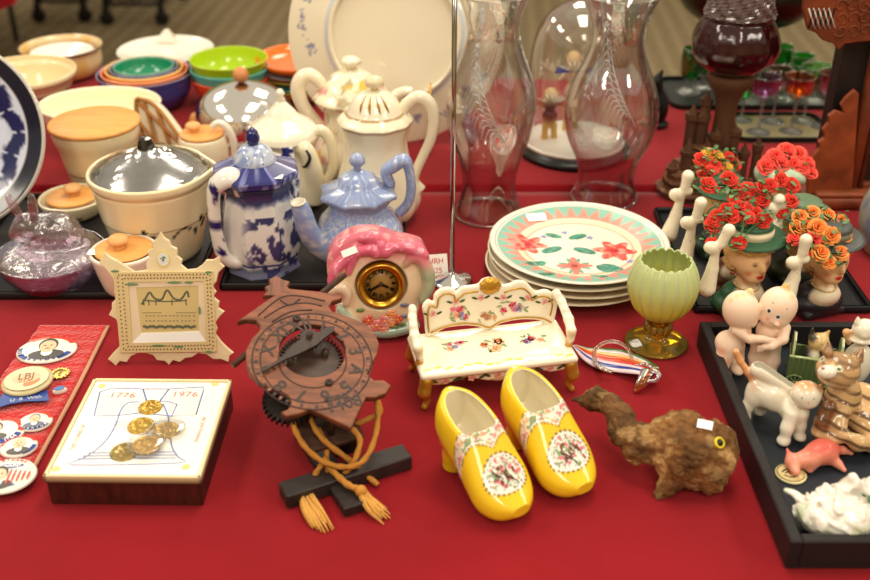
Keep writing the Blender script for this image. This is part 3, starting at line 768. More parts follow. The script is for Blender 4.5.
vtube(v, [(338, 252), (322, 247), (309, 232), (303, 215), (299, 204)], [14, 12, 10.5, 9.5, 8], csp, 'spout', t, dy=[-.02, -.035, -.05, -.055, -.055])
k = v.r(1, 205); sp = v.pt(299, 204, -.055)
MB().add(*lathe([(0, -.002), (7.6 * k, -.001), (8.4 * k, 0), (7 * k, .002), (5 * k, -.001), (0, -.0015)], 24), rgb(222, 214, 196), M=TR(*(sp + Vector((-.001, -.003, .004)))) @ rot2('X', .12) @ rot2('Y', -.15)).build('spout_rim', 'glaze', t)
vtube(v, [(391, 185), (386, 172), (393, 166), (404, 160), (409, 170), (411, 188), (408, 203), (399, 213)], [5, 6, 7, 6.5, 5, 5, 5, 5], csp, 'handle', t, dy=[.01] * 8, flat=1.3)

# tall white coffee pot with gold trim
v = V(378, 214, TY)
t = thing('coffee_pot', 'tall ivory coffee pot with scalloped gold-edged rim and gold leaf lid', 'coffee pot', v.o)
IV = rgb(243, 232, 204); GD = rgb(160, 118, 50)
sc12 = lambda T, I, Z: 1 + .018 * np.cos(T * 10)
def civ(P):
    return mix(IV, GD, (P[:, 2] > v.z(121.5)) * (np.hypot(P[:, 0], P[:, 1]) > v.r(35, 120)) * .7)
vessel(v, 'body', [(28, 222), (32, 218), (34, 214), (41, 205), (43, 194), (38, 176), (33, 158), (31, 142), (33, 130), (37.5, 119.5)], civ, parent=t, mod=sc12, n=120, sm=4)
L_ = v.prof([(35, 121), (36, 117), (31, 113), (28, 110), (25, 104), (20, 97), (12, 92), (5, 90)])
lid = MB().add(*lathe([(0, L_[0][1])] + L_ + [(0, L_[-1][1])], 90, lambda T, I, Z: 1 + .02 * np.cos(T * 10) * (I < .4), sm=3), lambda P: mix(IV, GD, (np.abs(P[:, 2] - v.z(111.5)) < .0012) * .8)).build('lid', 'glaze', t)
finial(v, 0, [(3, 92), (4, 88), (9, 85), (9.5, 81), (7, 77), (3, 76)], rgb(232, 216, 176), lid, mod=lambda T, I, Z: 1 + .07 * np.cos(T * 5))
gl = MB(); zc = v.z(100)
for a0, ln in ((-2.2, .02), (-1.8, .026), (-1.4, .024), (-1.05, .018)):
    pts = []
    for q in (0, .5, 1):
        yy = 92.5 + q * 13; r_ = v.r(np.interp(yy, [90, 92, 97, 104, 110], [5, 12, 20, 25, 28]), yy) + .0006; pts.append((r_ * math.cos(a0 + .1 * q), r_ * math.sin(a0 + .1 * q), v.z(yy)))
    gl.add(*tube(pts, [.0006, .0022, .0004], 6, 4), GD)
gl.build('gold_leaf', 'giltpaint', lid)
vtube(v, [(402, 128), (402, 112), (410, 101), (420, 97), (430, 104), (434, 119), (431, 138), (424, 154), (417, 169), (414, 181), (421, 190)], [6, 6, 6, 6.5, 6.5, 6, 5.5, 5, 5, 5.5, 6], IV, 'handle', t)

# back teapot with flowered lid
v = V(355, 168)
t = thing('teapot', 'ivory teapot with a flowered lid, in front of the upright platter', 'teapot', v.o)
def cfl(P):
    n = fbm(P, 48, 21, 2); c = np.tile(IV, (len(P), 1)); c = mix(c, rgb(236, 190, 80), sstep(n, .66, .72)); n2 = fbm(P, 60, 33, 2); c = mix(c, rgb(222, 160, 150), sstep(n2, .64, .7)); n3 = fbm(P, 80, 40, 2); return mix(c, rgb(160, 150, 110), sstep(n3, .68, .72) * .8)
vessel(v, 'body', [(31, 171), (35, 167), (39, 156), (38, 144), (31, 130), (28, 115), (30, 104), (36, 97)], cfl, parent=t, n=100, mod=lambda T, I, Z: 1 + .012 * np.cos(T * 12))
L_ = v.prof([(36, 98), (38, 94), (33, 89), (28, 82), (18, 74), (9, 70), (4, 69)])
lid = MB().add(*lathe([(0, L_[0][1])] + L_ + [(0, L_[-1][1])], 90, sm=3), cfl).build('lid', 'glaze', t)
finial(v, 0, [(5, 70), (5, 66), (10, 63), (10, 60), (6, 57), (2, 56)], IV, lid, mod=lambda T, I, Z: 1 + .1 * np.cos(T * 7))
vtube(v, [(324, 130), (313, 119), (303, 106), (298, 90), (301, 79), (310, 75), (320, 82), (325, 92)], [6, 6.5, 7, 7.5, 7.5, 7, 6, 5], IV, 'handle', t)
vtube(v, [(386, 142), (390, 122), (390, 106), (396, 96), (404, 92), (412, 92)], [9, 8, 7, 6, 5.5, 5], IV, 'spout', t)

# small white teapot behind the blue coffee pot
v = V(288, 198, TY)
t = thing('teapot', 'white teapot with black brush marks, behind the dark blue coffee pot', 'teapot', v.o)
wc = lambda P: np.tile(rgb(244, 236, 214), (len(P), 1))
vessel(v, 'body', [(24, 205), (30, 199), (34, 185), (32, 168), (28, 152), (33, 138), (35, 134)], wc, parent=t, mod=lambda T, I, Z: 1 + .02 * np.cos(T * 9), n=90)
L_ = v.prof([(34, 136), (36, 131), (33, 126), (24, 120), (17, 115), (13, 110), (8, 105), (4, 101)])
lid = MB().add(*lathe([(0, L_[0][1])] + L_ + [(0, L_[-1][1])], 90, lambda T, I, Z: 1 + .02 * np.cos(T * 9), sm=3), wc).build('lid', 'glaze', t)
finial(v, 0, [(3, 103), (5, 99), (3, 96), (5, 93), (2, 89)], rgb(244, 236, 214), lid)
vtube(v, [(308, 150), (311, 137), (319, 130), (328, 136), (333, 152), (332, 170), (324, 186)], [5, 5, 5.5, 5.5, 5, 5, 5], rgb(238, 226, 196), 'handle', t, dy=[-.01] * 7)
vtube(v, [(296, 146), (306, 150), (312, 165), (314, 182), (312, 200)], [7, 8, 9, 11, 12], rgb(238, 226, 196), 'spout', t, dy=[-.035, -.045, -.045, -.035, -.03])
vtube(v, [(306, 150), (310, 158), (306, 166), (302, 167)], [1, 1.6, 1.6, .6], rgb(30, 26, 24), 'brush_mark', t, dy=[-.062, -.064, -.062, -.060])

# upright platter seen from the back, on a brass easel
lean = math.radians(14)
o0 = at(394, 150); pl = PL(o0, (1, -.06, 0), (0, math.sin(lean), math.cos(lean)))
R_ = 111 * depth(o0 + Vector((0, 0, .18))) / F_PX
t = thing('platter', 'large cream platter with blue flowers standing upright, its foot ring facing out', 'platter', M=pl.mat() @ TR(0, R_ + .012, 0))
P_ = [(0, -.004), (R_ * .565, -.004), (R_ * .575, .004), (R_ * .60, .006), (R_ * .62, .003), (R_ * .66, -.004), (R_ * .97, -.022), (R_, -.026), (R_ * .98, -.03), (R_ * .7, -.012), (R_ * .6, -.009), (0, -.009)]
def cpl(P):
    r = np.hypot(P[:, 0], P[:, 1]) / R_; a = np.degrees(np.arctan2(P[:, 1], P[:, 0])) % 360
    c = np.tile(rgb(232, 222, 196), (len(P), 1)); c = mix(c, rgb(196, 204, 214), ((r > .615) & (r < .66)) * .8)
    n = fbm(P, 230, 3); m_ = 0
    for a0, w_, r0, w2 in ((172, 8, .87, .07), (190, 5, .80, .05), (158, 5, .86, .05), (150, 4, .84, .04), (300, 8, .88, .07), (286, 6, .8, .05), (40, 8, .87, .07), (235, 7, .86, .06), (322, 5, .84, .06), (335, 3, .9, .04)):
        rn_ = random.Random(int(a0)); x_, y_ = P[:, 0] / R_, P[:, 1] / R_
        for j in range(16):
            aj = math.radians(a0 + rn_.gauss(0, .45) * w_); rj = r0 + rn_.gauss(0, .4) * w2; s_ = rn_.uniform(.006, .02); cx_, cy_ = rj * math.cos(aj), rj * math.sin(aj)
            m_ = np.maximum(m_, sstep(np.hypot(x_ - cx_, y_ - cy_), s_ * 1.15, s_ * .85) * rn_.uniform(.6, 1))
    return mix(c, rgb(58, 74, 150), m_ * .9)
MB().add(*lathe(P_, 420, sm=16), cpl).build('body', 'glaze', t)
pm = pl.mat()
pm = TR(0, 0, .003) @ pm
t = thing('plate_easel', 'thin brass wire easel holding up the large platter', 'easel', M=pm)
h1 = pl.hit(430, 168); h2 = pl.hit(430, 84); h0 = pl.hit(356, 168)
for sx, a_ in ((1, h1[0]), (-1, -h1[0])):
    mb = MB(); hh = h2[1] if sx > 0 else .05
    mb.add(*tube([(a_ * .4, .032, -.12), (a_ * .8, .014, -.05), (a_, 0.001, .004), (a_, .004, .027), (a_, .012, .031)] + [(a_, hh * .55, .03), (a_, hh, .016)], .0021, 8, 4), rgb(214, 168, 78)).build('wire_arm', 'gold', t)
q = pm.inverted() @ Vector((o0.x, o0.y + .19, TZ + .003)); mb = MB()
mb.add(*tube([(h1[0] * .5, .028, -.10), (0, R_ * 1.2, -.045), (-h1[0] * .5, .028, -.10)], .0021, 8, 1), rgb(214, 168, 78)); mb.add(*tube([(0, R_ * 1.2, -.045), tuple(q)], .0021, 8, 1), rgb(214, 168, 78)); mb.build('back_frame', 'gold', t)

# sign stand: chrome disc and rod
v = V(452, 281)
t = thing('sign_stand', 'thin metal rod on a round chrome foot, behind the china settee', 'stand', v.o)
MB().add(*lathe([(0, 0), (v.r(21, 281), 0), (v.r(21, 281), .003), (v.r(18, 281), .006), (v.r(6, 281), .009), (v.r(4, 281), .012), (0, .012)], 56, sm=0), (.8, .8, .78)).build('foot', 'chrome', t)
MB().add(*tube([(0, 0, .01), (0, 0, .55)], .0034, 14, 1), (.5, .48, .45)).build('rod', 'chrome', t)
q = at(437, 279)
t = thing('price_tag', 'small white paper tag with red writing, leaning by the chrome foot', 'tag', q, .15)
M_ = rot2('X', math.radians(62))
MB().add(*box(0, .018, .0006, .034, .036, .0012), rgb(244, 240, 230), M=M_, smooth=False).build('paper_slip', 'paper', t)
mb = MB()
for i, s_ in enumerate(('HRH', '$25')):
    V0, F0 = text(s_, .011, .0003); mb.add(V0, F0, rgb(200, 40, 50), M=M_ @ TR(0, .026 - i * .014, .0012), smooth=False)
mb.build('writing', 'paper', t)

# hurricane shades
def hurricane(px, py, prof, label):
    v = V(px, py); t = thing('hurricane_shade', label, 'glass shade', v.o, 0, 'etched glass hurricane shades')
    P = v.prof(prof); S = cr(P, 5); w_ = .0022
    V0, F0 = lathe([tuple(q) for q in S], 72); mb = MB().add(V0, F0, (.955, .95, .945))
    inner = [(r - w_, z) for r, z in S][::-1]; mb.add(*lathe(inner, 72), (.98, .975, .97))
    rt = S[0]; mb.add(*lathe([(rt[0] - w_, rt[1]), (rt[0] - w_ * 1.3, rt[1] + .003), (rt[0] + .0005, rt[1] + .004), (rt[0] + .0012, rt[1] + .001), (rt[0], rt[1]), (rt[0] - w_, rt[1])], 72), (.9, .9, .88))
    rt = S[-1]; mb.add(*lathe([(rt[0] - w_, rt[1]), (rt[0] - w_, rt[1] + .002), (rt[0] + .0003, rt[1] + .0015), (rt[0], rt[1])], 72), (.8, .8, .78))
    mb.build('glass_body', 'glass', t)
    zz = S[:, 1]; rr = S[:, 0]; sur = lambda a, z: (lambda r: (r * math.cos(a), r * math.sin(a), z))(np.interp(z, zz, rr) + .0006)
    e = MB(); H0 = P[len(P) // 2][1]
    for a0 in (-PI / 2 - .35, PI / 2, .3):
        stem = [sur(a0 + .75 * (q - .3), H0 + .085 * (1 - q * 1.9 + .6 * q * q)) for q in np.linspace(0, 1, 7)]
        e.add(*tube(stem, .0009, 5, 2), (.95, .95, .95))
        for i in range(13):
            q = i / 12; za = H0 + .085 * (1 - q * 1.9 + .6 * q * q); aa = a0 + .75 * (q - .3)
            for sgn in (-1, 1):
                ln = .20 + .1 * math.sin(q * PI); p0 = sur(aa, za); p1 = sur(aa + sgn * ln * .55, za - .010 * (sgn > 0) + .005); p2 = sur(aa + sgn * ln, za - .022)
                e.add(*tube([p0, p1, p2], [.0004, .0016, .0003], 5, 3, flat=.5), (.95, .95, .95))
        for j in range(8):
            b = j * PI / 4; c0 = sur(a0 - .25, H0 + .10)
            e.add(*tube([c0, sur(a0 - .25 + .12 * math.cos(b), H0 + .10 + .012 * math.sin(b))], [.0005, .0018], 5, 2), (.95, .95, .95))
    e.build('etched_fern', 'frost', t)
hurricane(488, 213, [(34, 213), (33, 207), (28, 193), (27, 178), (32, 158), (41, 133), (45, 108), (42, 85), (33, 60), (27, 40), (27, 25), (31, 8), (37, -6)], 'tall etched clear glass shade beside the metal rod, left of two')
hurricane(604, 197, [(33, 197), (31, 190), (28, 178), (31, 160), (43, 135), (47, 110), (42, 85), (31, 60), (26, 42), (27, 25), (33, 8), (40, -6)], 'tall etched clear glass shade behind the plate stack, right of two')

# glass dome with two dolls
v = V(573, 150)
t = thing('glass_dome', 'clear glass dome on a round black base, between the two glass shades', 'dome', v.o)
r0 = v.r(55, 150)
MB().add(*lathe([(0, 0), (r0, 0), (r0 * 1.03, .005), (r0 * .98, .011), (r0 * .93, .013), (r0 * .93, .017), (0, .017)], 72), rgb(16, 15, 15)).build('base', 'plastic', t)
P_ = [(49, 145), (49.5, 120), (50, 70), (46, 38), (37, 18), (22, 6), (8, 1), (.5, 0)]
S = cr(v.prof(P_), 6)
mb = MB().add(*lathe([tuple(q) for q in S], 72), (.97, .97, .965)); mb.build('glass_cover', 'glass', t)
sn = thing('cotton_snow', 'white cotton snow inside the glass dome', 'cotton snow', v.o + Vector((0, 0, .0172)))
V0, F0 = lathe([(0, 0), (r0 * .84, 0), (r0 * .85, .004), (r0 * .6, .010), (0, .014)], 60, sm=4); V0[:, 2] += (fbm(V0, 90, 3) * .008) * (V0[:, 2] > .001)
MB().add(V0, F0, rgb(240, 236, 224)).build('mound', 'matte', sn)
def doll(px, py, pyf, bow, lab, dress, y0):
    p = on_y(px, py, v.o.y + y0); z0 = TZ + .032
    t = thing('ribbon_doll', lab, 'doll', Vector((p.x, p.y, z0)), 0, 'dolls under the glass dome'); h = p.z - z0
    F = Fig(.006); SK = rgb(236, 200, 160); YL = rgb(232, 196, 110)
    F.chain([(-.008, 0, 0), (-.007, 0, h * .3), (-.004, 0, h * .5)], [.006, .005, .006], YL).chain([(.010, 0, 0), (.008, 0, h * .3), (.004, 0, h * .5)], [.006, .005, .006], YL)
    F.ell((0, 0, h * .55), (.014, .012, h * .14), dress).ell((0, 0, h * .78), (.011, .01, h * .11), dress).ell((0, -.001, h * .98), (.011, .011, .013), SK).ell((0, .004, h * 1.02), (.013, .011, .013), rgb(190, 150, 90))
    F.chain([(-.01, 0, h * .84), (-.024, -.006, h * .74)], [.005, .003], SK).chain([(.01, 0, h * .84), (.026, -.006, h * .78)], [.005, .003], SK)
    F.paint((-.004, -.012, h * .98), .0015, (.02, .02, .02)).paint((.004, -.012, h * .98), .0015, (.02, .02, .02)).paint((0, -.012, h * .955), .002, (.6, .05, .05))
    mb = MB(); F.put(mb, 60); mb.build('body', 'satin', t)
    rb = MB()
    for k_ in range(11):
        a = PI * (.02 + .96 * k_ / 10); ln = .034
        x, z = math.cos(a) * ln, math.sin(a) * ln * .55
        cc = bow if k_ in (0, 1, 9, 10) else rgb(232, 228, 214)
        rb.add(np.array([(0, -.010, h * .86), (x - z * .12, -.014, h * .86 + z + abs(x) * .12), (x + z * .12, -.012, h * .86 + z * 1.05 - abs(x) * .12), (x * .5, -.018, h * .86 + z * .5)]), [(0, 1, 3), (0, 3, 2), (1, 2, 3)], cc, smooth=False)
    rb.build('ribbon_fan', 'satin', t)
doll(551, 96, 140, rgb(226, 130, 120), 'doll with pink ribbon fan and yellow legs under the dome', rgb(120, 60, 60), -.022)
doll(574, 60, 120, rgb(60, 80, 190), 'taller doll with blue ribbon fan, farther back under the dome', rgb(220, 190, 160), .02)
# black iron ornament beyond the right shade
v = V(655, 126)
t = thing('iron_ornament', 'small black iron figurine peeking out right of the second glass shade', 'ornament', v.o)
F = Fig(.006); F.ell((0, 0, .035), (.022, .02, .034), rgb(18, 17, 17)).ell((0, 0, .006), (.026, .024, .006), rgb(18, 17, 17)).chain([(0, 0, .06), (-.006, 0, .09), (.002, 0, .112)], [.012, .010, .003], rgb(18, 17, 17))
mb = MB(); F.put(mb, 50); mb.build('body', 'iron', t)

# pink china mantel clock
o0 = at(384, 333, TZ + .0085); pl = PL(o0, (1, .12, 0), (.0, .16, 1))
t = thing('china_clock', 'pink and cream ornate china clock with brass dial, behind the wooden clock', 'clock', M=pl.mat())
O_ = [(327, 262), (333, 249), (345, 239), (358, 234), (375, 233), (388, 236), (398, 240), (410, 242), (423, 246), (428, 253), (431, 262), (435, 273), (434, 286), (429, 298), (421, 308), (418, 320), (421, 329), (412, 335), (396, 338), (381, 340), (373, 334), (358, 334), (345, 332), (337, 330), (336, 312), (340, 300), (334, 290), (328, 279)]
H_ = pl.hits(O_); PK = rgb(212, 96, 124); CR_ = rgb(240, 214, 176)
F = Fig(.006); relief(F, [tuple(p) for p in cr(H_, 3, True)], -.045, 0, .009, .008, .02, CR_)
def ridge(L, rs, c, z=.006, k=.004):
    pts = [(*p, z) for p in cr(pl.hits(L), 4)]; rr = np.interp(np.linspace(0, 1, len(pts)), np.linspace(0, 1, len(rs)), rs); F.chain(pts, rr, c, k)
PK2 = rgb(226, 110, 140)
ridge([(330, 282), (334, 270), (345, 259), (358, 251), (370, 248), (377, 252), (381, 243)], [.003, .006, .004, .006, .005, .003], PK2)
ridge([(381, 243), (384, 251), (391, 247), (404, 246), (415, 249), (424, 254)], [.004, .006, .004, .007, .006], PK2)
ridge([(404, 264), (412, 256), (420, 258), (427, 270), (428, 286), (422, 300)], [.002, .005, .006, .008, .007, .004], rgb(196, 188, 150))
ridge([(331, 290), (340, 286), (347, 293), (346, 303)], [.004, .007, .005, .003], rgb(226, 200, 170))
ridge([(340, 308), (352, 322), (370, 330), (390, 331), (412, 327)], [.005, .006, .007, .008, .006], rgb(176, 196, 176), .002)
ridge([(356, 252), (352, 261), (348, 272)], [.004, .003, .002], PK2); ridge([(374, 240), (368, 237), (360, 239)], [.003, .005, .002], PK2, .003)
yt = pl.hit(375, 234)[1]; dc = pl.hit(381, 284)
def ccl(P, C):
    y = P[:, 1] / yt; x = P[:, 0]; n = fbm(P, 30, 2) - .5
    c = mix(C, PK, sstep(y + n * .2 + .25 * np.abs(x - dc[0]) / yt, .66, .92) * .92); c = mix(c, rgb(252, 228, 224), sstep(fbm(P, 120, 7), .58, .7) * .25 * (y > .5))
    c = mix(c, rgb(130, 158, 130), sstep(x + n * .03, .035, .06) * sstep(y, .75, .55) * .75); c = mix(c, rgb(150, 178, 160), sstep(.16 - y + n * .1, 0, .08) * .8)
    return c
F.ell((dc[0], dc[1], .006), (.034, .034, .02), None, sub=True, k=.003)
mb = MB(); F.put(mb, 110, colf=ccl); mb.build('case', 'glaze', t)
kd = depth(o0) / F_PX; rd = 23 * kd; M_ = TR(dc[0], dc[1], -.004)
b = MB().add(*lathe([(rd * .70, .004), (rd * .74, .010), (rd * .84, .013), (rd * .95, .014), (rd * 1.03, .010), (rd * 1.03, 0), (rd * .7, 0), (rd * .70, .004)], 64, lambda T, I, Z: 1 + .006 * np.sin(T * 60), sm=3), rgb(206, 160, 60), M=M_).build('dial_bezel', 'gold', t)
d_ = MB().add(*lathe([(0, .003), (rd * .72, .003), (rd * .72, .0), (0, 0)], 48), lambda P: mix(rgb(176, 132, 62), rgb(120, 84, 36), sstep(np.hypot(P[:, 0], P[:, 1]), rd * .2, rd * .7) * .6), M=M_).build('dial', 'satin', t)
nm = MB()
for i, s_ in enumerate(('XII', 'I', 'II', 'III', 'IIII', 'V', 'VI', 'VII', 'VIII', 'IX', 'X', 'XI')):
    a = math.radians(-30 * i); nm.add(*text(s_, rd * .24, .0004, bold=.0002, space=.8), rgb(26, 18, 12), M=M_ @ rot2('Z', a) @ TR(0, rd * .54, .0031), smooth=False)
nm.build('numerals', 'paper', d_)
hd = MB()
for a, ln in ((-118, .42), (118, .55)):
    hd.add(*slab([[(-.0012, -rd * .08), (.0012, -rd * .08), (.0018, rd * ln * .7), (0, rd * ln), (-.0018, rd * ln * .7)]], .0008), rgb(20, 16, 14), M=M_ @ TR(0, 0, .0045) @ rot2('Z', math.radians(a)), smooth=False)
hd.add(*lathe([(0, .003), (.0028, .003), (.0028, .006), (0, .0065)], 16), rgb(60, 44, 20), M=M_); hd.build('hands', 'plastic', d_)
fb = MB()
def blossom(mb, x, y, z, s, c, n=6):
    for j in range(n):
        a = 2 * PI * j / n; mb.add(*ball((x + math.cos(a) * s * .55, y + math.sin(a) * s * .55, z), (s * .5, s * .5, s * .22), 8, 6), mix(c, (1, 1, .9), random.random() * .25))
    mb.add(*ball((x, y, z + s * .12), (s * .32, s * .32, s * .2), 8, 6), mix(c, rgb(230, 180, 60), .5))
for (px, py), c, s in zip(((368, 318), (376, 323), (384, 319), (391, 312), (397, 317), (390, 320), (372, 324), (383, 326)), (rgb(214, 70, 40), rgb(226, 120, 110), rgb(222, 110, 110), rgb(230, 130, 40), rgb(214, 80, 40), rgb(234, 160, 80), rgb(230, 150, 150), rgb(222, 120, 110)), (.008, .009, .009, .007, .007, .007, .007, .008)):
    h = pl.hit(px, py); blossom(fb, h[0], h[1], .0088, s, c)
for (px, py), r_ in zip(((362, 324), (401, 322), (394, 325), (404, 314), (360, 308), (404, 303)), (0, 1, .5, 2, 1, 2)):
    h = pl.hit(px, py); fb.add(*ball((h[0], h[1], .0078), (.006, .003, .0012), 8, 6), rgb(110, 140, 80) if r_ != 2 else rgb(110, 120, 150), M=None)
fb.build('painted_flowers', 'glaze', t)
h = pl.hit(349, 249); MB().add(*box(0, 0, 0, .020, .009, .0008), (1, 1, 1), M=TR(h[0], h[1], .011) @ rot2('Z', .35) @ rot2('X', -.35), smooth=False).build('price_sticker', 'paper', t)
# ---------------------------------------------------------------- front and centre: clock, settee, shoes, plates, glass, root bird, coins, badges
def flower(mb, x, y, z, s, c, M=None, n=5, th=.0004):
    for j in range(n):
        a = 2 * PI * j / n + x * 90; mb.add(*disc((x + math.cos(a) * s * .5, y + math.sin(a) * s * .5, z), s * .5, s * .38, 9, th, a), mix(c, (1, 1, 1), (j % 3) * .18), M=M, smooth=False)
    mb.add(*disc((x, y, z), s * .3, None, 8, th * 1.5), mix(c, (.5, .05, .05), .4), M=M, smooth=False)
def leafd(mb, x, y, z, s, a, c=rgb(96, 130, 84), M=None, th=.0003):
    mb.add(*disc((x, y, z), s, s * .36, 9, th, a), c, M=M, smooth=False)
def spray(mb, x, y, z, s, M, rnd, reds=(rgb(206, 60, 90), rgb(230, 120, 150), rgb(130, 140, 200), rgb(236, 170, 120))):
    for k in range(9): leafd(mb, x + rnd.uniform(-1, 1) * s * 1.4, y + rnd.uniform(-.7, .7) * s, z, s * .28, rnd.uniform(0, 3.1), mix(rgb(110, 150, 90), rgb(170, 180, 150), rnd.random()), M)
    for k in range(5): flower(mb, x + rnd.uniform(-.9, .9) * s, y + rnd.uniform(-.5, .5) * s, z + .0002, s * rnd.uniform(.28, .5), reds[k % len(reds)], M)

# stack of four painted plates
v = V(575, 272)
Rp = v.r(91, 272) * .965; dz = .0118
PO = [(Rp * .52, 0), (Rp * .56, .0005), (Rp * .60, .003), (Rp * .70, .009), (Rp * .97, .0175), (Rp, .0185)]
def cedge(P): return mix(np.tile(rgb(244, 234, 206), (len(P), 1)), rgb(206, 178, 110), (np.abs(P[:, 2] - .0165) < .001) * .35)
topz = 3 * dz
ctr = v.o + Vector((0, 0, topz + .018)); cz = ctr.z
def L2(px, py): q = at(px, py, cz - .012); return (q.x - ctr.x, q.y - ctr.y)
feat = [(526, 244, 13, 'r'), (613, 250, 14, 'r'), (573, 265, 12, 's'), (550, 249, 9, 'l'), (583, 250, 9, 'l'), (576, 236, 8, 'l'), (552, 235, 7, 'l'), (534, 264, 9, 'l'), (608, 268, 10, 'L'), (597, 278, 7, 'l'), (542, 236, 3.5, 'b'), (563, 232, 3.5, 'b'), (588, 237, 3.5, 'b'), (628, 261, 3.5, 'b'), (545, 278, 7, 'l')]
TEAL = rgb(62, 158, 136); PNK = rgb(240, 148, 130)
def ctop(P):
    r = np.hypot(P[:, 0], P[:, 1]) / Rp; a = np.arctan2(P[:, 1], P[:, 0]); top = P[:, 2] > .0015
    c = np.tile(rgb(248, 240, 218), (len(P), 1)); tri = np.abs(((a * 34 / (2 * PI)) % 1) - .5) * 2
    rim = (r > .70) & (r < .92); fr = (r - .70) / .22
    c = mix(c, rgb(120, 190, 172), rim * .9); c = mix(c, PNK, (rim & (fr < .85 * (1 - tri) + .05)) * .9)
    c = mix(c, rgb(96, 120, 190), ((r > .685) & (r < .705)) * .8 + ((r > .925) & (r < .94)) * .7); c = mix(c, rgb(240, 170, 150), ((r > .60) & (r < .62)) * .8)
    c = mix(c, rgb(250, 236, 190), ((r > .62) & (r < .68)) * .8)
    x, y = P[:, 0], P[:, 1]; n = fbm(P, 190, 3)
    for px, py, s, k in feat:
        fx, fy = L2(px, py); s_ = s * 1.43e-3 * (1.5 if k in 'rs' else 1.35); dx, dy = (x - fx) / s_, (y - fy) / s_; d = np.hypot(dx, dy); an = np.arctan2(dy, dx)
        if k == 'r': c = mix(c, mix(rgb(232, 70, 62), rgb(250, 170, 150), sstep(n, .45, .62) * .8), (d < .85 + .22 * np.cos(an * 6 + 1)) * 1.0); c = mix(c, rgb(190, 30, 50), (d < .22) * .9)
        elif k == 's': c = mix(c, TEAL, (d < .62 + .3 * np.cos(an * 8 + PI)) * .9); c = mix(c, rgb(236, 110, 96), (d < .45 + .55 * np.maximum(np.cos(an * 4), 0)) * .9); c = mix(c, rgb(150, 60, 60), (d < .2) * .9)
        elif k in 'lL': t_ = .5 if fx * fy > 0 else -.5; u_ = dx * math.cos(t_) + dy * math.sin(t_); w_ = -dx * math.sin(t_) + dy * math.cos(t_); c = mix(c, mix(TEAL, rgb(20, 120, 100), sstep(n, .4, .6)), ((u_ ** 2 + (w_ / (.5 if k == 'l' else .7)) ** 2) < 1) * .95)
        else: c = mix(c, rgb(112, 124, 196), (d < .7 + .25 * np.cos(an * 5)) * .9)
    st = np.abs(x) * 0; r0, a0 = .84, None
    return np.where(top[:, None], c, rgb(244, 234, 206))
labs = ('bottom cream plate of the four painted plates', 'second plate from the bottom of the painted plate stack', 'third plate, just under the patterned top plate', 'plate painted with red flowers and a teal zigzag rim, top of its stack')
for k in range(4):
    t = thing('dinner_plate', labs[k], 'plate', v.o + Vector((.002 * (k % 2) - .003 * (k == 0), -.001 * k, k * dz)), 0, 'stacked painted plates')
    S = cr(PO, 4 if k < 3 else 12); W_ = wall([tuple(q) for q in S], .0042)
    if k < 3: V0, F0 = lathe(W_, 90); MB().add(V0, F0, cedge).build('body', 'glaze', t)
    else:
        W2 = []   # densify the well for painting
        for i in range(len(W_) - 1):
            m_ = max(1, int(abs(W_[i][0] - W_[i + 1][0]) / .0022)); W2 += [(W_[i][0] + (W_[i + 1][0] - W_[i][0]) * j / m_, W_[i][1] + (W_[i + 1][1] - W_[i][1]) * j / m_) for j in range(m_)]
        V0, F0 = lathe(W2 + [W_[-1]], 420); MB().add(V0, F0, ctop).build('body', 'glaze', t)
        q = at(535, 214, cz); MB().add(*box(0, 0, 0, .03, .018, .0006), (1, 1, 1), M=TR(q.x - v.o.x, q.y - v.o.y, .0142) @ rot2('Z', .1) @ rot2('X', .21), smooth=False).build('price_sticker', 'paper', t)

# vaseline goblet
v = V(656, 343)
t = thing('goblet', 'yellow green ribbed opalescent glass goblet beside the painted plates', 'goblet', v.o)
PG = v.prof([(7, 318), (18, 314), (29, 304), (35, 290), (35.5, 279), (32, 268), (27, 261)])
rib = lambda T, I, Z: 1 - .055 * (1 - np.abs(np.sin(T * 9))) ** 2
def cg(P):
    h = (P[:, 2] - PG[0][1]) / (PG[-1][1] - PG[0][1]); a = np.arctan2(P[:, 1], P[:, 0]); c = mix(rgb(250, 240, 100), rgb(226, 240, 170), sstep(h, .25, .85)); return mix(c, rgb(244, 250, 228), (np.abs(np.sin(a * 9)) < .25) * sstep(h, .3, .7) * .8)
S = [tuple(q) for q in cr(PG, 6)]
V0, F0 = lathe(wall(S, .0035), 216, rib); zr = PG[-1][1]; a_ = np.arctan2(V0[:, 1], V0[:, 0]); V0[:, 2] += np.where(V0[:, 2] > zr - .012, (np.abs(np.sin(a_ * 9)) - .5) * .003 * (V0[:, 2] - zr + .012) / .012, 0)
MB().add(V0, F0, cg).build('bowl', 'milkglass', t)
AM = rgb(252, 220, 96)
P_ = v.prof([(7.5, 320), (6, 324), (8, 329), (7, 334), (10, 338)])
MB().add(*lathe([(0, P_[-1][1])] + P_[::-1] + [(0, P_[0][1])], 40, sm=3), AM).build('stem', 'amberglass', t)
kn = MB(); zk = v.z(326)
for j in range(12):
    a = 2 * PI * j / 12; kn.add(*ball((math.cos(a) * v.r(11, 326), math.sin(a) * v.r(11, 326), zk), (v.r(4, 326), v.r(4, 326), v.r(5.5, 326)), 10, 8), AM)
kn.build('beaded_knop', 'amberglass', t)
k = v.r(1, 343)
MB().add(*lathe([(0, .001), (26 * k, 0), (30.5 * k, .001), (31 * k, .003), (28 * k, .0045), (12 * k, .008), (8 * k, .013), (0, .0135)], 64, sm=2), AM).build('foot', 'amberglass', t)

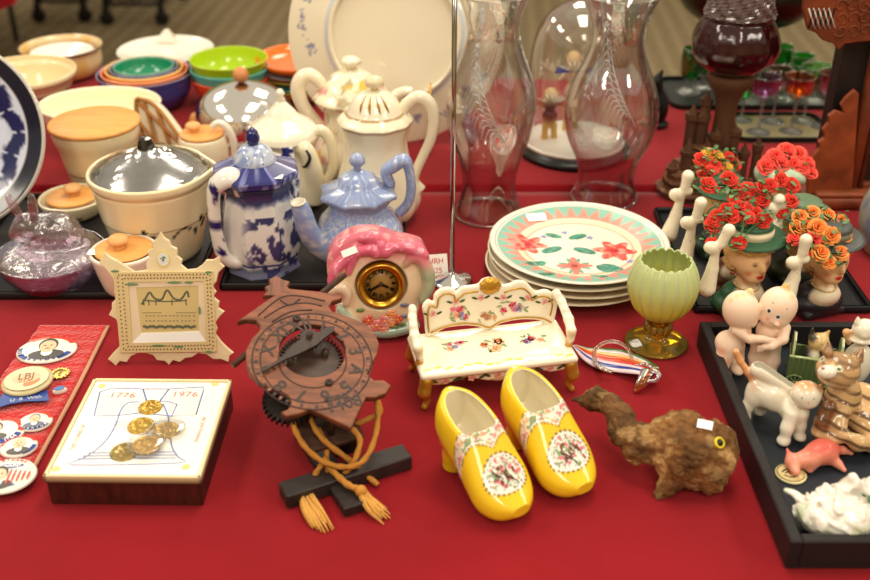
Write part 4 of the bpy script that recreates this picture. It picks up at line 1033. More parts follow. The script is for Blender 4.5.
# blown glass slipper
t = thing('glass_slipper', 'striped blown glass slipper, lying between settee and root bird', 'slipper', at(618, 362))
o0 = at(618, 362); lp = lambda px, py, z: at(px, py, TZ + z) - o0
Wv = rgb(226, 206, 216); Bl = rgb(40, 60, 150); Rd = rgb(222, 90, 40); Gn = rgb(60, 110, 50)
def ribbon(L, rs, c, nm, flat=.5): return MB().add(*tube([lp(*p) for p in L], rs, 12, 6, flat=flat), c).build(nm, 'pressed' if nm != 'heel' else 'amberglass', t)
body = MB()
bands = [((573, 345, .022), (582, 357, .012), (596, 368, .007), (612, 371, .007), (630, 371, .012), (645, 375, .018)), ]
SH = [(0, 0, Wv), (3.0, -3.2, Bl), (5.5, -6.4, Wv), (8, -9.5, rgb(214, 70, 50)), (10, -13, Rd), (11.5, -16, rgb(226, 190, 110)), (12, -19, Wv), (12, -21.5, Gn)]
for i, (dx, dy, c) in enumerate(SH):
    q = i / 7
    L = [(573 + .3 * dx, 345 - .12 * dy * 0, .022), (583 + dx * .5, 357 + dy * .38, .010 - .003 * q), (597 + dx * .6, 366 + dy * .75, .005), (615 + dx * .6, 370 + dy * .85, .005), (634 + dx * .7, 372 + dy * .6, .012), (652 + dx * .5, 375 + dy * .35, .020)]
    body.add(*tube([lp(*p) for p in L], [.001, .0036, .0042, .0040, .0040, .0016], 10, 6, flat=.55), c)
body.build('striped_sole', 'glaze', t)
ribbon([(596, 363, .008), (594, 352, .022), (604, 343, .030), (617, 342, .032), (628, 349, .026), (632, 360, .014)], [.0035, .004, .0035, .0035, .003, .003], rgb(236, 226, 200), 'instep_loop')
ribbon([(596, 363, .008), (603, 369, .013), (612, 372, .010)], [.0035, .004, .003], rgb(232, 200, 170), 'instep_edge')
ribbon([(634, 366, .012), (645, 364, .018), (655, 369, .021), (659, 376, .020), (654, 381, .016), (642, 380, .012)], [.0022, .003, .0035, .003, .003, .002], rgb(226, 196, 206), 'heel_rim')
ribbon([(648, 374, .014), (641, 384, .010), (637, 389, .0035), (638, 392, .002)], [.010, .007, .0052, .0048], rgb(240, 176, 90), 'heel', 1.0)

# root shaped like a bird
p0 = at(682, 468); t = thing('root_bird', 'gnarled brown root shaped like a long-necked bird, right of the yellow shoes', 'carved root', p0)
q = lambda px, py, z: at(px, py, TZ + z) - p0
BR = rgb(122, 84, 48); F = Fig(.012)
F.ell(q(690, 452, .036), (.044, .036, .034), BR, (0, 10, -10)).ell(q(712, 448, .040), (.026, .030, .028), BR).ell(q(668, 443, .040), (.028, .026, .026), rgb(138, 98, 58)).ell(q(683, 430, .052), (.026, .02, .02), BR)
F.chain([q(660, 447, .040), q(640, 441, .040), q(624, 432, .038), q(619, 416, .046), q(610, 404, .052), q(597, 399, .050), q(586, 398, .047), q(576, 399, .045)], [.020, .014, .015, .012, .011, .010, .0055, .004], rgb(106, 74, 44), .008)
F.ell(q(624, 426, .045), (.009, .008, .006), BR, k=.004).ell(q(640, 451, .032), (.018, .01, .01), BR)
F.chain([q(676, 470, .025), q(668, 484, .012), q(660, 494, .002)], [.013, .009, .006], BR).chain([q(712, 478, .018), q(722, 480, .0075)], [.016, .009], BR)
F.disp = lambda X: (fbm(X, 55, 4, 4) - .5) * .014 + (fbm(X * (1, 1, 1), 170, 9, 2) - .5) * .005
mb = MB(); F.put(mb, 130, colf=lambda P, C: mix(C, rgb(168, 134, 88), sstep(fbm(P, 60, 12), .52, .62) * .7)); mb.build('body', 'root', t)
def hitz(px, py):
    for z_ in np.arange(.09, 0, -.0005):
        p_ = q(px, py, z_)
        if F.d(np.array([tuple(p_)]))[0] < .001: return p_
    return q(px, py, .05)
e = hitz(719, 443)
MB().add(*lathe([(.0048, -.002), (.0062, 0), (.0060, .002), (.0042, .0024), (.0040, -.002)], 24, sm=2), rgb(228, 206, 40), M=TR(*e) @ rot2('Z', .2) @ rot2('X', .75) @ rot2('Y', .25)).build('eye_ring', 'plastic', t)
MB().add(*ball(e, .0042, 14, 8), rgb(20, 16, 12)).build('eye', 'plastic', t)
MB().add(*box(0, 0, 0, .016, .010, .0006), (1, 1, 1), M=TR(*(hitz(704, 425) + Vector((0, -.003, .003)))) @ rot2('Z', -.35) @ rot2('X', .5), smooth=False).build('price_sticker', 'paper', t)

# yellow porcelain heeled clogs
YL = rgb(238, 200, 38); INN = rgb(236, 226, 196)
def shoe(hp, tp, zr, label, flip):
    a = at(*hp); b = at(*tp); L = (b - a).length; ang = math.atan2(b.y - a.y, b.x - a.x)
    t = thing('porcelain_shoe', label, 'shoe', a, ang, 'pair of yellow porcelain clogs')
    xs = np.array([-.10, 0, .15, .35, .55, .72, .85, .95, 1.03]) * L
    zl = np.array([.50, .42, .34, .19, .06, .0, .005, .05, .14]) * zr
    zt = np.array([1.0, 1.03, 1.03, .98, .76, .56, .42, .33, .27]) * zr
    hw = np.array([.012, .0245, .029, .030, .0325, .0345, .0305, .0225, .0105])
    xf = np.linspace(xs[0], xs[-1], 60)
    def prof(y): return np.interp(xf, cr(list(zip(xs, y)), 8)[:, 0], cr(list(zip(xs, y)), 8)[:, 1])
    ZL, ZT, HW = prof(zl), prof(zt), prof(hw)
    def shell(off):
        def f(P):
            x = P[:, 0]; l = np.interp(x, xf, ZL) + off; tp_ = np.interp(x, xf, ZT) - off; h = np.interp(x, xf, HW) - off
            zc = (l + tp_) / 2; hz = np.maximum((tp_ - l) / 2, .003); h = np.maximum(h, .002)
            y = P[:, 1]; d = ((np.abs(y) / h) ** 2.4 + (np.abs(P[:, 2] - zc) / hz) ** 2.4) ** (1 / 2.4); d = (d - 1) * np.minimum(h, hz) * .8
            return np.maximum(d, np.maximum(xs[0] + off * 2 - x, x - xs[-1]) )
        return f
    F = Fig(.004); F.fn(shell(0), (xs[0], -.036, -.002), (xs[-1], .036, zr * 1.08), YL)
    # heel
    F.chain([(.02 * L, 0, .003), (.03 * L, 0, zr * .2), (.08 * L, 0, zr * .42)], [.0135, .0125, .020], YL, .008)
    F.fn(lambda P: P[:, 2] - 0.0006 if False else 0.0006 - P[:, 2] - .0 + 0 * P[:, 0] - 0, (0, 0, 0), (0, 0, 0), None, .001, True) if False else None
    # opening: slanted cut through the top, then hollow
    c0 = np.array((-.08 * L, zr * 1.02)); c1 = np.array((.36 * L, zr * .84))
    def cut(P):
        x, z = P[:, 0], P[:, 2]; n = np.array((-(c1 - c0)[1], (c1 - c0)[0])); n = n / np.linalg.norm(n)
        s = (x - c0[0]) * n[0] + (z - c0[1]) * n[1]; lim = x - c1[0] - .012 + P[:, 1] ** 2 * 12
        return np.maximum(-s, lim)
    F.fn(cut, (0, 0, 0), (0, 0, 0), None, .004, True)
    sh = shell(.0042)
    F.fn(lambda P: np.maximum(sh(P), P[:, 0] - .56 * L), (0, 0, 0), (0, 0, 0), INN, .002, True)
    def colf(P, C):
        inner = sh(P) < .0008; inner &= P[:, 0] < .58 * L; c = np.tile(YL, (len(P), 1))
        x = P[:, 0] / L; sd = np.abs(P[:, 1]); out = ~inner
        xb = x + 5.0 * sd * sd / L * (sd > 0) * .9 - .0   # band curves back down the sides
        bnd = (x > .50 + sd * 3.0 * 0 - .0) & (x < .62) & (P[:, 2] > .30 * zr)
        x2 = x + .10 * np.sin(np.clip(sd / .03, 0, 1) * PI * .5)
        bnd = (x2 > .475) & (x2 < .60) & (P[:, 2] > .16 * zr); ln = ((np.abs(x2 - .475) < .010) | (np.abs(x2 - .605) < .010)) & (P[:, 2] > .16 * zr)
        med = ((x - .775) / .135) ** 2 + (P[:, 1] / .0245) ** 2; mok = P[:, 2] > np.interp(P[:, 0], xf, ZL) + .006
        c = mix(c, rgb(240, 236, 218), (out & bnd) * 1.0); n = fbm(P, 300, 2); n2 = fbm(P, 240, 7); n3 = fbm(P, 260, 17)
        for m_ in ((out & (x2 > .495) & (x2 < .585) & (P[:, 2] > .16 * zr)), (out & (med < .75) & mok)):
            c = mix(c, rgb(110, 150, 90), m_ * sstep(n, .56, .6) * .85); c = mix(c, rgb(226, 120, 140), m_ * sstep(n2, .58, .62) * .9); c = mix(c, rgb(236, 170, 80), m_ * sstep(n3, .62, .65) * .8)
        c0_ = mix(c, rgb(238, 236, 224), (out & (med < 1) & mok) * 1.0 * (med > .75)); c = c0_
        c = np.where((out & (med < .78) & mok)[:, None], mix(mix(mix(np.tile(rgb(238, 236, 224), (len(P), 1)), rgb(110, 150, 90), sstep(n, .57, .6) * .85), rgb(220, 100, 120), sstep(n2, .60, .63) * .9), rgb(120, 70, 40), sstep(n3, .64, .66)), c)
        a = np.arctan2(P[:, 1] / .0245, (x - .775) / .135)
        c = mix(c, rgb(120, 96, 50), (out & (np.abs(med - 1.06) < .13) & mok & (np.cos(a * 26) > -.35)) * .85)
        c = mix(c, rgb(140, 104, 40), (out & ln & (np.sin(P[:, 1] * 1800) > -.4)) * .75)
        c = np.where(inner[:, None], INN, c); return c
    mb = MB(); v0, f0, C0 = F.mesh(150, colf=colf); v0[:, 2] = np.maximum(v0[:, 2], 0); mb.add(v0, f0, C0); mb.build('body', 'glaze', t)
    # painted birds in the medallion
    pm = MB(); 
    def surf(x, y):
        l = np.interp(x * L, xf, ZL); tz = np.interp(x * L, xf, ZT); h = np.interp(x * L, xf, HW); return (x * L, y, (l + tz) / 2 + (tz - l) / 2 * max(0, 1 - (abs(y) / h) ** 2.4) ** (1 / 2.4) + .0004)
    for (bx, by, s) in ((.80, .004 * flip, 1.0), (.76, -.009 * flip, .7)):
        pm.add(*tube([surf(bx - .05 * s, by - .006 * s), surf(bx, by), surf(bx + .035 * s, by + .004 * s)], [.0008, .0026 * s, .001], 8, 4, flat=.25), rgb(96, 54, 36))
        pm.add(*tube([surf(bx + .03 * s, by + .003 * s), surf(bx + .06 * s, by + .007 * s), surf(bx + .085 * s, by + .003 * s)], [.001, .0008, .0006], 8, 4, flat=.3), rgb(60, 50, 60))
        pm.add(*tube([surf(bx, by), surf(bx + .05 * s, by - .008 * s)], [.001, .0005], 6, 2, flat=.3), rgb(60, 90, 60))
    pm.build('painted_birds', 'glaze', t)
    return t
shoe((453, 464), (519, 524), .098, 'yellow porcelain clog with a bird medallion, nearer and left of the pair', 1)
shoe((516, 442), (582, 501), .098, 'yellow porcelain clog farther right of the pair, beside the root bird', -1)

# porcelain settee
yaw = math.radians(13.5); o0 = at(499, 394)
a0 = at(429, 407); b0 = at(566, 390); yaw = math.atan2(b0.y - a0.y, b0.x - a0.x); W_ = (b0 - a0).length + .014; D_ = .085
c0 = (a0 + b0) / 2
t = thing('porcelain_settee', 'miniature flowered porcelain settee with gold trim, behind the yellow shoes', 'settee', c0, yaw)
PW = rgb(246, 238, 214); GL = rgb(196, 146, 50); hz = .050
def w2l(p): q_ = Vector(p) - c0; return (q_.x * math.cos(yaw) + q_.y * math.sin(yaw), -q_.x * math.sin(yaw) + q_.y * math.cos(yaw))
F = Fig(.004)
F.box((0, D_ / 2 - .004, hz - .003), (W_ / 2 + .004, D_ / 2 + .004, .0045), .004, PW)
for yy in (0.001, D_ - .008):
    ap = [(-W_ / 2, hz), (-W_ / 2, hz - .017), (-W_ * .36, hz - .020), (-W_ * .22, hz - .012), (-W_ * .1, hz - .020), (0, hz - .024), (W_ * .1, hz - .020), (W_ * .22, hz - .012), (W_ * .36, hz - .020), (W_ / 2, hz - .017), (W_ / 2, hz)]
    g = poly_d(ap); F.fn(lambda P, g=g, yy=yy: np.maximum(g(P[:, [0, 2]]), np.abs(P[:, 1] - yy) - .003), (-W_ / 2, yy - .003, hz - .026), (W_ / 2, yy + .003, hz), PW)
for sx in (-1, 1): F.box((sx * (W_ / 2 - .002), D_ / 2 - .003, hz - .012), (.003, D_ / 2 - .004, .008), .002, PW)
mb = MB(); F.put(mb, 120, colf=lambda P, C: mix(C, GL, ((P[:, 2] < hz - .0165 + .004 * np.sin(P[:, 0] * 60)) & (P[:, 1] < .003)) * .7)); mb.build('seat', 'glaze', t)
for sx in (-1, 1):
    for yy, s in ((.0, -1), (D_ - .008, 1)):
        g = Fig(.004); g.chain([(sx * (W_ / 2 - .004), yy, hz - .012), (sx * (W_ / 2 - .001), yy + s * .002, hz - .026), (sx * (W_ / 2 - .005), yy, .010), (sx * (W_ / 2 - .001), yy + s * .003, .0035)], [.0085, .0075, .0035, .0042], GL, .004)
        m2 = MB(); g.put(m2, 50); m2.build('leg', 'giltpaint', t)
# back, traced on its own leaning plane at the rear of the seat
ub = Vector((math.cos(yaw), math.sin(yaw), 0)); nb = Vector((-math.sin(yaw), math.cos(yaw), 0)); ob = c0 + nb * (D_ - .010) + Vector((0, 0, hz))
pb = PL(ob, ub, nb * .16 + Vector((0, 0, 1)))
OB = [(426, 335), (424, 318), (422, 306), (428, 299), (433, 301), (434, 294), (441, 288), (451, 287), (456, 291), (462, 286), (477, 284), (482, 279), (490, 277), (498, 279), (502, 284), (510, 283), (516, 280), (525, 281), (531, 287), (536, 291), (545, 289), (553, 293), (557, 301), (556, 311), (552, 324), (545, 326), (540, 320), (520, 319), (500, 323), (489, 329), (478, 326), (462, 325), (444, 328), (434, 334)]
HB = pb.hits(OB); Mb = TR(*c0) @ Matrix.Rotation(yaw, 4, 'Z'); Mb = Mb.inverted() @ pb.mat()
F = Fig(.003); relief(F, [tuple(p) for p in cr(HB, 3, True)], -.004, .004, .003, .001, .01, PW)
mb = MB(); F.put(mb, 120, M=Mb); bk = mb.build('backrest', 'glaze', t)
gm = MB(); gl_ = pb.hits([(428, 331), (427, 312), (430, 304), (436, 306), (438, 297), (445, 292), (453, 294), (455, 299), (464, 292), (477, 290)]); gm.add(*tube([(*p, .0052) for p in gl_], .0011, 8, 4), GL, M=Mb)
gl_ = pb.hits([(503, 291), (512, 288), (522, 287), (529, 293), (531, 299), (538, 295), (547, 296), (551, 303), (549, 314)]); gm.add(*tube([(*p, .0052) for p in gl_], .0011, 8, 4), GL, M=Mb)
gl_ = pb.hits([(430, 331), (445, 325), (462, 322), (478, 323), (489, 326), (500, 320), (520, 316), (541, 317), (550, 321)]); gm.add(*tube([(*p, .0050) for p in gl_], .0011, 8, 4), GL, M=Mb)
gm.build('gold_line', 'giltpaint', bk)
ch = pb.hit(489.5, 284.5); cm_ = MB()
V0, F0 = lathe([(.0125, 0), (.0115, .004), (.006, .0065), (0, .007)], 60, lambda T, I, Z: 1 + .13 * np.abs(np.cos(T * 4.5)), sm=3); cm_.add(V0 * (1, .8, 1), F0, GL, M=Mb @ TR(ch[0], ch[1], .003)); cm_.build('shell_crest', 'giltpaint', bk)
rn = random.Random(3); fm = MB()
for x, y, s in ((458, 312, .013), (511, 305, .013)): h = pb.hit(x, y); spray(fm, h[0], h[1], .0052, s, Mb, rn)
h = pb.hit(490, 313); spray(fm, h[0], h[1], .0052, .011, Mb, rn, (rgb(226, 170, 110), rgb(190, 130, 70), rgb(230, 190, 140), rgb(206, 140, 90)))
for x, y in ((455, 300), (480, 296), (502, 296), (527, 296), (432, 312), (543, 300)): h = pb.hit(x, y); flower(fm, h[0], h[1], .0053, .0045, rgb(230, 150, 140), Mb); leafd(fm, h[0] + .008, h[1], .0052, .004, .4, rgb(70, 90, 50), Mb); leafd(fm, h[0] - .008, h[1], .0052, .004, -.4, rgb(70, 90, 50), Mb)
fm.build('painted_flowers', 'glaze', bk)
ps = PL(c0 + Vector((0, 0, hz + .0018)), ub, nb); Ms = TR(0, 0, hz + .0018); fs = MB()
for x, y, s, cs in ((454, 346, .013, None), (533, 338, .013, None), (495, 345, .019, (rgb(240, 180, 120), rgb(236, 160, 90), rgb(244, 204, 150), rgb(226, 150, 100)))):
    h = ps.hit(x, y)
    spray(fs, h[0], h[1], 0, s, Ms, rn) if cs is None else spray(fs, h[0], h[1], 0, s, Ms, rn, cs)
for k in range(15):
    x = -W_ / 2 + W_ * (k + .5) / 15; fs.add(*disc((x, .002 + .003 * math.sin(k * 1.7), 0), .006, .0022, 10, .0003, .3 * math.sin(k)), rgb(232, 206, 100), M=Ms, smooth=False)
for k in range(11):
    x = -W_ / 2 + W_ * (k + .6) / 11.5; Mf = TR(x, -.0032, hz - .0125) @ rot2('X', PI / 2); (flower(fs, 0, 0, 0, .005, rgb(226, 150, 130), Mf) if k % 2 else (leafd(fs, -.003, 0, 0, .005, .5, rgb(60, 80, 44), Mf), leafd(fs, .003, .001, 0, .005, -.5, rgb(60, 80, 44), Mf)))
fs.build('painted_flowers', 'glaze', t)
for sx, L in ((-1, [(424, 310), (425, 322), (431, 338), (436, 350), (432, 358)]), (1, [(553, 303), (562, 312), (570, 326), (573, 334), (566, 340)])):
    xx = sx * (W_ / 2 + .001); z1 = hz + .05
    g = Fig(.003); ch_ = [(xx * .97, D_ - .010, hz + .044), (xx, D_ * .72, hz + .040), (xx * 1.02, D_ * .42, hz + .029), (xx * 1.01, D_ * .25, hz + .022), (xx, D_ * .20, hz + .012)]
    g.chain(ch_, [.0055, .0052, .006, .0058, .004], PW, .003); g.chain([(xx, D_ * .22, hz + .020), (xx * .985, D_ * .23, hz + .008), (xx * .99, D_ * .25, hz)], [.0045, .0035, .0055], GL, .003)
    for j in range(5): p = ch_[j % 3]; q_ = ch_[j % 3 + 1]; u_ = (j % 2) * .5 + .2; g.ell([p[i] + (q_[i] - p[i]) * u_ + (.004 if i == 2 else 0) for i in range(3)], .0035, rgb(232, 190, 170) if j % 2 else PW)
    m2 = MB(); g.put(m2, 60); m2.build('armrest', 'glaze', t)

# carved wooden clock on a cross base
o0 = at(314, 362, TZ + .115); yw = math.radians(25); ln = math.radians(69)
pc = PL(o0, (math.cos(yw), math.sin(yw), 0), (-math.sin(yw) * math.sin(ln), math.cos(yw) * math.sin(ln), math.cos(ln)))
t = thing('wooden_clock', 'carved wooden clock with toothed gear and ochre cords, on a dark cross base', 'clock', at(345, 470))
Rt = TR(*t.location).inverted() @ pc.mat(); WD = rgb(126, 74, 48); DK = rgb(58, 38, 28)
OC = [(237.5, 321), (247, 319), (256, 320), (260, 325), (260, 330), (252, 338), (246, 350), (246, 362), (250, 373), (259, 382), (270, 388), (281, 391), (289, 396), (291.5, 403), (288, 409), (281, 412), (286, 416), (298, 414), (310, 409), (330, 418), (351, 428), (359, 411), (366, 397), (376, 397), (386, 393), (391, 385), (384, 380), (374, 380), (367, 374), (371, 365), (377, 354), (379, 343), (375, 333), (366, 324), (353, 318), (342, 314), (332, 311), (329, 306), (332, 301), (342, 298), (343, 295), (315, 291), (285, 288), (260, 305)]
hc_ = pc.hit(312.5, 350); hr = abs(pc.hit(347, 350)[0] - hc_[0]); hole = [(hc_[0] + math.cos(a) * hr, hc_[1] + math.sin(a) * hr) for a in np.linspace(0, 2 * PI, 49)[:-1]][::-1]
v0, f0 = slab([pc.hits(OC), hole], .009, .0012)
mb = MB(); mb.add(v0 - (0, 0, .009), f0, lambda P: mix(WD, DK, (P[:, 2] < -.0015) * .9), smooth=False, M=Rt); fp = mb.build('dial_board', 'wood', t)
cv = MB(); CV = rgb(50, 28, 20); dr_ = abs(pc.hit(379, 350)[0] - hc_[0])
dc_ = pc.hit(312.5, 360); 
for rr_, w_ in ((.97, .0009), (.84, .0007), (.55, .0008)): cv.add(*tube([(dc_[0] + math.cos(a) * dr_ * rr_ * .95, dc_[1] + math.sin(a) * dr_ * rr_ * .95, .0002) for a in np.linspace(0, 2 * PI, 61)[:-1]], w_, 5, 1, True, flat=.4), CV, M=Rt)
for i in range(48):
    a = 2 * PI * i / 48; cv.add(*box(0, 0, .0002, .0042, .003, .0005), rgb(132, 86, 62) if i % 2 else CV, M=Rt @ TR(dc_[0] + math.cos(a) * dr_ * .865, dc_[1] + math.sin(a) * dr_ * .865, 0) @ rot2('Z', a), smooth=False)
for i, s_ in enumerate(('XII', 'I', '2', '3', 'A', '5', '6', '7', '8', '9', 'X', 'XI')):
    a = math.radians(-30 * i - 3); cv.add(*text(s_, .021, .0006, bold=.0004), CV, M=Rt @ TR(dc_[0] + math.sin(-a) * dr_ * .69, dc_[1] + math.cos(a) * dr_ * .69, 0) @ rot2('Z', a), smooth=False)
for (x, y), s_, z_ in (((336, 397), 'anno', .013), ((344, 404), '1408', .020)):
    h = pc.hit(x, y); cv.add(*text(s_, z_, .0006, bold=.0003), CV, M=Rt @ TR(h[0], h[1], 0) @ rot2('Z', -.02), smooth=False)
for L in ([(258, 316), (280, 298), (300, 296), (325, 301)], [(264, 318), (285, 306), (305, 303), (322, 306)], [(272, 322), (290, 312), (312, 310)], [(280, 300), (290, 305), (300, 299)]):
    cv.add(*tube([(*p, .0003) for p in pc.hits(L)], .0009, 5, 4, flat=.5), CV, M=Rt)
cv.build('carving', 'woodx', fp)
for x, y in ((296.5, 319), (329, 383)):
    h = pc.hit(x, y); MB().add(*lathe([(.0045, 0), (.0042, .003), (.002, .0035), (.0018, .001), (0, .001)], 16), DK, M=Rt @ TR(h[0], h[1], 0)).build('peg', 'darkwood', fp)
def gear(r, n, th, tooth, c=DK):
    L = []
    for i in range(n):
        for a, q_ in ((0, r - tooth), (.3, r - tooth), (.42, r), (.72, r), (.85, r - tooth)): an = 2 * PI * (i + a) / n; L.append((math.cos(an) * q_, math.sin(an) * q_))
    return slab([L], th)
v0, f0 = gear(hr * .98, 44, .006, .0055); MB().add(v0, f0, rgb(66, 46, 36), smooth=False, M=Rt @ TR(hc_[0], hc_[1], -.022)).build('gear_wheel', 'darkwood', t)
hb = pc.hit(309, 340); v0, f0 = gear(.012, 14, .010, .0025); MB().add(v0, f0, rgb(50, 36, 30), smooth=False, M=Rt @ TR(hb[0], hb[1], -.004)).build('pinion', 'darkwood', t)
MB().add(*tube([(hb[0], hb[1], -.03), (hb[0], hb[1], .012)], .0035, 12, 1), DK, M=Rt).build('arbor', 'darkwood', t)
h0, h1_ = pc.hit(262, 375), pc.hit(334, 330); dv = Vector((h1_[0] - h0[0], h1_[1] - h0[1])).normalized(); pv = Vector((-dv.y, dv.x)); H0_ = Vector(h0); H1_ = Vector(h1_); Hb = H0_ + dv * (Vector(hb) - H0_).dot(dv)
LH = [H0_ + pv * .001, H0_ + dv * .028 + pv * .0025, Hb - dv * .022 + pv * .008, Hb + pv * .010, Hb + dv * .010 + pv * .004, H1_ - dv * .008 + pv * .005, H1_, H1_ - dv * .006 - pv * .005, Hb + dv * .010 - pv * .006, Hb - pv * .008, Hb - dv * .022 - pv * .006, H0_ + dv * .028 - pv * .0025, H0_ - pv * .001]
v0, f0 = slab([[tuple(p) for p in LH]], .003, .0005); MB().add(v0, f0, rgb(52, 34, 26), smooth=False, M=Rt @ TR(0, 0, .004)).build('hour_hand', 'woodx', t)
# foliot bar behind the board with its finial, back board, post
fa, fb_ = pc.hit(233, 349), pc.hit(347, 258)
MB().add(*tube([(*fa, -.03), (*fb_, -.03)], .0042, 4, 1), rgb(74, 46, 32), M=Rt).build('foliot_bar', 'darkwood', t)
LF = [(263, 293), (268, 288), (265, 284), (271, 282), (269, 277), (276, 273), (283, 277), (290, 279), (287, 284), (292, 288), (286, 293)]
v0, f0 = slab([pc.hits(LF)], .008, .001); MB().add(v0, f0, rgb(124, 74, 52), smooth=False, M=Rt @ TR(0, 0, -.012)).build('leaf_finial', 'woodx', t)
bx = pc.hit(318, 372); MB().add(*box(bx[0], bx[1] - .004, -.047, .066, .125, .007, .001), rgb(70, 44, 32), M=Rt, smooth=False).build('back_board', 'darkwood', t)
for dx_, dy_ in ((-.02, .03), (.02, .03), (.0, -.052)): MB().add(*tube([(bx[0] + dx_, bx[1] + dy_, -.045), (bx[0] + dx_, bx[1] + dy_, -.008)], .004, 10, 1), DK, M=Rt).build('pillar', 'darkwood', t)
v0, f0 = gear(.030, 30, .008, .004); gg = pc.hit(283, 394); MB().add(v0, f0, rgb(34, 26, 22), smooth=False, M=Rt @ TR(gg[0] + .012, gg[1] + .008, -.036)).build('crown_wheel', 'darkwood', t)
wl = lambda px, py, z: at(px, py, TZ + z) - t.location
pt_ = wl(342, 412, .07); MB().add(*tube([(pt_.x + .004, pt_.y + .012, .012), (pt_.x - .004, pt_.y + .018, .05), (pt_.x - .012, pt_.y + .03, .082)], [.021, .017, .020], 4, 1), rgb(44, 30, 24), M=None).build('post', 'darkwood', t)
Lb = at(285, 489, TZ + .017); Rb = at(405, 451, TZ + .017); ang = math.atan2(Rb.y - Lb.y, Rb.x - Lb.x); mc = (Lb + Rb) / 2 - t.location
MB().add(*box(0, 0, .009, (Rb - Lb).length + .006, .026, .018, .0015), rgb(44, 36, 34), M=TR(mc.x, mc.y, 0) @ rot2('Z', ang), smooth=False).build('cross_foot', 'darkwood', t)
fe = at(353, 503, TZ + .012) - t.location; nv = Vector((-math.sin(ang), math.cos(ang), 0)); m3 = fe + nv * .07
MB().add(*box(0, 0, .0065, .024, .15, .013, .0015), rgb(40, 32, 30), M=TR(m3.x, m3.y, 0) @ rot2('Z', ang), smooth=False).build('long_foot', 'darkwood', t)
RP = rgb(196, 138, 62)
def cord(L, r=.0031, nm='cord'):
    pts = [wl(*p) for p in L]; Q = cr(pts, 10); V0, F0 = tube(Q, r, 10, 1, up=(.3, .2, 1))
    ph = np.repeat(np.arange(len(Q)), 10)[:len(V0)] * .9 + np.tile(np.arange(10), len(Q))[:len(V0)] * 2 * PI / 10 * 2; c_ = np.repeat(Q, 10, axis=0)[:len(V0)]; V0 = c_ + (V0 - c_) * (1 + .12 * np.sin(ph))[:, None]
    return MB().add(V0, F0, lambda P: mix(RP, rgb(150, 96, 40), fbm(P, 300, 2) * .5)).build(nm, 'fibre', t)
cord([(292, 418, .07), (296, 432, .062), (307, 449, .048), (324, 462, .034), (345, 467, .027), (362, 462, .032), (373, 444, .045), (378, 418, .06), (376, 398, .072)])
cord([(308, 412, .07), (316, 430, .06), (328, 444, .048), (348, 459, .028), (365, 474, .010), (378, 485, .0035)])
cord([(318, 428, .055), (326, 448, .04), (327, 468, .02), (333, 480, .01), (343, 475, .014), (355, 459, .034), (360, 440, .05), (352, 428, .06)])
cord([(326, 458, .036), (318, 470, .022), (311, 482, .010), (306, 491, .006)])
cord([(328, 466, .024), (340, 478, .021), (350, 486, .020), (362, 490, .018)], .0036)
cord([(376, 398, .07), (380, 412, .06), (366, 420, .055), (356, 424, .05)])
def tassel(L, w_, nm='tassel', seed=1):
    rn = random.Random(seed); mb = MB(); pts = [wl(*p) for p in L]; d = (pts[-1] - pts[0]); sd = Vector((-d.y, d.x, 0)).normalized()
    mb.add(*ball(pts[0], .0065, 12, 8), RP)
    for i in range(34):
        o = rn.uniform(-1, 1); zz = rn.uniform(0, 1); S = []
        for j, p in enumerate(pts):
            q_ = j / (len(pts) - 1); S.append(p + sd * (o * w_ * (.35 + .65 * math.sin(min(q_ * 1.6, 1.4))) + rn.uniform(-.0012, .0012)) + Vector((0, 0, (zz - .4) * .007 * (1 - q_ * .6))))
        if rn.random() < .3: S[-1] = S[-1] + d.normalized() * rn.uniform(.003, .012)
        for s_ in S: s_.z = max(s_.z, .0012)
        mb.add(*tube(S, [.0016, .0014, .0011, .0006][:len(S)] if len(S) == 4 else .0012, 5, 3), mix(RP, rgb(226, 176, 96), rn.random()))
    return mb.build(nm, 'fibre', t)
tassel([(306, 490, .007), (308, 501, .007), (315, 513, .006), (322, 525, .002)], .011)
tassel([(361, 491, .019), (367, 499, .012), (374, 507, .008), (381, 514, .004)], .009, seed=4)

# carved picture frame
o0 = at(170, 361.5); pf = PL(o0, (1, .02, 0), (0, .33, 1))
t = thing('picture_frame', 'ornate pearly picture frame with spiky corners, beside the coin box', 'picture frame', M=pf.mat())
OF = [(161.5, 231), (165, 237), (170, 240), (172, 245), (178, 248), (178, 255), (183, 259), (182, 264), (188, 269), (197, 268), (203, 264), (207, 259), (214, 259), (220.7, 255), (221, 262), (225, 266), (219, 272), (217, 281), (213, 286), (217, 291), (214, 296), (220, 301), (219, 307), (225, 311), (220, 316), (216, 322), (218, 328), (216, 333), (222, 341), (228, 347), (234, 352), (230, 355), (229, 361), (222, 358), (214, 358), (207, 353), (199, 352), (193, 356), (186, 357), (181, 361), (174, 359), (170, 364), (166, 360), (158, 359), (154, 354), (147, 352), (139, 352), (132, 355), (128, 361), (121, 360), (117, 365), (113, 361), (109, 358), (114, 352), (120, 346), (123, 340), (126, 332), (121, 325), (117, 318), (110, 314), (113, 308), (113, 302), (118, 297), (115, 291), (118, 285), (113, 276), (107, 268), (100, 262), (104, 257), (106, 252), (112, 257), (120, 261), (128, 266), (136, 271), (148, 269), (147, 263), (151, 257), (148, 251), (154, 247), (153, 241), (158, 238)]
PF = rgb(214, 190, 142)
v0, f0 = slab([pf.hits(OF)], .006, .001); MB().add(v0, f0, lambda P: mix(PF, rgb(240, 226, 190), fbm(P, 60, 2)), smooth=False).build('pearl_plate', 'satin', t)
def ring2(A, B, z0, th, c, nm, mt='satin', sm_=False): v0, f0 = slab([pf.hits(A), pf.hits(B)[::-1]], th, .0003); return MB().add(v0 + (0, 0, z0), f0, c, smooth=False).build(nm, mt, t)
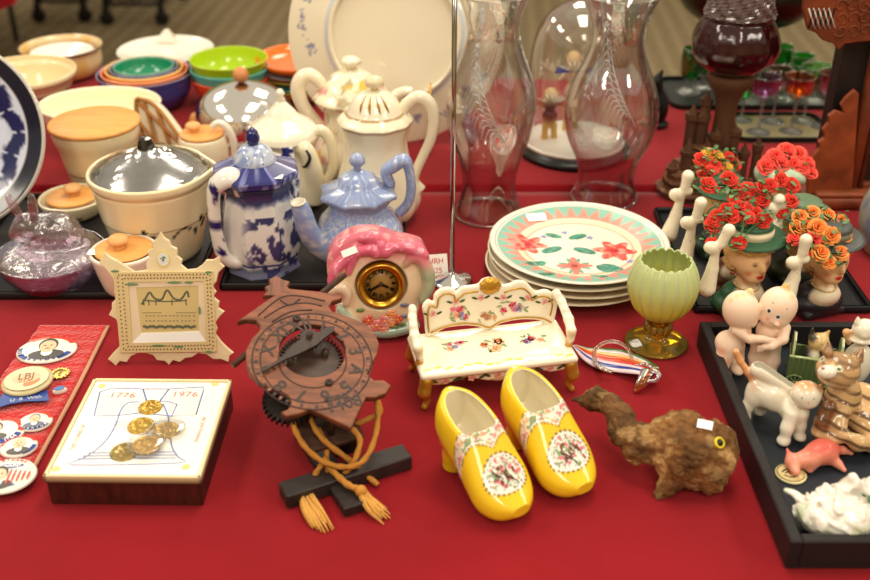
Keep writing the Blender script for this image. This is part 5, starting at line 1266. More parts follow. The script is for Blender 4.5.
R1 = [(115, 271), (214, 270), (218, 350), (122, 351)]; R2 = [(130, 281), (205, 280), (207, 339.5), (134, 341)]; R3 = [(137.5, 286.5), (199.5, 284.5), (200, 329.5), (143, 331.5)]
rb_ = ring2(R1, R2, .006, .003, rgb(214, 192, 142), 'fretwork_border')
ring2(R2, R3, .0056, .002, rgb(226, 206, 176), 'bevelled_mirror', 'satin')
h = pf.hits([(134, 341), (207, 339.5), (200, 330), (143, 332)]); v0, f0 = slab([h], .0008); MB().add(v0 + (0, 0, .0078), f0, (.95, .95, .93), smooth=False).build('mirror_strip', 'paper', t)
fd = MB(); rn = random.Random(5)
for A, B in zip(R1, R1[1:] + R1[:1]):
    i = R1.index(A); C_, D__ = R2[i], R2[(i + 1) % 4]; n_ = 26 if i % 2 == 0 else 18
    for j in range(n_):
        for k_, w_ in ((.3, 0), (.62, .5)):
            q_ = (j + w_ + .3) / n_; x = (A[0] + (B[0] - A[0]) * q_) * (1 - k_) + (C_[0] + (D__[0] - C_[0]) * q_) * k_; y = (A[1] + (B[1] - A[1]) * q_) * (1 - k_) + (C_[1] + (D__[1] - C_[1]) * q_) * k_
            h = pf.hit(x, y); fd.add(*disc((h[0], h[1], .0089), .0016, .0008, 7, .0003, (j * 2.4 + k_ * 5) % 3.1), rgb(122, 84, 50), smooth=False)
for x, y, s in ((133, 283, .02), (176, 281, .02), (190, 281, .012), (201, 309, .012), (160, 344, .02), (180, 345, .015), (210, 350, .01), (117, 270, .012), (210, 271, .01)):
    h = pf.hit(x, y); fd.add(*disc((h[0], h[1], .0089), s * .45, .0016, 10, .0003, 0 if x not in (201,) else PI / 2), rgb(110, 140, 100), smooth=False)
fd.build('fretwork_dots', 'paper', rb_)
v0, f0 = slab([pf.hits(R3)], .001); pic = MB().add(v0 + (0, 0, .006), f0, rgb(206, 184, 128), smooth=False).build('picture', 'paper', t)
pd = MB(); GK = rgb(104, 104, 84)
def pl_line(L, w_, c=GK): pd.add(*tube([(*p, .0071) for p in pf.hits(L)], w_, 5, 4, flat=.3), c)
pl_line([(143, 303), (147, 297), (151, 291), (156, 297), (163, 298), (167, 290), (170, 290), (175, 297), (182, 298), (188, 290), (190, 296)], .0014); pl_line([(144, 299), (160, 300), (176, 300), (188, 299)], .0009)
for x in (145, 150, 157, 173, 187): pl_line([(x, 298), (x + .5, 304)], .0008)
pl_line([(143, 311.5), (163, 311.5)], .0004, rgb(130, 110, 70)); pl_line([(177, 311.5), (197, 311.5)], .0004, rgb(130, 110, 70))
for r_ in range(2):
    for j in range(13): h = pf.hit(148 + j * 3.6 + (j // 3), 314.5 + r_ * 5); pd.add(*disc((h[0], h[1], .0071), .0014, .001, 6, .0003), rgb(140, 130, 100), smooth=False)
for j in range(18): h = pf.hit(146 + j * 2.9, 326 - abs((j % 3) - 1)); pd.add(*disc((h[0], h[1], .0071), .0026, .0019, 7, .0004), GK, smooth=False)
pd.build('drawing', 'paper', pic)
ov = MB(); h = pf.hit(164.5, 258); ov.add(*disc((h[0], h[1], .006), .0085, .0105, 28, .0012), rgb(226, 206, 110), smooth=False); ov.add(*disc((h[0], h[1], .0072), .007, .0088, 28, .0003), rgb(222, 220, 214), smooth=False)
for k in range(6): leafd(ov, h[0] + rn.uniform(-.002, .002), h[1] + rn.uniform(-.002, .003), .0076, .0018, rn.uniform(0, 3), rgb(60, 110, 90))
ov.build('cameo', 'satin', t)
iv = pf.mat().inverted(); q0 = Vector((0, .085, -.0005)); q1 = iv @ (Vector((o0.x, o0.y + .075, TZ + .002)))
MB().add(*tube([q0, q1], .004, 4, 1), rgb(150, 130, 90)).build('strut', 'satin', t)

# coin box
FLb = at(49, 506); FRb = at(203, 507.5); Y0 = FLb.y; zt_ = on_y(42, 476.5, Y0).z; BL = at(96, 379.5, zt_); BR_ = at(229, 377.5, zt_); FLt = at(42, 476.5, zt_); FRt = at(200.5, 476.5, zt_)
cx_ = (FLt.x + FRt.x + BL.x + BR_.x) / 4; bw = (FRt.x - FLt.x); bd = (BL.y + BR_.y) / 2 - FLt.y; bh = zt_ - TZ; cyb = FLt.y + bd / 2
ang = math.atan2(BL.x + BR_.x - FLt.x - FRt.x, 2 * bd) * -1
t = thing('coin_box', 'brown box of commemorative coins with a printed white card, at lower left', 'box', (cx_, cyb, TZ), ang)
BX = rgb(66, 24, 16)
MB().add(*box(0, 0, (bh - .004) / 2, bw - .003, bd - .003, bh - .004, .001), BX, smooth=False).build('box_body', 'woodx', t)
mb = MB(); rim_c = rgb(232, 214, 168)
for sx, sy, lx, ly in ((-1, 0, .004, bd), (1, 0, .004, bd), (0, -1, bw, .004), (0, 1, bw, .004)): mb.add(*box(sx * (bw / 2 - .002), sy * (bd / 2 - .002), bh - .005, lx, ly, .010, .0008), lambda P: mix(rim_c, rgb(80, 50, 30), (P[:, 2] < bh - .001) * 1.0), smooth=False)
mb.build('gilt_edge', 'satin', t)
cd_ = MB().add(*box(0, 0, bh - .0035, bw - .009, bd - .009, .003), rgb(250, 246, 232), smooth=False).build('printed_card', 'paper', t)
pk = PL((cx_, cyb, TZ + bh - .002), (math.cos(ang), math.sin(ang), 0), (-math.sin(ang), math.cos(ang), 0)); zc_ = bh - .002
pr = MB(); BLU = rgb(120, 136, 204); RDP = rgb(222, 120, 110)
def pln(L, w_=.00045, c=BLU, sm_=3, closed=False): pr.add(*tube([(*p, zc_ + .0001) for p in pk.hits(L)], w_ * 1.5, 4, sm_, closed, flat=.3), c)
BW = 1
pln([(100, 392), (112, 388), (143, 389), (168, 389), (204, 387), (203, 392), (196, 415), (172, 416), (177, 404), (165, 401), (158, 402)], .0006, sm_=1)
pln([(100, 392), (94, 416), (124, 415), (140, 413), (172, 416)], .0006, sm_=1); pln([(143, 389), (147, 402)], .0007, sm_=1); pln([(169, 389), (160, 401)], .0007, sm_=1)
for k in range(7): pln([(101 - k * .9, 396 + k * 2.8), (140 + k * .3, 396 + k * 2.8)], .0002, rgb(206, 190, 200), 1); pln([(168, 396 + k * 2.8), (201 - k, 396 + k * 2.8)], .0002, rgb(206, 190, 200), 1)
pln([(139, 402), (128, 403), (121, 410), (116, 424), (108, 438), (96, 450), (82, 459), (73, 465), (178, 463), (178, 457), (172, 447), (170, 430), (168, 416), (163, 404)], .0006)
for k in range(3): pln([(88 - k * 5, 453 + k * 3), (176, 452 + k * 3)], .0008, rgb(170, 180, 222), 1)
for k in range(3): pln([(114, 422 + k * 2.4), (168, 421 + k * 2.4)], .0004, rgb(190, 196, 226), 1)
def ptx(s_, px, py, size, rz, c): h = pk.hit(px, py); pr.add(*text(s_, size, .0003, space=1.1), c, M=TR(h[0], h[1], zc_) @ rot2('Z', rz), smooth=False)
ptx('1776', 122.5, 395.5, .014, .0, RDP); ptx('1976', 185, 394.5, .014, .0, RDP)
ptx('THE COINS OF', 78, 437, .0062, PI / 2 * -1 + PI, RDP); ptx('BICENTENNIAL', 200, 430, .0062, -PI / 2, RDP)
pr.build('print', 'paper', cd_)
for x, y in ((102, 386), (215, 384), (56, 469), (186, 467)): h = pk.hit(x, y); MB().add(*disc((h[0], h[1], zc_), .0045, None, 18, .0003), rgb(226, 204, 140), smooth=False).build('corner_star', 'paper', cd_)
def coin(px, py, r, label, zz=0.0, cap=False, c=rgb(206, 170, 84)):
    q_ = at(px, py, TZ + bh); tt = thing('coin', label, 'coin', (q_.x, q_.y, TZ + bh - .0018 + zz), random.uniform(0, 6), 'commemorative coins on the card')
    V0, F0 = lathe([(0, .0), (r, 0), (r * 1.01, .001), (r, .0022), (r * .93, .0024), (r * .9, .0018), (r * .7, .0017), (r * .45, .0022), (r * .2, .0021), (0, .0026)], 48, sm=3)
    V0[:, 2] += (fbm(V0, 420, int(px)) - .5) * .0016 * (np.hypot(V0[:, 0], V0[:, 1]) < r * .85) * (V0[:, 2] > .0012); MB().add(V0, F0, c).build('disc', 'gold', tt)
    if cap: R__ = r * cap; MB().add(*lathe([(R__, 0), (R__ * 1.04, .002), (R__, .0045), (R__ * .95, .005), (R__ * .9, .0035), (0, .0034)], 48, sm=2), (.96, .96, .97)).build('capsule', 'glass', tt)
coin(150, 406.5, .0125, 'gold coin at the top of the bell print'); coin(141, 425, .014, 'gold coin left of the middle capsule on the card')
coin(166, 430, .0145, 'gold coin in a clear capsule, right of centre on the card', cap=1.45); coin(124.5, 451, .0145, 'tarnished gold coin at the left end of the coin row', c=rgb(170, 150, 96)); coin(147, 448, .0145, 'bright gold coin in the front clear capsule', .0052, 1.35, rgb(222, 180, 80))

# red velvet ribbon of campaign badges
RV = rgb(196, 22, 22)
cs_ = [at(*p) for p in ((40, 327.5), (108, 327.5), (29, 478), (-75, 478))]; o_ = at(40, 400)
t = thing('velvet_ribbon', 'bright red velvet ribbon with a beige edge, holding the campaign badges', 'ribbon', o_)
n1, n2 = 40, 90; U, W2_ = np.meshgrid(np.linspace(0, 1, n1), np.linspace(0, 1, n2), indexing='ij'); C4 = np.array([tuple(p - o_) for p in cs_])
P = ((1 - U) * (1 - W2_))[..., None] * C4[0] + (U * (1 - W2_))[..., None] * C4[1] + (U * W2_)[..., None] * C4[2] + ((1 - U) * W2_)[..., None] * C4[3]
P[..., 2] = .0045 + .0018 * fbm(P.reshape(-1, 3), 40, 3).reshape(P.shape[:2]) + .0006 * np.sin(W2_ * 90); P[0, :, 2] = P[-1, :, 2] = P[:, 0, 2] = P[:, -1, 2] = 0.0005
a = (np.arange(n1 - 1)[:, None] * n2 + np.arange(n2 - 1)[None]); f0 = np.stack([a, a + 1, a + n2 + 1, a + n2], -1).reshape(-1, 4); MB().add(P.reshape(-1, 3), f0, RV).build('pile', 'velvet', t)
e0, e1 = cs_[1] - o_, cs_[2] - o_; MB().add(*tube([e0 + Vector((0, 0, .002)), (e0 + e1) / 2 + Vector((.002, 0, .002)), e1 + Vector((0, 0, .002))], .0028, 8, 6, flat=.7), rgb(200, 150, 120)).build('beige_edge', 'fibre', t)
def badge(px, py, r, label, art, z=.006, tilt=(0, 0), rz=-.3, sy=1.0, c=rgb(238, 234, 222)):
    q_ = at(px, py, TZ + z); tt = thing('campaign_badge', label, 'badge', M=TR(q_.x, q_.y, TZ + z) @ rot2('X', tilt[0]) @ rot2('Y', tilt[1]) @ rot2('Z', rz), group='campaign badges on the red ribbon')
    MB().add(*lathe([(r * .93, -.001), (r, 0), (r * 1.0, .0012), (r * .97, .0026), (r * .85, .0036), (r * .5, .0045), (0, .0048)], 56, sy=sy, sm=2), c).build('disc', 'plastic', tt)
    ar = MB(); zf = lambda x, y: .0050 - .0016 * ((x / r) ** 2 + (y / r / sy) ** 2)
    def D(x, y, rx, ry, c_, rot=0, dz_=0): ar.add(*disc((x * r, y * r * sy, zf(x * r, y * r * sy) + dz_), rx * r, ry * r, 20, .0002, rot), c_, smooth=False)
    def T(s_, x, y, sz, c_, rot=0): ar.add(*text(s_, sz * r, .0003, bold=.0002), c_, M=TR(x * r, y * r * sy, zf(x * r, y * r * sy) + .0003) @ rot2('Z', rot), smooth=False)
    def ARC(a0, a1, r0, r1, c_):
        A = np.radians(np.linspace(a0, a1, 14)); V_ = []
        for a_ in A:
            for q__ in (r0, r1): x, y = math.cos(a_) * q__ * r, math.sin(a_) * q__ * r * sy; V_.append((x, y, zf(x, y) - .0002 + .0003))
        ar.add(np.array(V_), [(2 * i, 2 * i + 1, 2 * i + 3, 2 * i + 2) for i in range(13)], c_, smooth=False)
    def CT(s_, a0, a1, rr_, sz, c_, top=True):
        for i, ch__ in enumerate(s_):
            a_ = math.radians(a0 + (a1 - a0) * i / max(len(s_) - 1, 1)); x, y = math.cos(a_) * rr_, math.sin(a_) * rr_; T(ch__, x, y, sz, c_, a_ - PI / 2 if top else a_ + PI / 2)
    def MAN(x, y, s, hair, skin=rgb(222, 190, 150), suit=rgb(50, 46, 44)):
        D(x, y - .62 * s, .62 * s, .3 * s, suit); D(x, y - .45 * s, .2 * s, .25 * s, (.9, .9, .88), 0, .0001); D(x, y + .13 * s, .34 * s, .42 * s, hair, 0, .0002); D(x, y, .29 * s, .38 * s, skin, 0, .0004)
        for sx in (-1, 1): D(x + sx * .11 * s, y + .06 * s, .05 * s, .03 * s, rgb(60, 40, 30), 0, .0006)
        D(x, y - .05 * s, .04 * s, .08 * s, mix(skin, (.4, .2, .1), .25), 0, .0006); D(x, y - .19 * s, .1 * s, .025 * s, rgb(150, 70, 60), 0, .0006)
    art(D, T, ARC, CT, MAN); ar.build('print', 'plastic', tt); return tt
RB = rgb(214, 62, 44); BB = rgb(44, 70, 150)
def art1(D, T, A, CT, MAN):
    A(20, 90, .80, .97, RB); A(90, 130, .80, .97, rgb(230, 130, 100)); A(-60, -25, .78, .97, BB); A(-160, -130, .8, .97, BB); MAN(.05, .1, .95, rgb(50, 40, 32)); CT('PRESIDENT', -150, -40, .86, .2, BB, False); CT('FOR', 205, 175, .86, .2, BB)
badge(47, 351, .0375, 'large white badge with a dark-haired man and the word PRESIDENT, topmost on the ribbon', art1, .0075, sy=.80, rz=.15)
def art2(D, T, A, CT, MAN):
    D(0, 0, .86, .70, rgb(214, 206, 170)); D(-.3, .42, .22, .12, rgb(110, 140, 180), 0, .0002); D(.2, .46, .24, .12, rgb(120, 150, 190), 0, .0002); D(.0, .05, .55, .3, rgb(232, 190, 150), 0, .0002); T('LBJ', -.02, .12, .5, rgb(130, 90, 50)); D(-.3, -.45, .3, .16, rgb(110, 96, 76), 0, .0003); D(.25, -.3, .34, .18, rgb(226, 130, 80), .5, .0003); D(.55, -.1, .16, .22, rgb(130, 80, 90), .3, .0003); T('U S A', -.05, -.17, .18, rgb(200, 90, 60))
badge(27.5, 381.5, .031, 'yellowish badge reading LBJ above a blue ribbon tail', art2, .016, (.12, -.05), .12, .86, rgb(196, 184, 140))
# blue ribbon tail and sunburst belong to their own badges
q_ = at(26, 400, TZ + .011); t2 = thing('ribbon_rosette', 'blue satin ribbon tail with silver script under the LBJ badge', 'ribbon', q_, .12)
hs = [(-.036, -.017), (-.018, -.0075), (.0, -.004), (.028, -.006), (.022, .016), (-.03, .016)]; v0, f0 = slab([hs], .0012, .0002); bt = MB().add(v0, f0, rgb(46, 76, 150), smooth=False).build('tail', 'satin', t2)
MB().add(*text('U  R  With', .008, .0003), rgb(214, 214, 220), M=TR(.0, .001, .0013) @ rot2('Z', .12), smooth=False).build('script', 'paper', bt)
q_ = at(60, 374, TZ + .0082); t2 = thing('sunburst_pin', 'small gold sunburst pin beside the LBJ badge', 'pin', q_); L = [((.013 if i % 2 else .0105) * math.cos(i * PI / 14), (.013 if i % 2 else .0105) * math.sin(i * PI / 14)) for i in range(28)]
v0, f0 = slab([L], .002, .0003); MB().add(v0, f0, rgb(206, 176, 96), smooth=False).add(*lathe([(.008, .002), (.006, .0034), (0, .004)], 24), rgb(220, 190, 110)).build('body', 'gold', t2)
badge(60, 391.5, .0085, 'tiny blue and red badge between the LBJ badge and the beige edge', lambda D, T, A, CT, MAN: (D(0, 0, .75, .5, rgb(60, 110, 180)), D(.1, .35, .6, .2, rgb(210, 70, 60))), .0072, sy=.5, rz=.35)
def art3(D, T, A, CT, MAN):
    A(10, 80, .78, .97, RB); A(-150, -30, .74, .97, BB); MAN(0, .08, .95, rgb(120, 120, 124), suit=rgb(90, 96, 120)); CT('AMERICA', -145, -40, .85, .24, (.9, .9, .9), False)
badge(35.5, 423, .0195, 'small badge of a grey-haired man with a red and blue rim, upper right of four', art3, .0072, sy=.88, rz=.2)
def art4(D, T, A, CT, MAN):
    A(-10, 100, .72, .97, RB); A(-150, -20, .70, .97, BB); MAN(-.25, .1, .9, rgb(70, 50, 40)); CT('FOR 1964', -110, -40, .83, .25, (.9, .9, .9), False)
badge(2, 433, .0255, 'badge cut off by the left photo edge, with red top and blue bottom rim', art4, .0072, rz=.2)
def art5(D, T, A, CT, MAN):
    A(20, 85, .8, .97, RB); A(-70, -5, .75, .97, BB); MAN(.05, .05, 1.0, rgb(214, 196, 170)); CT('SENATOR', 170, 95, .86, .2, RB)
badge(19, 448, .0205, 'small badge of a bald man, just above the largest lower badge', art5, .0072, sy=.9, rz=.2)
def art6(D, T, A, CT, MAN):
    for k in range(5): D(.12 + .16 * k, -.18, .045, .42 - .05 * k, RB, -.1)
    D(-.1, .42, .62, .13, BB, .02); T('FORWARD', -.08, .42, .2, (.92, .92, .92)); MAN(-.22, -.05, .85, rgb(40, 30, 26)); D(.0, -.66, .4, .07, BB); CT('AMERICANS', 140, 50, .82, .15, RB)
badge(7, 477, .0315, 'largest lower badge, with red stripes and a blue banner reading FORWARD', art6, .0085, sy=.92, rz=.15)
# ---------------------------------------------------------------- right side: lamp, goblets, carved clock, head vases, figurines
def surf(F, M, px, py, back=0.0):
    """local point where the sight line through a pixel first meets the solid F (placed by M)"""
    d = ray(px, py).normalized(); Mi = np.array(M.inverted()); t = np.linspace(.7, 2.6, 3800)
    P = np.array(CAM)[None] + t[:, None] * np.array(d)[None]; Pl = P @ Mi[:3, :3].T + Mi[:3, 3]; D = F.d(Pl)
    i = int(np.argmax(D < 0)) if (D < 0).any() else int(np.argmin(D)); q = Pl[i]
    e = 1e-4; n = np.array([(F.d((q + v_)[None]) - F.d((q - v_)[None]))[0] for v_ in np.eye(3) * e]); n /= np.linalg.norm(n) + 1e-9
    return q, n
def sticker_M(q, n, rz=0):
    z = Vector(n); x = Vector((1, 0, 0)); x = (x - z * x.dot(z)).normalized(); y = z.cross(x); m = Matrix((x, y, z)).transposed().to_4x4(); m.translation = Vector(q) + z * .0003
    return m @ rot2('Z', rz)

# ruby glass lamp on a bronze castle
v = V(708, 192)
t = thing('ruby_lamp', 'ruby glass oil lamp on a bronze castle-shaped foot, behind the red roses', 'lamp', v.o)
BZ = rgb(92, 56, 34); k = v.r(1, 190)
F = Fig(.006); F.ell((0, 0, 4 * k), (52 * k, 34 * k, 12 * k), BZ).ell((-8 * k, 0, 16 * k), (38 * k, 26 * k, 22 * k), BZ).ell((-4 * k, 4 * k, 40 * k), (24 * k, 18 * k, 20 * k), BZ)
F.fn(lambda P: P[:, 2] * -1 + .0005, (0, 0, 0), (0, 0, 0), None, .001, True) if False else None
F.disp = lambda X: (fbm(X, 70, 4) - .5) * .012 + .003 * np.sin(X[:, 2] * 420) * (fbm(X, 30, 2) > .45)
mb = MB(); v0, f0, c0 = F.mesh(80, colf=lambda P, C: mix(C, rgb(160, 110, 66), sstep(fbm(P, 110, 3), .5, .65) * .6)); v0[:, 2] = np.maximum(v0[:, 2], 0); mb.add(v0, f0, c0); mb.build('castle_rock', 'matte', t)
def turret(x, y, z0, r, h, cone, parent=t):
    m_ = MB(); m_.add(*lathe([(0, z0), (r * 1.1, z0), (r, z0 + h * .1), (r, z0 + h * .8), (r * 1.25, z0 + h * .86), (r * 1.25, z0 + h), (r * .9, z0 + h), (r * .8, z0 + h), (0, z0 + h + cone)], 14), lambda P: mix(BZ, rgb(70, 40, 24), (np.abs(np.sin(P[:, 2] * 500)) < .2) * .6), smooth=False, M=TR(x, y, 0)); m_.build('turret', 'matte', parent)
for x, y, z0, r, h, c_ in ((-27, -8, 22, 6.5, 26, 14), (-15, 0, 40, 6, 42, 8), (-40, -6, 8, 5, 22, 9), (-2, -10, 30, 5, 36, 6), (16, -4, 34, 6, 34, 7), (30, 0, 14, 5, 30, 10), (44, 4, 6, 4.5, 44, 9), (-24, 4, 40, 6, 42, 10), (-12, 6, 56, 5, 40, 8)): turret(x * k, y * k, z0 * k, r * k, h * k, c_ * k)
P_ = v.prof([(14, 150), (11, 135), (10, 118), (10.5, 104), (13, 95), (19, 86), (23, 80), (23, 74), (20, 72)])
xo = 0.010
MB().add(*lathe([(0, P_[0][1])] + P_ + [(0, P_[-1][1])], 36, lambda T, I, Z: 1 + .03 * np.sin(T * 12)), BZ, M=TR(xo, 0, 0)).build('tower_stem', 'matte', t)
P_ = v.prof([(16, 73), (30, 66), (40, 56), (43.5, 44), (42, 34), (38, 24), (34, 17), (33, 13)])
MB().add(*lathe([(0, P_[0][1])] + P_ + [(0, P_[-1][1])], 72, lambda T, I, Z: 1 + .02 * np.sin(T * 10) * np.sin(I * PI), sm=4), rgb(44, 4, 8), M=TR(xo, 0, 0)).build('ruby_font', 'rubyglass', t)
P_ = v.prof([(33, 14), (34, 10), (33, 4), (30, -4), (25, -14), (16, -20)])
MB().add(*lathe([(0, P_[0][1])] + P_ + [(0, P_[-1][1])], 40, lambda T, I, Z: 1 + .04 * np.sin(T * 13 + Z * 300), sm=3), rgb(84, 66, 66), smooth=False, M=TR(xo, 0, 0)).build('crystal_collar', 'rubyglass', t)
P_ = v.prof([(15, -20), (13, -30), (13, -44)]); MB().add(*lathe([(0, P_[0][1])] + P_ + [(0, P_[-1][1])], 32), rgb(150, 120, 60), M=TR(xo, 0, 0)).build('burner', 'gold', t)

# dark metal compote behind the lamp
v = V(733, 90, TZ + .0036)
t = thing('metal_compote', 'dark metal footed bowl with knobs, behind the ruby lamp at top right', 'bowl', v.o)
DG = rgb(60, 62, 52)
P_ = v.prof([(10, 90), (10, 88), (5, 84), (5, 60), (8, 30), (18, 22)]); MB().add(*lathe([(0, P_[0][1])] + P_ + [(0, P_[-1][1])], 40, sm=2), DG).build('pedestal', 'pewter', t)
P_ = v.prof([(16, 22), (40, 19), (56, 12), (66, 0), (70, -14), (68, -26)]); MB().add(*lathe(wall(cr(P_, 3).tolist(), .004), 64), DG).build('bowl', 'pewter', t)
for sx, py in ((-1, 3), (1, 16)):
    p = v.pt(733 + sx * 60, py, -.01); MB().add(*ball(p + Vector((-sx * .014, 0, .014)), .007, 12, 8), DG).add(*tube([p + Vector((-sx * .018, 0, .03)), p + Vector((-sx * .014, 0, .012))], .006, 8, 1), DG).build('knob', 'pewter', t)

# trays of coloured glasses
def tray2(x0p, x1p, yf, yb, label, c, mt='tray', h=.010, z0=0.0):
    a = at(x0p, yf); b = at(x1p, yf); Yb = at(435, yb).y; cx = (a.x + b.x) / 2; cy = (a.y + Yb) / 2; sx = b.x - a.x; sy = Yb - a.y
    t = thing('glass_tray', label, 'tray', (cx, cy, TZ + z0)); K = rgb(20, 22, 20)
    def rr(hx, hy, r): return [(sx_ * (hx - r) + r * math.cos(a_), sy_ * (hy - r) + r * math.sin(a_)) for sx_, sy_, a0 in ((1, 1, 0), (-1, 1, 90), (-1, -1, 180), (1, -1, 270)) for a_ in np.radians(np.linspace(a0, a0 + 90, 7))]
    v0, f0 = slab([rr(sx / 2, sy / 2, .03)], .003, .0005); MB().add(v0, f0, c, smooth=False).build('base', mt, t)
    v0, f0 = slab([rr(sx / 2, sy / 2, .03), rr(sx / 2 - .006, sy / 2 - .006, .025)[::-1]], h, .001); MB().add(v0, f0, K, smooth=False).build('rim', 'tray', t); return t
tray2(672, 838, 110, 80, 'dark tray at the far right table edge, under the green glasses', rgb(30, 36, 32))
tray2(733, 838, 143, 116, 'gold mirror tray with a black rim, under the amber and violet glasses', rgb(140, 130, 96), 'satin')
def goblet(px, py, prof, bowl_from, label, c, foot=(.92, .94, .92), name='wine_glass', grp='coloured stemware on the far trays'):
    v = V(px, py, TZ + .0034); t = thing(name, label, 'glass', v.o, 0, grp)
    st = v.prof([p for p in prof if p[1] >= bowl_from]); bw_ = v.prof([p for p in prof if p[1] <= bowl_from])
    if len(st) > 1: MB().add(*lathe([(0, 0)] + [tuple(q) for q in cr(st, 3)] + [(0, st[-1][1])], 32), foot).build('stem_and_foot', 'pressed', t)
    S = [tuple(q) for q in cr(bw_, 4)]; MB().add(*lathe(wall(S, .0016), 40), c).build('bowl', 'glass' if False else 'tintglass', t)
mat('tintglass', .05, kind='thin', trans=.4, spec=.34)
GR = rgb(110, 226, 120); GR2 = rgb(180, 242, 170)
goblet(688, 92, [(13, 94), (9, 90), (3, 86), (2, 82), (5, 80), (9, 74), (10.5, 66), (10.5, 56), (9.5, 48)], 80, 'emerald green goblet on a clear foot, left end of the far tray', rgb(70, 210, 96))
goblet(702, 88, [(12, 90), (8, 86), (3, 82), (2, 76), (5, 74), (9, 68), (10, 58), (9, 44)], 74, 'green goblet half hidden behind the ruby lamp', rgb(70, 210, 96))
goblet(778, 78, [(9, 79), (10, 70), (10.5, 60), (11, 46)], 79, 'green tumbler, tallest at the back of the far tray', GR, name='tumbler')
goblet(798, 84, [(9, 85), (10, 76), (11.5, 66), (12, 55)], 85, 'green tumbler, shorter one right of the tallest', GR, name='tumbler')
goblet(812, 101, [(13, 103), (9, 100), (2.5, 96), (2, 86), (5, 82), (13, 76), (16, 66)], 82, 'pale green saucer glass at the right of the far tray', GR2)
goblet(784, 99, [(13, 101), (9, 98), (2.5, 95), (2, 86), (5, 83), (11, 76), (13, 68)], 83, 'light green stemmed glass behind the lilac glass', GR2)
goblet(750, 103, [(14, 105), (10, 101), (2.5, 98), (2, 90), (6, 87), (13, 80), (15, 68)], 87, 'lime green stemmed glass right beside the ruby lamp', rgb(160, 232, 120))
goblet(741, 120, [(11, 123), (8, 119), (2, 116), (1.5, 102), (5, 98), (11, 94), (12, 83)], 98, 'teal green stemmed glass close to the lamp stem', rgb(90, 214, 160))
goblet(772, 121, [(12, 124), (9, 120), (2, 117), (1.5, 96), (4, 90), (12, 84), (13, 68)], 90, 'lilac stemmed glass behind the violet and amber pair', rgb(230, 206, 214))
goblet(803, 121, [(12, 124), (9, 120), (2, 117), (1.5, 98), (4, 92), (11, 86), (12, 74)], 92, 'clear stemmed glass behind the amber glass', rgb(214, 214, 190))
goblet(758, 132, [(12, 135), (9, 131), (2, 128), (1.6, 106), (4, 99), (12, 93), (14, 84), (15.5, 76)], 99, 'violet stemmed glass at the front of the gold tray', rgb(212, 190, 220))
goblet(791, 131, [(12, 134), (9, 130), (2, 127), (1.6, 105), (4, 98), (12, 92), (14, 84), (15.5, 76)], 98, 'amber stemmed glass at the front of the gold tray', rgb(246, 180, 60))
goblet(822, 126, [(12, 128), (9, 125), (2, 122), (1.6, 104), (4, 97), (11, 90), (12, 82), (13, 72)], 97, 'mauve stemmed glass next to the carved wooden clock', rgb(226, 190, 206))

# carved wooden clock at the right edge
v = V(872, 199)
t = thing('carved_clock', 'carved reddish wooden clock case with gold scrolled glass, at the right edge', 'clock', v.o, 0)
WR = rgb(124, 56, 27); WDk = rgb(96, 44, 24); k = v.r(1, 199)
MB().add(*box(0, 0, .010, 150 * k, .09, .02, .003), WR).add(*box(0, -.004, .024, 132 * k, .075, .010, .003), rgb(140, 70, 34)).build('base_plinth', 'wood', t)
MB().add(*box(-4 * k, .014, .16, 110 * k, .035, .27, .001), rgb(26, 20, 18), smooth=False).build('back_case', 'darkwood', t)
for sx, nm in ((-1, 'post'), (1, 'post')): MB().add(*box(sx * 33 * k + 5 * k, -.010, .155, 12 * k, .022, .26, .003), WR).add(*box(sx * 25 * k + 5 * k, -.014, .155, 4 * k, .016, .26, .001), WDk).build(nm, 'wood', t)
MB().add(*box(8 * k, -.012, .032, 54 * k, .014, .012, .002), WR).build('glass_rail', 'wood', t)
gp = MB().add(*box(8 * k, -.006, .15, 46 * k, .003, .24), rgb(34, 34, 30), smooth=False).build('scroll_glass', 'rubyglass', t)
sc = MB(); rn = random.Random(8)
for i in range(16):
    x0 = rn.uniform(-20, 20) * k + 8 * k; z0 = .045 + i * .0135; s_ = rn.choice((-1, 1)); pts = [(x0 + s_ * (5 - a_ * 1.05) * k * math.cos(a_ * 1.4) * .9, -.0082, z0 + (5 - a_ * 1.05) * k * math.sin(a_ * 1.4) + a_ * .001) for a_ in np.linspace(0, 4.2, 12)]
    sc.add(*tube(pts, .0011, 5, 2), rgb(176, 150, 76)); sc.add(*ball((x0 + 3 * k, -.0082, z0 + .004), (.003, .0008, .0018), 8, 5), rgb(176, 150, 76))
sc.build('gold_scroll', 'giltpaint', gp)
OBr = [(806, 192), (806, 170), (808, 160), (812, 153), (818, 146), (817, 140), (823, 136), (821, 128), (827, 121), (827, 114), (834, 109), (842, 111), (839, 103), (844, 96), (853, 88), (857, 92), (850, 190)]
pb2 = PL(v.o + Vector((0, -.018, 0)), (1, 0, 0), (0, 0, 1)); v0, f0 = slab([pb2.hits(OBr)], .010, .0015); Mx = TR(*v.o).inverted() @ pb2.mat()
MB().add(v0, f0, rgb(146, 68, 32), smooth=False, M=Mx).build('scalloped_bracket', 'wood', t)
OC2 = [(803, -16), (801, 8), (806, 28), (814, 31), (820, 38), (832, 42), (836, 48), (842, 42), (854, 40), (880, 38), (930, 36), (960, 20), (960, -40), (810, -40)]
pc2 = PL(v.o + Vector((0, -.034, 0)), (1, 0, 0), (0, 0, 1)); v0, f0 = slab([pc2.hits(OC2)], .012, .002); Mc = TR(*v.o).inverted() @ pc2.mat()
cn = MB().add(v0, f0, WR, smooth=False, M=Mc).build('carved_canopy', 'wood', t)
hh = pc2.hit(880, 10); MB().add(*box(8 * k, .004, hh[1] + .02, 120 * k, .07, .05, .004), WDk).build('canopy_block', 'wood', t)
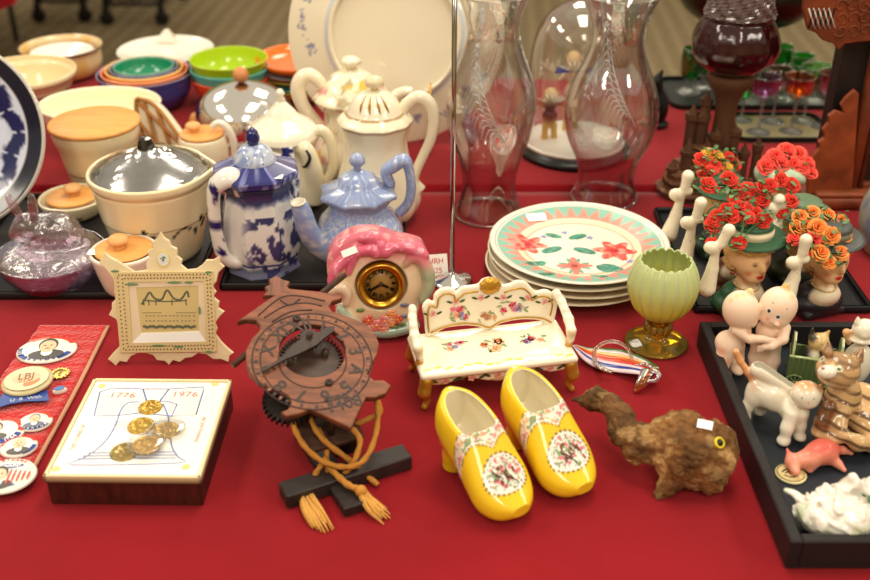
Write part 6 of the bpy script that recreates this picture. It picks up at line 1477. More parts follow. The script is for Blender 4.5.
cr2 = MB()
for i in range(14):
    x0 = 838 + (i % 5) * 12; y0 = 4 + (i // 5) * 12; c_ = pc2.hit(x0, y0); pts = [(c_[0] + (.011 - a_ * .0022) * math.cos(a_ * 1.5 + i), c_[1] + (.011 - a_ * .0022) * math.sin(a_ * 1.5 + i), .0125) for a_ in np.linspace(0, 4, 10)]
    cr2.add(*tube(pts, .0016, 6, 2), rgb(120, 58, 26), M=Mc)
cr2.build('carving', 'wood', cn)
lt = MB()
for i in range(5):
    for s_ in (-1, 1):
        a_ = pc2.hit(806 + i * 5, 6 if s_ > 0 else 26); b_ = pc2.hit(812 + i * 5, 26 if s_ > 0 else 6); lt.add(*tube([(*a_, .013), (*b_, .013)], .0012, 5, 1), rgb(210, 205, 196) if s_ > 0 else rgb(20, 18, 18), M=Mc)
lt.build('lattice_inlay', 'paper', cn)
# painted glass globe at the right edge
v = V(888, 252)
t = thing('glass_globe', 'cloudy painted glass globe cut off by the right photo edge', 'globe', v.o)
k = v.r(1, 252); V0, F0 = lathe([(0, 0), (20 * k, 0), (26 * k, 6 * k), (33 * k, 24 * k), (35 * k, 44 * k), (31 * k, 62 * k), (22 * k, 76 * k), (10 * k, 84 * k), (0, 85 * k)], 56, sm=4)
MB().add(V0, F0, lambda P: mix(mix(rgb(196, 190, 176), rgb(226, 206, 110), sstep(fbm(P, 40, 3), .55, .62)), rgb(150, 160, 180), sstep(fbm(P, 50, 13), .58, .64))).build('body', 'milkglass', t)

# tray under the head vases, deep black box tray
a = at(697, 316); b = at(872, 316); Yb = at(435, 214).y
t = thing('serving_tray', 'low black tray under the lady head vases', 'tray', ((a.x + b.x) / 2, (a.y + Yb) / 2 + .004, TZ)); K = rgb(24, 24, 26)
sx, sy = b.x - a.x, Yb - a.y - .008; MB().add(*box(0, 0, .002, sx, sy, .004, .001), K).add(*box(0, sy / 2, .006, sx, .006, .012, .002), K).add(*box(-sx / 2, 0, .006, .006, sy, .012, .002), K).add(*box(sx / 2, 0, .006, .006, sy, .012, .002), K).add(*box(0, -sy / 2, .006, sx, .006, .012, .002), K).build('body', 'tray', t)
fl = at(785, 569); zr = on_y(791, 541.5, fl.y).z; yb_ = at(692, 321, zr).y; BXW = .40; BXD = yb_ - fl.y; bh = zr - TZ
t = thing('box_tray', 'deep black box tray holding the kewpies and cat figurines, lower right', 'tray', (fl.x + BXW / 2, fl.y + BXD / 2, TZ))
K = rgb(34, 31, 32); MB().add(*box(0, 0, .002, BXW - .002, BXD - .002, .004), rgb(36, 42, 50), smooth=False).build('tray_floor', 'tray', t)
for x, y, lx, ly in ((-BXW / 2 + .006, 0, .012, BXD), (BXW / 2 - .006, 0, .012, BXD), (0, -BXD / 2 + .006, BXW - .024, .012), (0, BXD / 2 - .006, BXW - .024, .012)):
    MB().add(*box(x, y, bh / 2, lx, ly, bh, .0015), K, smooth=False).build('side_wall', 'tray', t)
FZ = TZ + .0045

# ---- roses
def rose_mesh(c, c2, seed):
    rn = random.Random(seed); mb = MB()
    for n_, r0, r1, h0, h1, wd in ((3, .05, .30, .25, 1.0, 1.3), (4, .15, .55, .1, .92, 1.0), (5, .25, .85, -.05, .72, .85), (6, .3, 1.05, -.15, .42, .75)):
        for i in range(n_):
            a0 = 2 * PI * i / n_ + rn.random(); V_ = []
            for iv in range(5):
                q = iv / 4
                for iu in range(6):
                    u = iu / 5 * 2 - 1; an = a0 + u * wd * (1 - .25 * q); r = r0 + (r1 - r0) * q ** .7 + .10 * max(0, q - .7) * 3; z = h0 + (h1 - h0) * q ** .8 - .22 * max(0, q - .75) * 3 - .14 * u * u * q + rn.uniform(-.02, .02)
                    V_.append((r * math.cos(an), r * math.sin(an), z))
            a_ = np.array([[y * 6 + x, y * 6 + x + 1, y * 6 + x + 7, y * 6 + x + 6] for y in range(4) for x in range(5)])
            mb.add(np.array(V_), a_, mix(c, c2, rn.random() * .5 + .5 * (r1 > .8)))
    mb.add(*ball((0, 0, -.15), (.3, .3, .2), 8, 6), rgb(60, 100, 50)); return mb
ROSES = {}
for nm, c, c2 in (('red', rgb(214, 30, 20), rgb(240, 66, 40)), ('orange', rgb(240, 120, 40), rgb(250, 166, 80)), ('coral', rgb(236, 50, 40), rgb(250, 96, 80)), ('yellow', rgb(236, 190, 70), rgb(240, 110, 40))):
    o = rose_mesh(c, c2, len(nm)).build('rose', 'petal'); ROSES[nm] = o.data; bpy.data.objects.remove(o)
def put_rose(parent, Mi, px, py, y, r, kind, rn, Y0):
    p = on_y(px, py, Y0 + y); o = bpy.data.objects.new('rose', ROSES[kind]); col_.objects.link(o); o.parent = parent
    k = depth(p) / F_PX; s = r * k
    o.matrix_local = Mi @ TR(*p) @ rot2('Z', rn.uniform(0, 6)) @ rot2('X', rn.uniform(.3, .95)) @ Matrix.Scale(s, 4) if False else Mi @ TR(*p) @ Euler((rn.uniform(.45, .95), rn.uniform(-.4, .4), 0)).to_matrix().to_4x4() @ rot2('Z', rn.uniform(0, 6)) @ Matrix.Diagonal((s, s, s, 1))
    return p
def foliage(parent, Mi, pts, n, rn, c=rgb(48, 94, 46), s=.011, nm='foliage'):
    mb = MB()
    for i in range(n):
        p = Vector(rn.choice(pts)) + Vector([rn.uniform(-.012, .012) for _ in range(3)]); a = rn.uniform(0, 6.28); el = rn.uniform(-.4, .9); d = Vector((math.cos(a) * math.cos(el), math.sin(a) * math.cos(el), math.sin(el))); w_ = d.cross(Vector((0, 0, 1))).normalized() * s * .28; L = s * rn.uniform(.6, 1.3)
        up_ = Vector((0, 0, s * .12)); mb.add(np.array([tuple(q) for q in (p, p + d * L * .35 + w_, p + d * L * .75 + w_ * .8, p + d * L - up_, p + d * L * .75 - w_ * .8, p + d * L * .35 - w_, p + d * L * .4 + up_)]), [(0, 1, 6), (1, 2, 6), (2, 3, 6), (3, 4, 6), (4, 5, 6), (5, 0, 6)], mix(c, rgb(120, 160, 100), rn.random() * .6), M=Mi)
    for i in range(n // 6):
        p = Vector(rn.choice(pts)); q = Vector(rn.choice(pts)); mb.add(*tube([p, (p + q) / 2 + Vector((0, 0, .006)), q], .0011, 5, 3), mix(c, rgb(40, 70, 36), .5), M=Mi)
    mb.build(nm, 'leaf', parent)
SKN = rgb(246, 200, 150); BLD = rgb(230, 190, 120)
def lady(px, py, s, label, dress, hat, band, roses, bow, collar=rgb(236, 222, 192), yawd=20, face=True, seed=1, fol=70, hatpx=None, ykey=0, turban=False):
    v = V(px, py, TZ + .0045); t = thing('head_vase', label, 'vase', v.o, math.radians(yawd), 'lady head vases on the low black tray')
    M = TR(*v.o) @ rot2('Z', math.radians(yawd)); Mi = M.inverted(); k = v.r(1, py) * s; rn = random.Random(seed)
    F = Fig(.005)
    F.ell((0, 3 * k, 10 * k), (27 * k, 19 * k, 13 * k), dress).ell((0, 2 * k, 20 * k), (21 * k, 14 * k, 11 * k), dress).box((0, 2 * k, 3 * k), (22 * k, 16 * k, 3 * k), .003, dress)
    F.ell((0, -5 * k, 20 * k), (17 * k, 12.5 * k, 10 * k), collar, k=.0015)
    F.cap((0, 1 * k, 22 * k), (0, -1 * k, 44 * k), 8.5 * k, 8 * k, SKN)
    F.ell((0, -2 * k, 57 * k), (17.5 * k, 18 * k, 20 * k), SKN, (-12, 0, 0)).ell((0, -12 * k, 43 * k), (9 * k, 8 * k, 8 * k), SKN, k=.006)
    F.ell((0, -20.5 * k, 54 * k), (2.6 * k, 4.6 * k, 5 * k), SKN, (20, 0, 0), k=.003).ell((0, -18.3 * k, 45 * k), (4.2 * k, 2.6 * k, 2 * k), rgb(176, 22, 28), k=.0012)
    F.ell((-15.5 * k, 0, 54 * k), (3 * k, 3.6 * k, 5 * k), SKN, k=.002).ell((15.5 * k, 0, 54 * k), (3 * k, 3.6 * k, 5 * k), SKN, k=.002)
    HR = BLD
    F.ell((0, 7 * k, 62 * k), (20 * k, 18 * k, 19 * k), HR, k=.004).ell((0, 9 * k, 48 * k), (17 * k, 12 * k, 12 * k), HR, k=.004)
    for i in range(9):
        a = math.radians(-160 + i * 17.5); F.ell((18.0 * k * math.cos(a), 18.0 * k * math.sin(a) + 1 * k, (69 + (i % 2) * 1.6) * k), (5 * k, 4.6 * k, 4.2 * k), HR, k=.003)
    if not turban:
        F.ell((0, 2 * k, 77 * k), (31 * k, 29 * k, 3.0 * k), hat, (4, 0, 0), k=.0015)
        F.ell((0, 3 * k, 82 * k), (20.5 * k, 20 * k, 8 * k), band, k=.0015).ell((0, 3 * k, 87 * k), (19 * k, 18.5 * k, 6.5 * k), hat, k=.001)
    else:
        F.ell((0, 2 * k, 80 * k), (30 * k, 28 * k, 16 * k), hat, k=.002)
        F.disp = lambda X: .0016 * np.sin((np.arctan2(X[:, 1], X[:, 0]) * 5 + X[:, 2] * 160)) * (X[:, 2] > 68 * k)
    F.paint((-6.2 * k, -17.5 * k, 57.0 * k), (4.2 * k, 4 * k, 1.0 * k), rgb(70, 50, 30), .4).paint((6.2 * k, -17.5 * k, 57.0 * k), (4.2 * k, 4 * k, 1.0 * k), rgb(70, 50, 30), .4)
    F.paint((-6.2 * k, -17.5 * k, 59.3 * k), (4.2 * k, 4 * k, 2.0 * k), rgb(196, 150, 104), .8).paint((6.2 * k, -17.5 * k, 59.3 * k), (4.2 * k, 4 * k, 2.0 * k), rgb(196, 150, 104), .8)
    F.paint((-7 * k, -16 * k, 64.5 * k), (4.6 * k, 4 * k, .8 * k), rgb(160, 110, 60), .5).paint((7 * k, -16 * k, 64.5 * k), (4.6 * k, 4 * k, .8 * k), rgb(160, 110, 60), .5)
    F.paint((-9 * k, -14 * k, 48 * k), (5 * k, 6 * k, 4.5 * k), rgb(232, 130, 90), 1).paint((9 * k, -14 * k, 48 * k), (5 * k, 6 * k, 4.5 * k), rgb(232, 130, 90), 1)
    F.paint((0, -19 * k, 45.0 * k), (4 * k, 5 * k, 2.2 * k), rgb(190, 20, 30), .3)
    hc2 = (lambda P, C: mix(C, rgb(196, 150, 84), (np.abs(C - np.array(HR)).sum(1) < .03) * (np.sin(P[:, 2] * 900 + P[:, 0] * 500) > .2) * .5)) if True else None
    v0, f0, c0 = F.mesh(105, colf=hc2); v0[:, 2] = np.maximum(v0[:, 2], 0); MB().add(v0, f0, c0).build('body', 'bisque', t)
    if not turban:
        lb = MB(); lb.add(*tube([(31 * k * math.cos(a) * 1.0, 2 * k + 29 * k * math.sin(a), (77 + 2.0 * math.sin(a)) * k) for a in np.linspace(0, 2 * PI, 41)[:-1]], .0012, 6, 1, True), mix(hat, (0, 0, 0), .3)); lb.build('brim_edge', 'satin', t)
    for sx_ in (-1, 1):
        er = MB(); er.add(*ball((sx_ * 17.5 * k, -3 * k, 48.5 * k), 1.8 * k, 8, 6), rgb(190, 150, 90)); er.add(*ball((sx_ * 17.8 * k, -3.4 * k, 44.5 * k), 2.2 * k, 10, 8), rgb(150, 80, 60)); er.build('earring', 'giltpaint', t)
    pe = MB()
    for i in range(22):
        a = PI * (1.02 + .96 * i / 21); pe.add(*ball((12.3 * k * math.cos(a), 12.5 * k * math.sin(a) - 1 * k, (32.0 - 5 * math.sin(-a)) * k), 1.05 * k, 8, 6), rgb(220, 190, 130))
    pe.build('necklace', 'giltpaint', t)
    pts = []
    for q in roses:
        rx, ry, rr_, kd = q[:4]; yo = (q[4] if len(q) > 4 else (232 - ry) * .0006 * 0); p = put_rose(t, Mi, rx, ry, yo, rr_, kd, rn, v.o.y); pts.append(tuple(p))
    if pts: foliage(t, Mi, pts, fol, rn)
    if bow:
        (b0, b1, b2, dyb) = bow; B_ = MB(); g = lambda p_, dd=0: Mi @ on_y(p_[0], p_[1], v.o.y + dyb + dd); c_ = rgb(240, 230, 204); kk = v.r(1, py)
        FB = Fig(.003); FB.ell(g((b1[0] - 4, b1[1] - 1)), (9 * kk, 6 * kk, 6.5 * kk), c_, (0, 25, 0)).ell(g((b1[0] + 6, b1[1] - 5)), (6 * kk, 5 * kk, 4.5 * kk), c_).chain([g(b0), g(((b0[0] + b1[0]) / 2 + 1, (b0[1] + b1[1]) / 2)), g(b1)], [6 * kk, 4.4 * kk, 3 * kk], c_).chain([g(b1), g(((b1[0] + b2[0]) / 2 + 1, (b1[1] + b2[1]) / 2)), g(b2, -.004)], [3.6 * kk, 5.6 * kk, 8.4 * kk], c_)
        FB.put(B_, 60, colf=lambda P, C: mix(C, rgb(190, 110, 80), (noise(P, 480, 5) > .92) * .7)); B_.build('bow', 'glaze', t)
    return t
GD_ = rgb(46, 92, 62)
# farthest first
lady(771, 236, .84, 'head vase with a pale green turban and coral carnations, farthest of the group', rgb(60, 60, 60), rgb(184, 204, 176), None, [(766, 168, 9, 'coral', -.01), (775, 158, 9, 'coral', 0), (786, 152, 9, 'coral', .01), (797, 156, 9, 'coral', .01), (806, 164, 8, 'coral', 0), (781, 166, 9, 'coral', -.01), (792, 166, 9, 'coral', -.01), (810, 174, 7, 'coral', -.01), (770, 162, 8, 'coral', .01), (801, 169, 8, 'coral', -.01)], None, turban=True, seed=11, fol=10)
lady(716, 252, .90, 'head vase with red and yellow roses and a cream bow, farthest left', rgb(50, 70, 50), GD_, CREAM, [(700, 160, 7, 'red', .03), (708, 155, 7, 'yellow', .035), (718, 158, 7, 'yellow', .035), (728, 158, 6, 'red', .035), (704, 168, 7, 'red', .02), (714, 167, 7, 'red', .02), (711, 172, 7, 'red', .01), (727, 168, 6, 'yellow', .02), (702, 175, 6, 'red', .01), (735, 165, 6, 'red', .03)], ((688, 176), (681, 196), (669, 234), -.02), seed=12, fol=110)
lady(728, 284, .94, 'head vase with scarlet roses and a cream bow, directly behind the green-dressed one', rgb(110, 60, 40), GD_, CREAM, [(708, 186, 8.5, 'red', .01), (729, 180, 8.5, 'red', .02), (738, 192, 8, 'red', .01), (748, 190, 8, 'red', .01), (744, 198, 8, 'red', 0), (735, 199, 7, 'red', 0), (716, 190, 5, 'red', .01)], ((701, 203), (692, 224), (684, 262), -.03), seed=13, fol=90)
lady(792, 276, .92, 'head vase with a flat grey green hat and small red roses, between the front two', rgb(60, 66, 50), rgb(104, 128, 100), CREAM, [(762, 189, 7.5, 'red', -.02), (770, 186, 7, 'red', -.02), (781, 180, 7, 'red', -.01), (791, 186, 8, 'red', -.01), (762, 202, 7, 'red', -.03), (790, 202, 7.5, 'red', -.03), (782, 213, 6, 'red', -.035)], ((779, 200), (777, 210), (774, 226), -.03), seed=14, fol=60)
lady(740, 310, 1.08, 'head vase with a dark green hat, red roses and green dress, front left', GD_, GD_, rgb(240, 228, 196), [(727, 212, 8.5, 'red', -.005), (739, 209, 8.5, 'red', 0), (731, 217, 8.5, 'red', -.015), (718, 217, 8, 'red', -.01), (746, 211, 8, 'red', 0), (711, 227, 8, 'red', -.02), (714, 222, 8, 'red', -.015), (747, 219, 7.5, 'red', -.015), (764, 221, 8, 'red', -.01), (712, 244, 6.5, 'red', -.04), (739, 243, 7, 'red', -.055), (755, 214, 7, 'red', -.005)], ((729, 230), (716, 249), (707, 288), -.05), seed=15, fol=120)
lady(816, 310, 1.06, 'head vase with a dark grey hat and orange roses, front right of the group', rgb(34, 34, 38), rgb(76, 80, 78), rgb(120, 116, 100), [(800, 218, 8, 'orange', 0), (812, 214, 8, 'orange', .01), (827, 216, 7.5, 'orange', .01), (840, 222, 7.5, 'orange', .01), (817, 228, 9, 'orange', -.02), (830, 236, 9, 'orange', -.03), (813, 240, 8, 'coral', -.03), (820, 254, 9, 'orange', -.045), (840, 254, 8, 'orange', -.035), (829, 263, 7, 'orange', -.05), (804, 256, 6.5, 'red', -.045), (796, 230, 8, 'orange', -.01), (805, 226, 8, 'orange', -.01), (794, 240, 7, 'coral', -.02), (843, 236, 8, 'orange', -.01), (835, 227, 8, 'orange', 0)], ((806, 240), (798, 264), (788, 292), -.055), seed=16, fol=150)

# ---- kewpie pair
v = V(743, 372, FZ); k = v.r(1, 372); M = TR(*v.o)
t = thing('kewpie_figurine', 'bisque figurine of two hugging bare babies, in the box tray behind the white cat', 'figurine', v.o)
KS = rgb(248, 218, 194); K_ = lambda *p: tuple(q * k for q in p)
F = Fig(.0045)
F.ell(K_(-13, -1, 73), K_(17.5, 16.5, 20), KS, (0, -14, 0)).ell(K_(23, 1, 76), K_(18, 17, 20), KS, (0, 10, 0))
F.ell(K_(-4, -2, 62), K_(8, 9, 7), KS).ell(K_(20, -3, 66), K_(14, 12, 9), KS)
F.ell(K_(-10, 0, 47), K_(11, 10, 13), KS).ell(K_(-18, 2, 34), K_(14, 13, 12), KS).ell(K_(18, 1, 48), K_(12, 10, 14), KS).ell(K_(20, 2, 34), K_(12, 11, 11), KS)
F.chain([K_(-20, -2, 30), K_(-25, -5, 16), K_(-24, -8, 5)], [9.5 * k, 8 * k, 6 * k], KS).ell(K_(-22, -12, 4.5), K_(7, 9, 4.5), KS)
F.chain([K_(-9, 4, 28), K_(-8, 3, 14), K_(-8, 2, 5)], [8 * k, 7 * k, 5.5 * k], KS).ell(K_(-7, -3, 4.5), K_(6, 8, 4.5), KS)
F.chain([K_(24, 0, 29), K_(26, -2, 15), K_(25, -4, 5)], [9 * k, 7.5 * k, 6 * k], KS).ell(K_(24, -9, 4.5), K_(6.5, 8.5, 4.5), KS)
F.chain([K_(13, 5, 29), K_(12, 5, 14), K_(12, 4, 5)], [8 * k, 7 * k, 5.5 * k], KS).ell(K_(12, -2, 4.5), K_(6, 8, 4.5), KS)
F.chain([K_(-17, -9, 55), K_(-4, -15, 49), K_(10, -14, 48)], [5.2 * k, 4.6 * k, 3.6 * k], KS, .003).chain([K_(31, -6, 56), K_(28, -14, 48), K_(17, -17, 42), K_(10, -16, 40)], [5.4 * k, 5 * k, 4 * k, 3 * k], KS, .003)
F.ell(K_(14, -15.5, 47.5), K_(4.6, 3, 3.4), KS, k=.002)
for j in range(4): F.cap(K_(14, -16.5, 49 - j * 1.8), K_(19, -15.5, 49.5 - j * 2.2), 1.3 * k, 1.0 * k, KS, .0012)
for j in range(4): F.cap(K_(9, -17, 41.5 - j * 1.5), K_(4.5, -15.8, 40.5 - j * 1.8), 1.2 * k, .9 * k, KS, .0012)
F.ell(K_(-7, 0, 92), K_(4, 3.5, 4.5), rgb(236, 200, 140), k=.004).ell(K_(27, 2, 96), K_(3.6, 3.2, 4.5), rgb(226, 180, 100), k=.004)
F.ell(K_(19, -16.5, 66), K_(2.2, 2.2, 2), KS, k=.003)
def eye(F, M, px, py, r=.0027, c=(.02, .02, .02), hi=True):
    q, n = surf(F, M, px, py); F.paint(q, (r * 1.5,) * 3, (.9, .9, .88), .3).paint(q, (r,) * 3, c, .3)
    if hi: F.paint(q + np.array((-.0005, 0, .0007)), (r * .4,) * 3, (1, 1, 1), .2)
for px, py in ((769, 311), (778, 317)): eye(F, M, px, py, hi=False)
for px, py in ((752, 327), (759, 322)): q, n = surf(F, M, px, py); F.paint(q, (.003, .003, .0011), rgb(60, 40, 30), .4, (0, 25, 0))
for px, py, r in ((773, 303, .0016), (787, 309, .0014)): q, n = surf(F, M, px, py); F.paint(q, (r, r, r * .7), rgb(170, 120, 90), .5)
for px, py in ((768, 319), (779, 323), (749, 333)): q, n = surf(F, M, px, py); F.paint(q, .0045, rgb(240, 160, 140), 1)
q, n = surf(F, M, 771, 323); F.paint(q, (.003, .003, .0008), rgb(190, 60, 60), .4)
for px, py in ((731, 300), (737, 296), (743, 295), (792, 297), (789, 291)): q, n = surf(F, M, px, py); F.paint(q, .006, rgb(236, 200, 140), 1)
for px, py in ((728, 362), (722, 352), (745, 350)): q, n = surf(F, M, px, py); F.paint(q, .010, rgb(240, 176, 140), 1)
mb = MB(); v0, f0, c0 = F.mesh(140); v0[:, 2] = np.maximum(v0[:, 2], 0); mb.add(v0, f0, c0); mb.build('body', 'bisque', t)

# ---- white cat planter with tan head
v = V(776, 428, FZ); k = v.r(1, 428); M = TR(*v.o); t = thing('cat_planter', 'white glazed cat planter with tan head and raised tail, in the box tray', 'planter', v.o)
CW = rgb(240, 232, 212); CT_ = rgb(222, 160, 104); g = lambda px, py, dy=0: tuple(v.pt(px, py, dy))
F = Fig(.006)
F.ell(g(762, 391, .012), K_(16, 13, 17), CW, (0, 20, 0)).ell(g(777, 398, .002), K_(20, 12, 15), CW, (0, 22, 0)).ell(g(794, 410, -.010), K_(14, 13, 15), CW)
F.ell(g(806, 394, -.018), K_(15, 13.5, 13), CW, k=.004).ell(g(808, 402, -.024), K_(9, 7, 6), CW, k=.004)
for a, b in ((797, 384), (819, 386)): F.cap(g(a, b + 4, -.016), g(a + (0 if a < 800 else 2), b - 1, -.015), 4.5 * k, 1.5 * k, CT_, .002)
F.chain([g(792, 414, -.022), g(787, 428, -.027), g(785, 438, -.030)], [7.5 * k, 5.6 * k, 5 * k], CW).ell(g(783, 441, -.030), K_(6, 7, 4), CW)
F.chain([g(801, 414, -.018), g(800, 426, -.020), g(799, 433, -.022)], [7 * k, 5.2 * k, 4.6 * k], CW).ell(g(800, 436.5, -.023), K_(6, 7, 4), CW)
F.chain([g(754, 398, .010), g(746, 408, .010), g(744, 414, .008)], [8 * k, 5.5 * k, 4.5 * k], CW).ell(g(745, 417, .006), K_(5.5, 7, 3.6), CW)
F.chain([g(764, 402, .020), g(760, 410, .022)], [8 * k, 5 * k], CW).ell(g(759, 411, .020), K_(5.5, 6, 3.6), CW)
F.chain([g(755, 382, .016), g(748, 372, .018), g(740, 361, .022), g(736, 352, .024)], [4.5 * k, 3.6 * k, 3.2 * k, 3.4 * k], CT_, .003)
F.chain([g(760, 379, .014), g(772, 385, .010), g(786, 394, .002)], [6 * k, 6.5 * k, 5.5 * k], rgb(190, 186, 170), .0015) if False else None
pA, pB = np.array(g(758, 374, .013)), np.array(g(789, 393, .001))
F.cap(pA + (0, 0, .006), pB + (0, 0, .006), 8.5 * k, 6.5 * k, CW, .003)
F.cap(pA + (0, 0, .010), pB + (0, 0, .009), 6.0 * k, 4.6 * k, rgb(196, 192, 176), .0012, True)
for q_, r_, c_ in ((g(752, 386, .0), 12, CT_), (g(806, 384, -.02), 14, CT_), (g(818, 388, -.02), 9, CT_), (g(764, 396, -.01), 5, CT_)): F.paint(q_, r_ * k, c_, .9)
for px, py in ((802, 398), (814, 399)): eye(F, M, px, py, .0012, rgb(110, 120, 70), False)
q, n = surf(F, M, 808.5, 403); F.paint(q, .0013, rgb(226, 150, 140), .4)
mb = MB(); v0, f0, c0 = F.mesh(130); v0[:, 2] = np.maximum(v0[:, 2], 0); MB().add(v0, f0, c0).build('body', 'glaze', t)

# ---- sitting tabby cat
v = V(846, 433, FZ); k = v.r(1, 433); M = TR(*v.o); t = thing('cat_figurine', 'large sitting brown striped tabby cat figurine with a white bib, at the right edge', 'figurine', v.o)
TB = rgb(206, 168, 118); TD = rgb(86, 56, 36); g = lambda px, py, dy=0: tuple(v.pt(px, py, dy)); F = Fig(.008)
F.ell(g(858, 410, .020), K_(27, 24, 30), TB).ell(g(842, 400, .0), K_(18, 17, 28), TB).ell(g(838, 370, -.008), K_(21, 18, 18), TB, (0, 8, 0), k=.005)
F.ell(g(827, 372, -.026), K_(9, 7, 6.5), CW, k=.004).ell(g(823, 368, -.034), K_(2.2, 2, 1.6), rgb(216, 130, 120), k=.002)
F.cap(g(828, 352, -.008), g(829, 344, -.006), 5.5 * k, 1.8 * k, rgb(160, 118, 80), .003).cap(g(857, 358, -.004), g(862, 349, -.002), 6.5 * k, 2.0 * k, rgb(196, 150, 96), .003)
F.chain([g(828, 408, -.020), g(822, 422, -.026), g(820, 430, -.028)], [8 * k, 6.5 * k, 5 * k], rgb(120, 76, 46)).ell(g(819, 433, -.030), K_(7, 8, 4.2), TB)
F.chain([g(842, 412, -.020), g(838, 426, -.030), g(836, 434, -.034)], [8 * k, 6.5 * k, 5 * k], TB).ell(g(834, 438, -.036), K_(7.5, 8, 4.4), TB)
F.ell(g(866, 424, -.010), K_(18, 20, 18), TB).chain([g(846, 436, -.042), g(858, 443, -.044), g(874, 445, -.040), g(888, 436, -.02)], [5.5 * k, 7 * k, 7 * k, 7 * k], TB)
F.paint(g(828, 396, -.03), K_(11, 22, 18), CW, .7).paint(g(826, 374, -.03), K_(11, 14, 9), CW, .6).paint(g(858, 352, -.008), K_(4, 5, 6), rgb(230, 180, 130), .5)
def ctab(P, C):
    s_ = np.sin(P[:, 2] * 560 + 9 * fbm(P, 30, 4) + P[:, 0] * 180); wh = np.abs(C - np.array(CW)).sum(1) < .35; head = P[:, 2] > g(840, 386)[2]
    c = mix(C, TD, sstep(s_, .25, .75) * (~wh) * np.where(head, .5, .85)); return mix(c, TD, (head & (P[:, 2] > g(840, 358)[2]) & (P[:, 0] > g(828, 360)[0])) * .45 * (~wh))
v0, f0, c0 = F.mesh(130, colf=ctab); 
for px, py in ((822, 359), (839, 369)):
    q, n = surf(F, M, px, py)
    for r_, cc in ((.0042, rgb(240, 236, 220)), (.0030, rgb(150, 160, 110)), (.0014, (.02, .02, .02))): d_ = np.linalg.norm((v0 - q) / (1, 1, .75), axis=1); c0 = mix(c0, cc, (d_ < r_) * 1.0)
v0[:, 2] = np.maximum(v0[:, 2], 0); MB().add(v0, f0, c0).build('body', 'glaze', t)

# ---- green wagon with a terrier
v = V(808, 384, FZ); k = v.r(1, 384); t = thing('wagon_planter', 'small green ceramic cart planter with spoked wheels, behind the tabby cat', 'planter', v.o, math.radians(-16)); WG = rgb(96, 116, 70)
mb = MB()
for x, y, lx, ly in ((0, -12, 46, 2.4), (0, 12, 46, 2.4), (-22, 0, 2.4, 24), (22, 0, 2.4, 24)): mb.add(*box(x * k, y * k, 24 * k, lx * k, ly * k, 28 * k, .001), WG, smooth=False)
mb.add(*box(0, 0, 11.5 * k, 46 * k, 24 * k, 3 * k), WG, smooth=False)
for i in range(9): mb.add(*box((-20 + i * 5) * k, -13.6 * k, 24 * k, 2.2 * k, 1.4 * k, 25 * k, .0005), WG, smooth=False)
mb.add(*box(0, -13.5 * k, 38 * k, 48 * k, 3 * k, 2.4 * k, .0006), rgb(150, 166, 110)); mb.build('cart_body', 'glaze', t)
for x in (-22, 22): v0, f0 = slab([[(a_ * k, b_ * k) for a_, b_ in ((-13, 0), (13, 0), (13, 14), (9, 24), (0, 28), (-9, 24), (-13, 14))]], .003, .0008); MB().add(v0, f0, rgb(176, 186, 140), smooth=False, M=TR(x * k, 0, 30 * k) @ rot2('Z', PI / 2) @ rot2('X', PI / 2)).build('end_board', 'glaze', t)
for x in (-15, 14):
    for y in (-15, 15):
        w_ = MB(); Mw = TR(x * k, y * k, 9.5 * k) @ rot2('X', PI / 2); w_.add(*tube([(8 * k * math.cos(a), 8 * k * math.sin(a), 0) for a in np.linspace(0, 2 * PI, 25)[:-1]], 1.4 * k, 8, 1, True), WG, M=Mw)
        for j in range(4): a = PI * j / 4; w_.add(*tube([(-8 * k * math.cos(a), -8 * k * math.sin(a), 0), (8 * k * math.cos(a), 8 * k * math.sin(a), 0)], .8 * k, 6, 1), WG, M=Mw)
        w_.add(*ball((0, 0, 0), 2.4 * k, 8, 6), WG, M=Mw); w_.build('wheel', 'glaze', t)
t = thing('dog_figurine', 'black, white and tan terrier figurine sitting in the green cart', 'figurine', v.o + Vector((-.004, 0, 13.5 * k)), 0); DB = rgb(34, 32, 32); F = Fig(.004)
F.ell(K_(0, 0, 16), K_(11, 8.5, 17), DB).ell(K_(4, -2, 38), K_(10, 9, 9), rgb(206, 176, 120)).ell(K_(9, -7, 35), K_(5, 5, 4), rgb(232, 220, 196)).ell(K_(1, -6, 20), K_(5, 5, 12), rgb(226, 216, 196), k=.003)
F.cap(K_(-3, 0, 44), K_(-4, 0, 52), 3.2 * k, 1.2 * k, DB).cap(K_(10, 1, 43), K_(13, 1, 48), 3.2 * k, 1.4 * k, rgb(190, 150, 90)); F.paint(K_(-2, -3, 42), 7 * k, rgb(60, 56, 50), .6).paint(K_(11, -11, 36), 1.8 * k, DB, .3).paint(K_(4, -10, 40), 1.2 * k, DB, .3).paint(K_(10, -9, 41), 1.2 * k, DB, .3)
MB_ = MB(); F.put(MB_, 70); MB_.build('body', 'glaze', t)
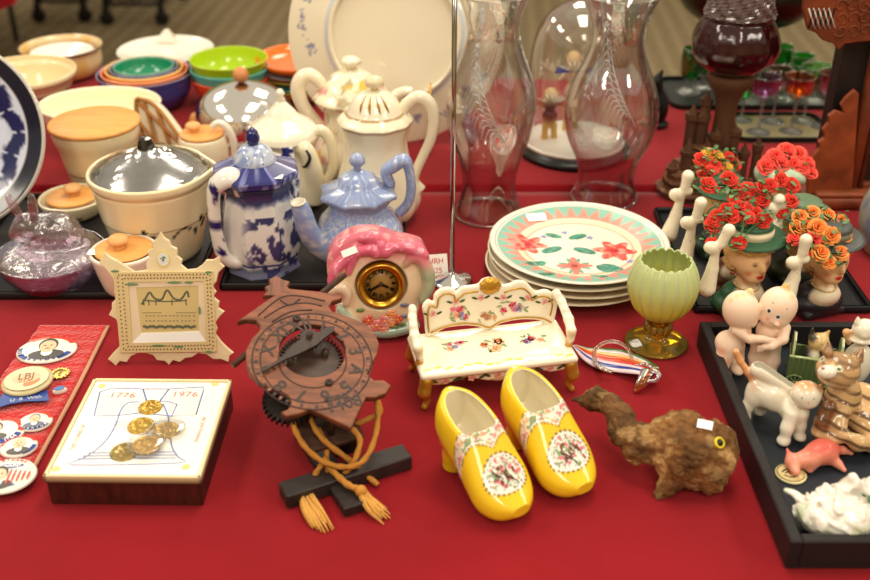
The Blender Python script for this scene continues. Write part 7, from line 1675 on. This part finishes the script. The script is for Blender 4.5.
# ---- white cat creamer behind
v = V(852, 382, FZ); k = v.r(1, 382); t = thing('cat_creamer', 'small plain white cat-headed creamer, behind the tabby cat', 'creamer', v.o); F = Fig(.004); h_ = v.z(328) 
F.ell(K_(0, 0, 22), K_(15, 13, 24), CW).ell((-.001, -.002, h_), K_(12, 10.5, 10), CW).cap((-9 * k, -.002, h_ + 8 * k), (-10 * k, -.002, h_ + 13 * k), 3.6 * k, 1.2 * k, CW, .003).cap((8 * k, -.002, h_ + 8 * k), (10 * k, -.002, h_ + 13 * k), 3.6 * k, 1.2 * k, CW, .003).ell((-.003, -.011, h_ - 3 * k), K_(4.5, 3.5, 3), CW).ell((0, 0, h_ - 11 * k), K_(15, 12, 4), CW).cap((-13 * k, 0, h_ - 16 * k), (-17 * k, 0, h_ - 5 * k), 3 * k, 4 * k, rgb(214, 160, 110))
v0, f0, c0 = F.mesh(80); v0[:, 2] = np.maximum(v0[:, 2], 0); MB().add(v0, f0, c0).build('body', 'glaze', t)

# ---- coral toy animal, brooch, lace pitcher
p0 = at(815, 466, FZ); q = lambda px, py, z: at(px, py, FZ + z) - p0; CO = rgb(222, 106, 90); CO2 = rgb(236, 150, 124)
t = thing('toy_animal', 'coral pink toy animal lying beside the round brooch', 'toy', p0); F = Fig(.005)
F.ell(q(822, 452, .014), (.021, .014, .013), CO, (0, 0, 20)).chain([q(822, 452, .014), q(808, 459, .013), q(797, 461, .012)], [.014, .010, .0085], CO2).ell(q(792, 462, .011), (.008, .007, .008), CO2).ell(q(795, 470, .009), (.005, .008, .005), CO2)
F.cap(q(789, 455, .016), q(787, 449, .020), .0028, .0014, CO).chain([q(832, 450, .012), q(842, 450, .010), q(851, 453, .006)], [.007, .004, .0028], CO2).chain([q(830, 458, .010), q(838, 464, .006), q(844, 470, .003)], [.007, .004, .0028], CO2).chain([q(812, 464, .008), q(810, 470, .004)], [.006, .0034], CO2)
F.chain([q(826, 446, .010), q(836, 444, .006)], [.006, .003], CO); v0, f0, c0 = F.mesh(80, colf=lambda P, C: mix(C, rgb(206, 70, 66), sstep(P[:, 2], .018, .026) * .6)); v0[:, 2] = np.maximum(v0[:, 2], 0); MB().add(v0, f0, c0).build('body', 'plastic', t)
p0 = at(790.5, 475, FZ); t = thing('brooch', 'round cream and gold brooch with a red centre, in the box tray', 'brooch', p0); r = .0165
MB().add(*lathe([(0, 0), (r, 0), (r * 1.02, .0015), (r * .96, .003), (r * .8, .0032), (r * .78, .0024), (0, .0024)], 48), rgb(236, 222, 170)).build('disc', 'satin', t)
br = MB(); 
for rr_ in (.9, .84): br.add(*tube([(r * rr_ * math.cos(a), r * rr_ * math.sin(a), .0031) for a in np.linspace(0, 2 * PI, 41)[:-1]], .0004, 5, 1, True), rgb(150, 120, 50))
br.add(*disc((0, 0, .0024), r * .66, None, 28, .0003), rgb(226, 206, 150), smooth=False); br.add(*disc((.002, .001, .0027), r * .3, r * .22, 14, .0003), rgb(200, 90, 40), smooth=False)
for L in ([(-.009, .002), (-.004, .006), (.003, .006), (.008, .002)], [(-.008, -.003), (-.002, -.007), (.006, -.005)], [(-.006, 0), (-.002, .003)]): br.add(*tube([(a_, b_, .0028) for a_, b_ in L], .0008, 5, 4, flat=.4), rgb(60, 50, 44))
br.build('ornament', 'paper', t)
p0 = at(838, 523, FZ); q = lambda px, py, z: at(px, py, FZ + z) - p0; k = depth(p0) / F_PX
t = thing('shell_pitcher', 'glossy white ruffled shell-shaped porcelain pitcher with green tints, at the bottom right', 'pitcher', p0); F = Fig(.006); PW2 = rgb(236, 232, 222)
F.ell(q(842, 515, .026), (.044, .032, .026), PW2, (0, -6, 0)).ell(q(815, 512, .022), (.022, .02, .02), PW2).ell(q(866, 505, .034), (.024, .026, .028), PW2)
for (a, b, c_), (d, e, f_), r0, r1 in (((815, 505, .030), (789, 492, .034), .008, .003), ((812, 515, .012), (801, 528, .002), .007, .0035), ((824, 524, .008), (818, 532, .001), .006, .003), ((850, 488, .046), (853, 478, .062), .009, .0025), ((862, 495, .05), (866, 484, .066), .009, .003), ((836, 495, .044), (826, 486, .046), .008, .003), ((828, 500, .036), (812, 492, .040), .006, .003)): F.cap(q(a, b, c_), q(d, e, f_), r0, r1, PW2, .005)
F.disp = lambda X: .005 - np.abs(fbm(X * (1, 1, .6), 48, 6, 2) - .5) * .045 + .0014 * np.sin(X[:, 0] * 300 + X[:, 2] * 500 + 9 * fbm(X, 45, 1))
v0, f0, c0 = F.mesh(150, colf=lambda P, C: mix(mix(mix(C, rgb(176, 196, 150), sstep(fbm(P, 60, 3), .56, .66) * .6), rgb(232, 206, 190), sstep(fbm(P, 50, 23), .6, .68) * .4), rgb(120, 126, 100), sstep(fbm(P, 90, 33), .64, .7) * .4))
v0[:, 2] = np.maximum(v0[:, 2], 0); MB().add(v0, f0, c0).build('body', 'glaze', t)
lf = MB(); 
for x, y, s_ in ((869, 490, .014), (875, 496, .014)): h = q(x, y, .056); leafd(lf, h.x, h.y, h.z, s_, .8, rgb(60, 110, 60), th=.002)
lf.build('green_leaf', 'glaze', t)
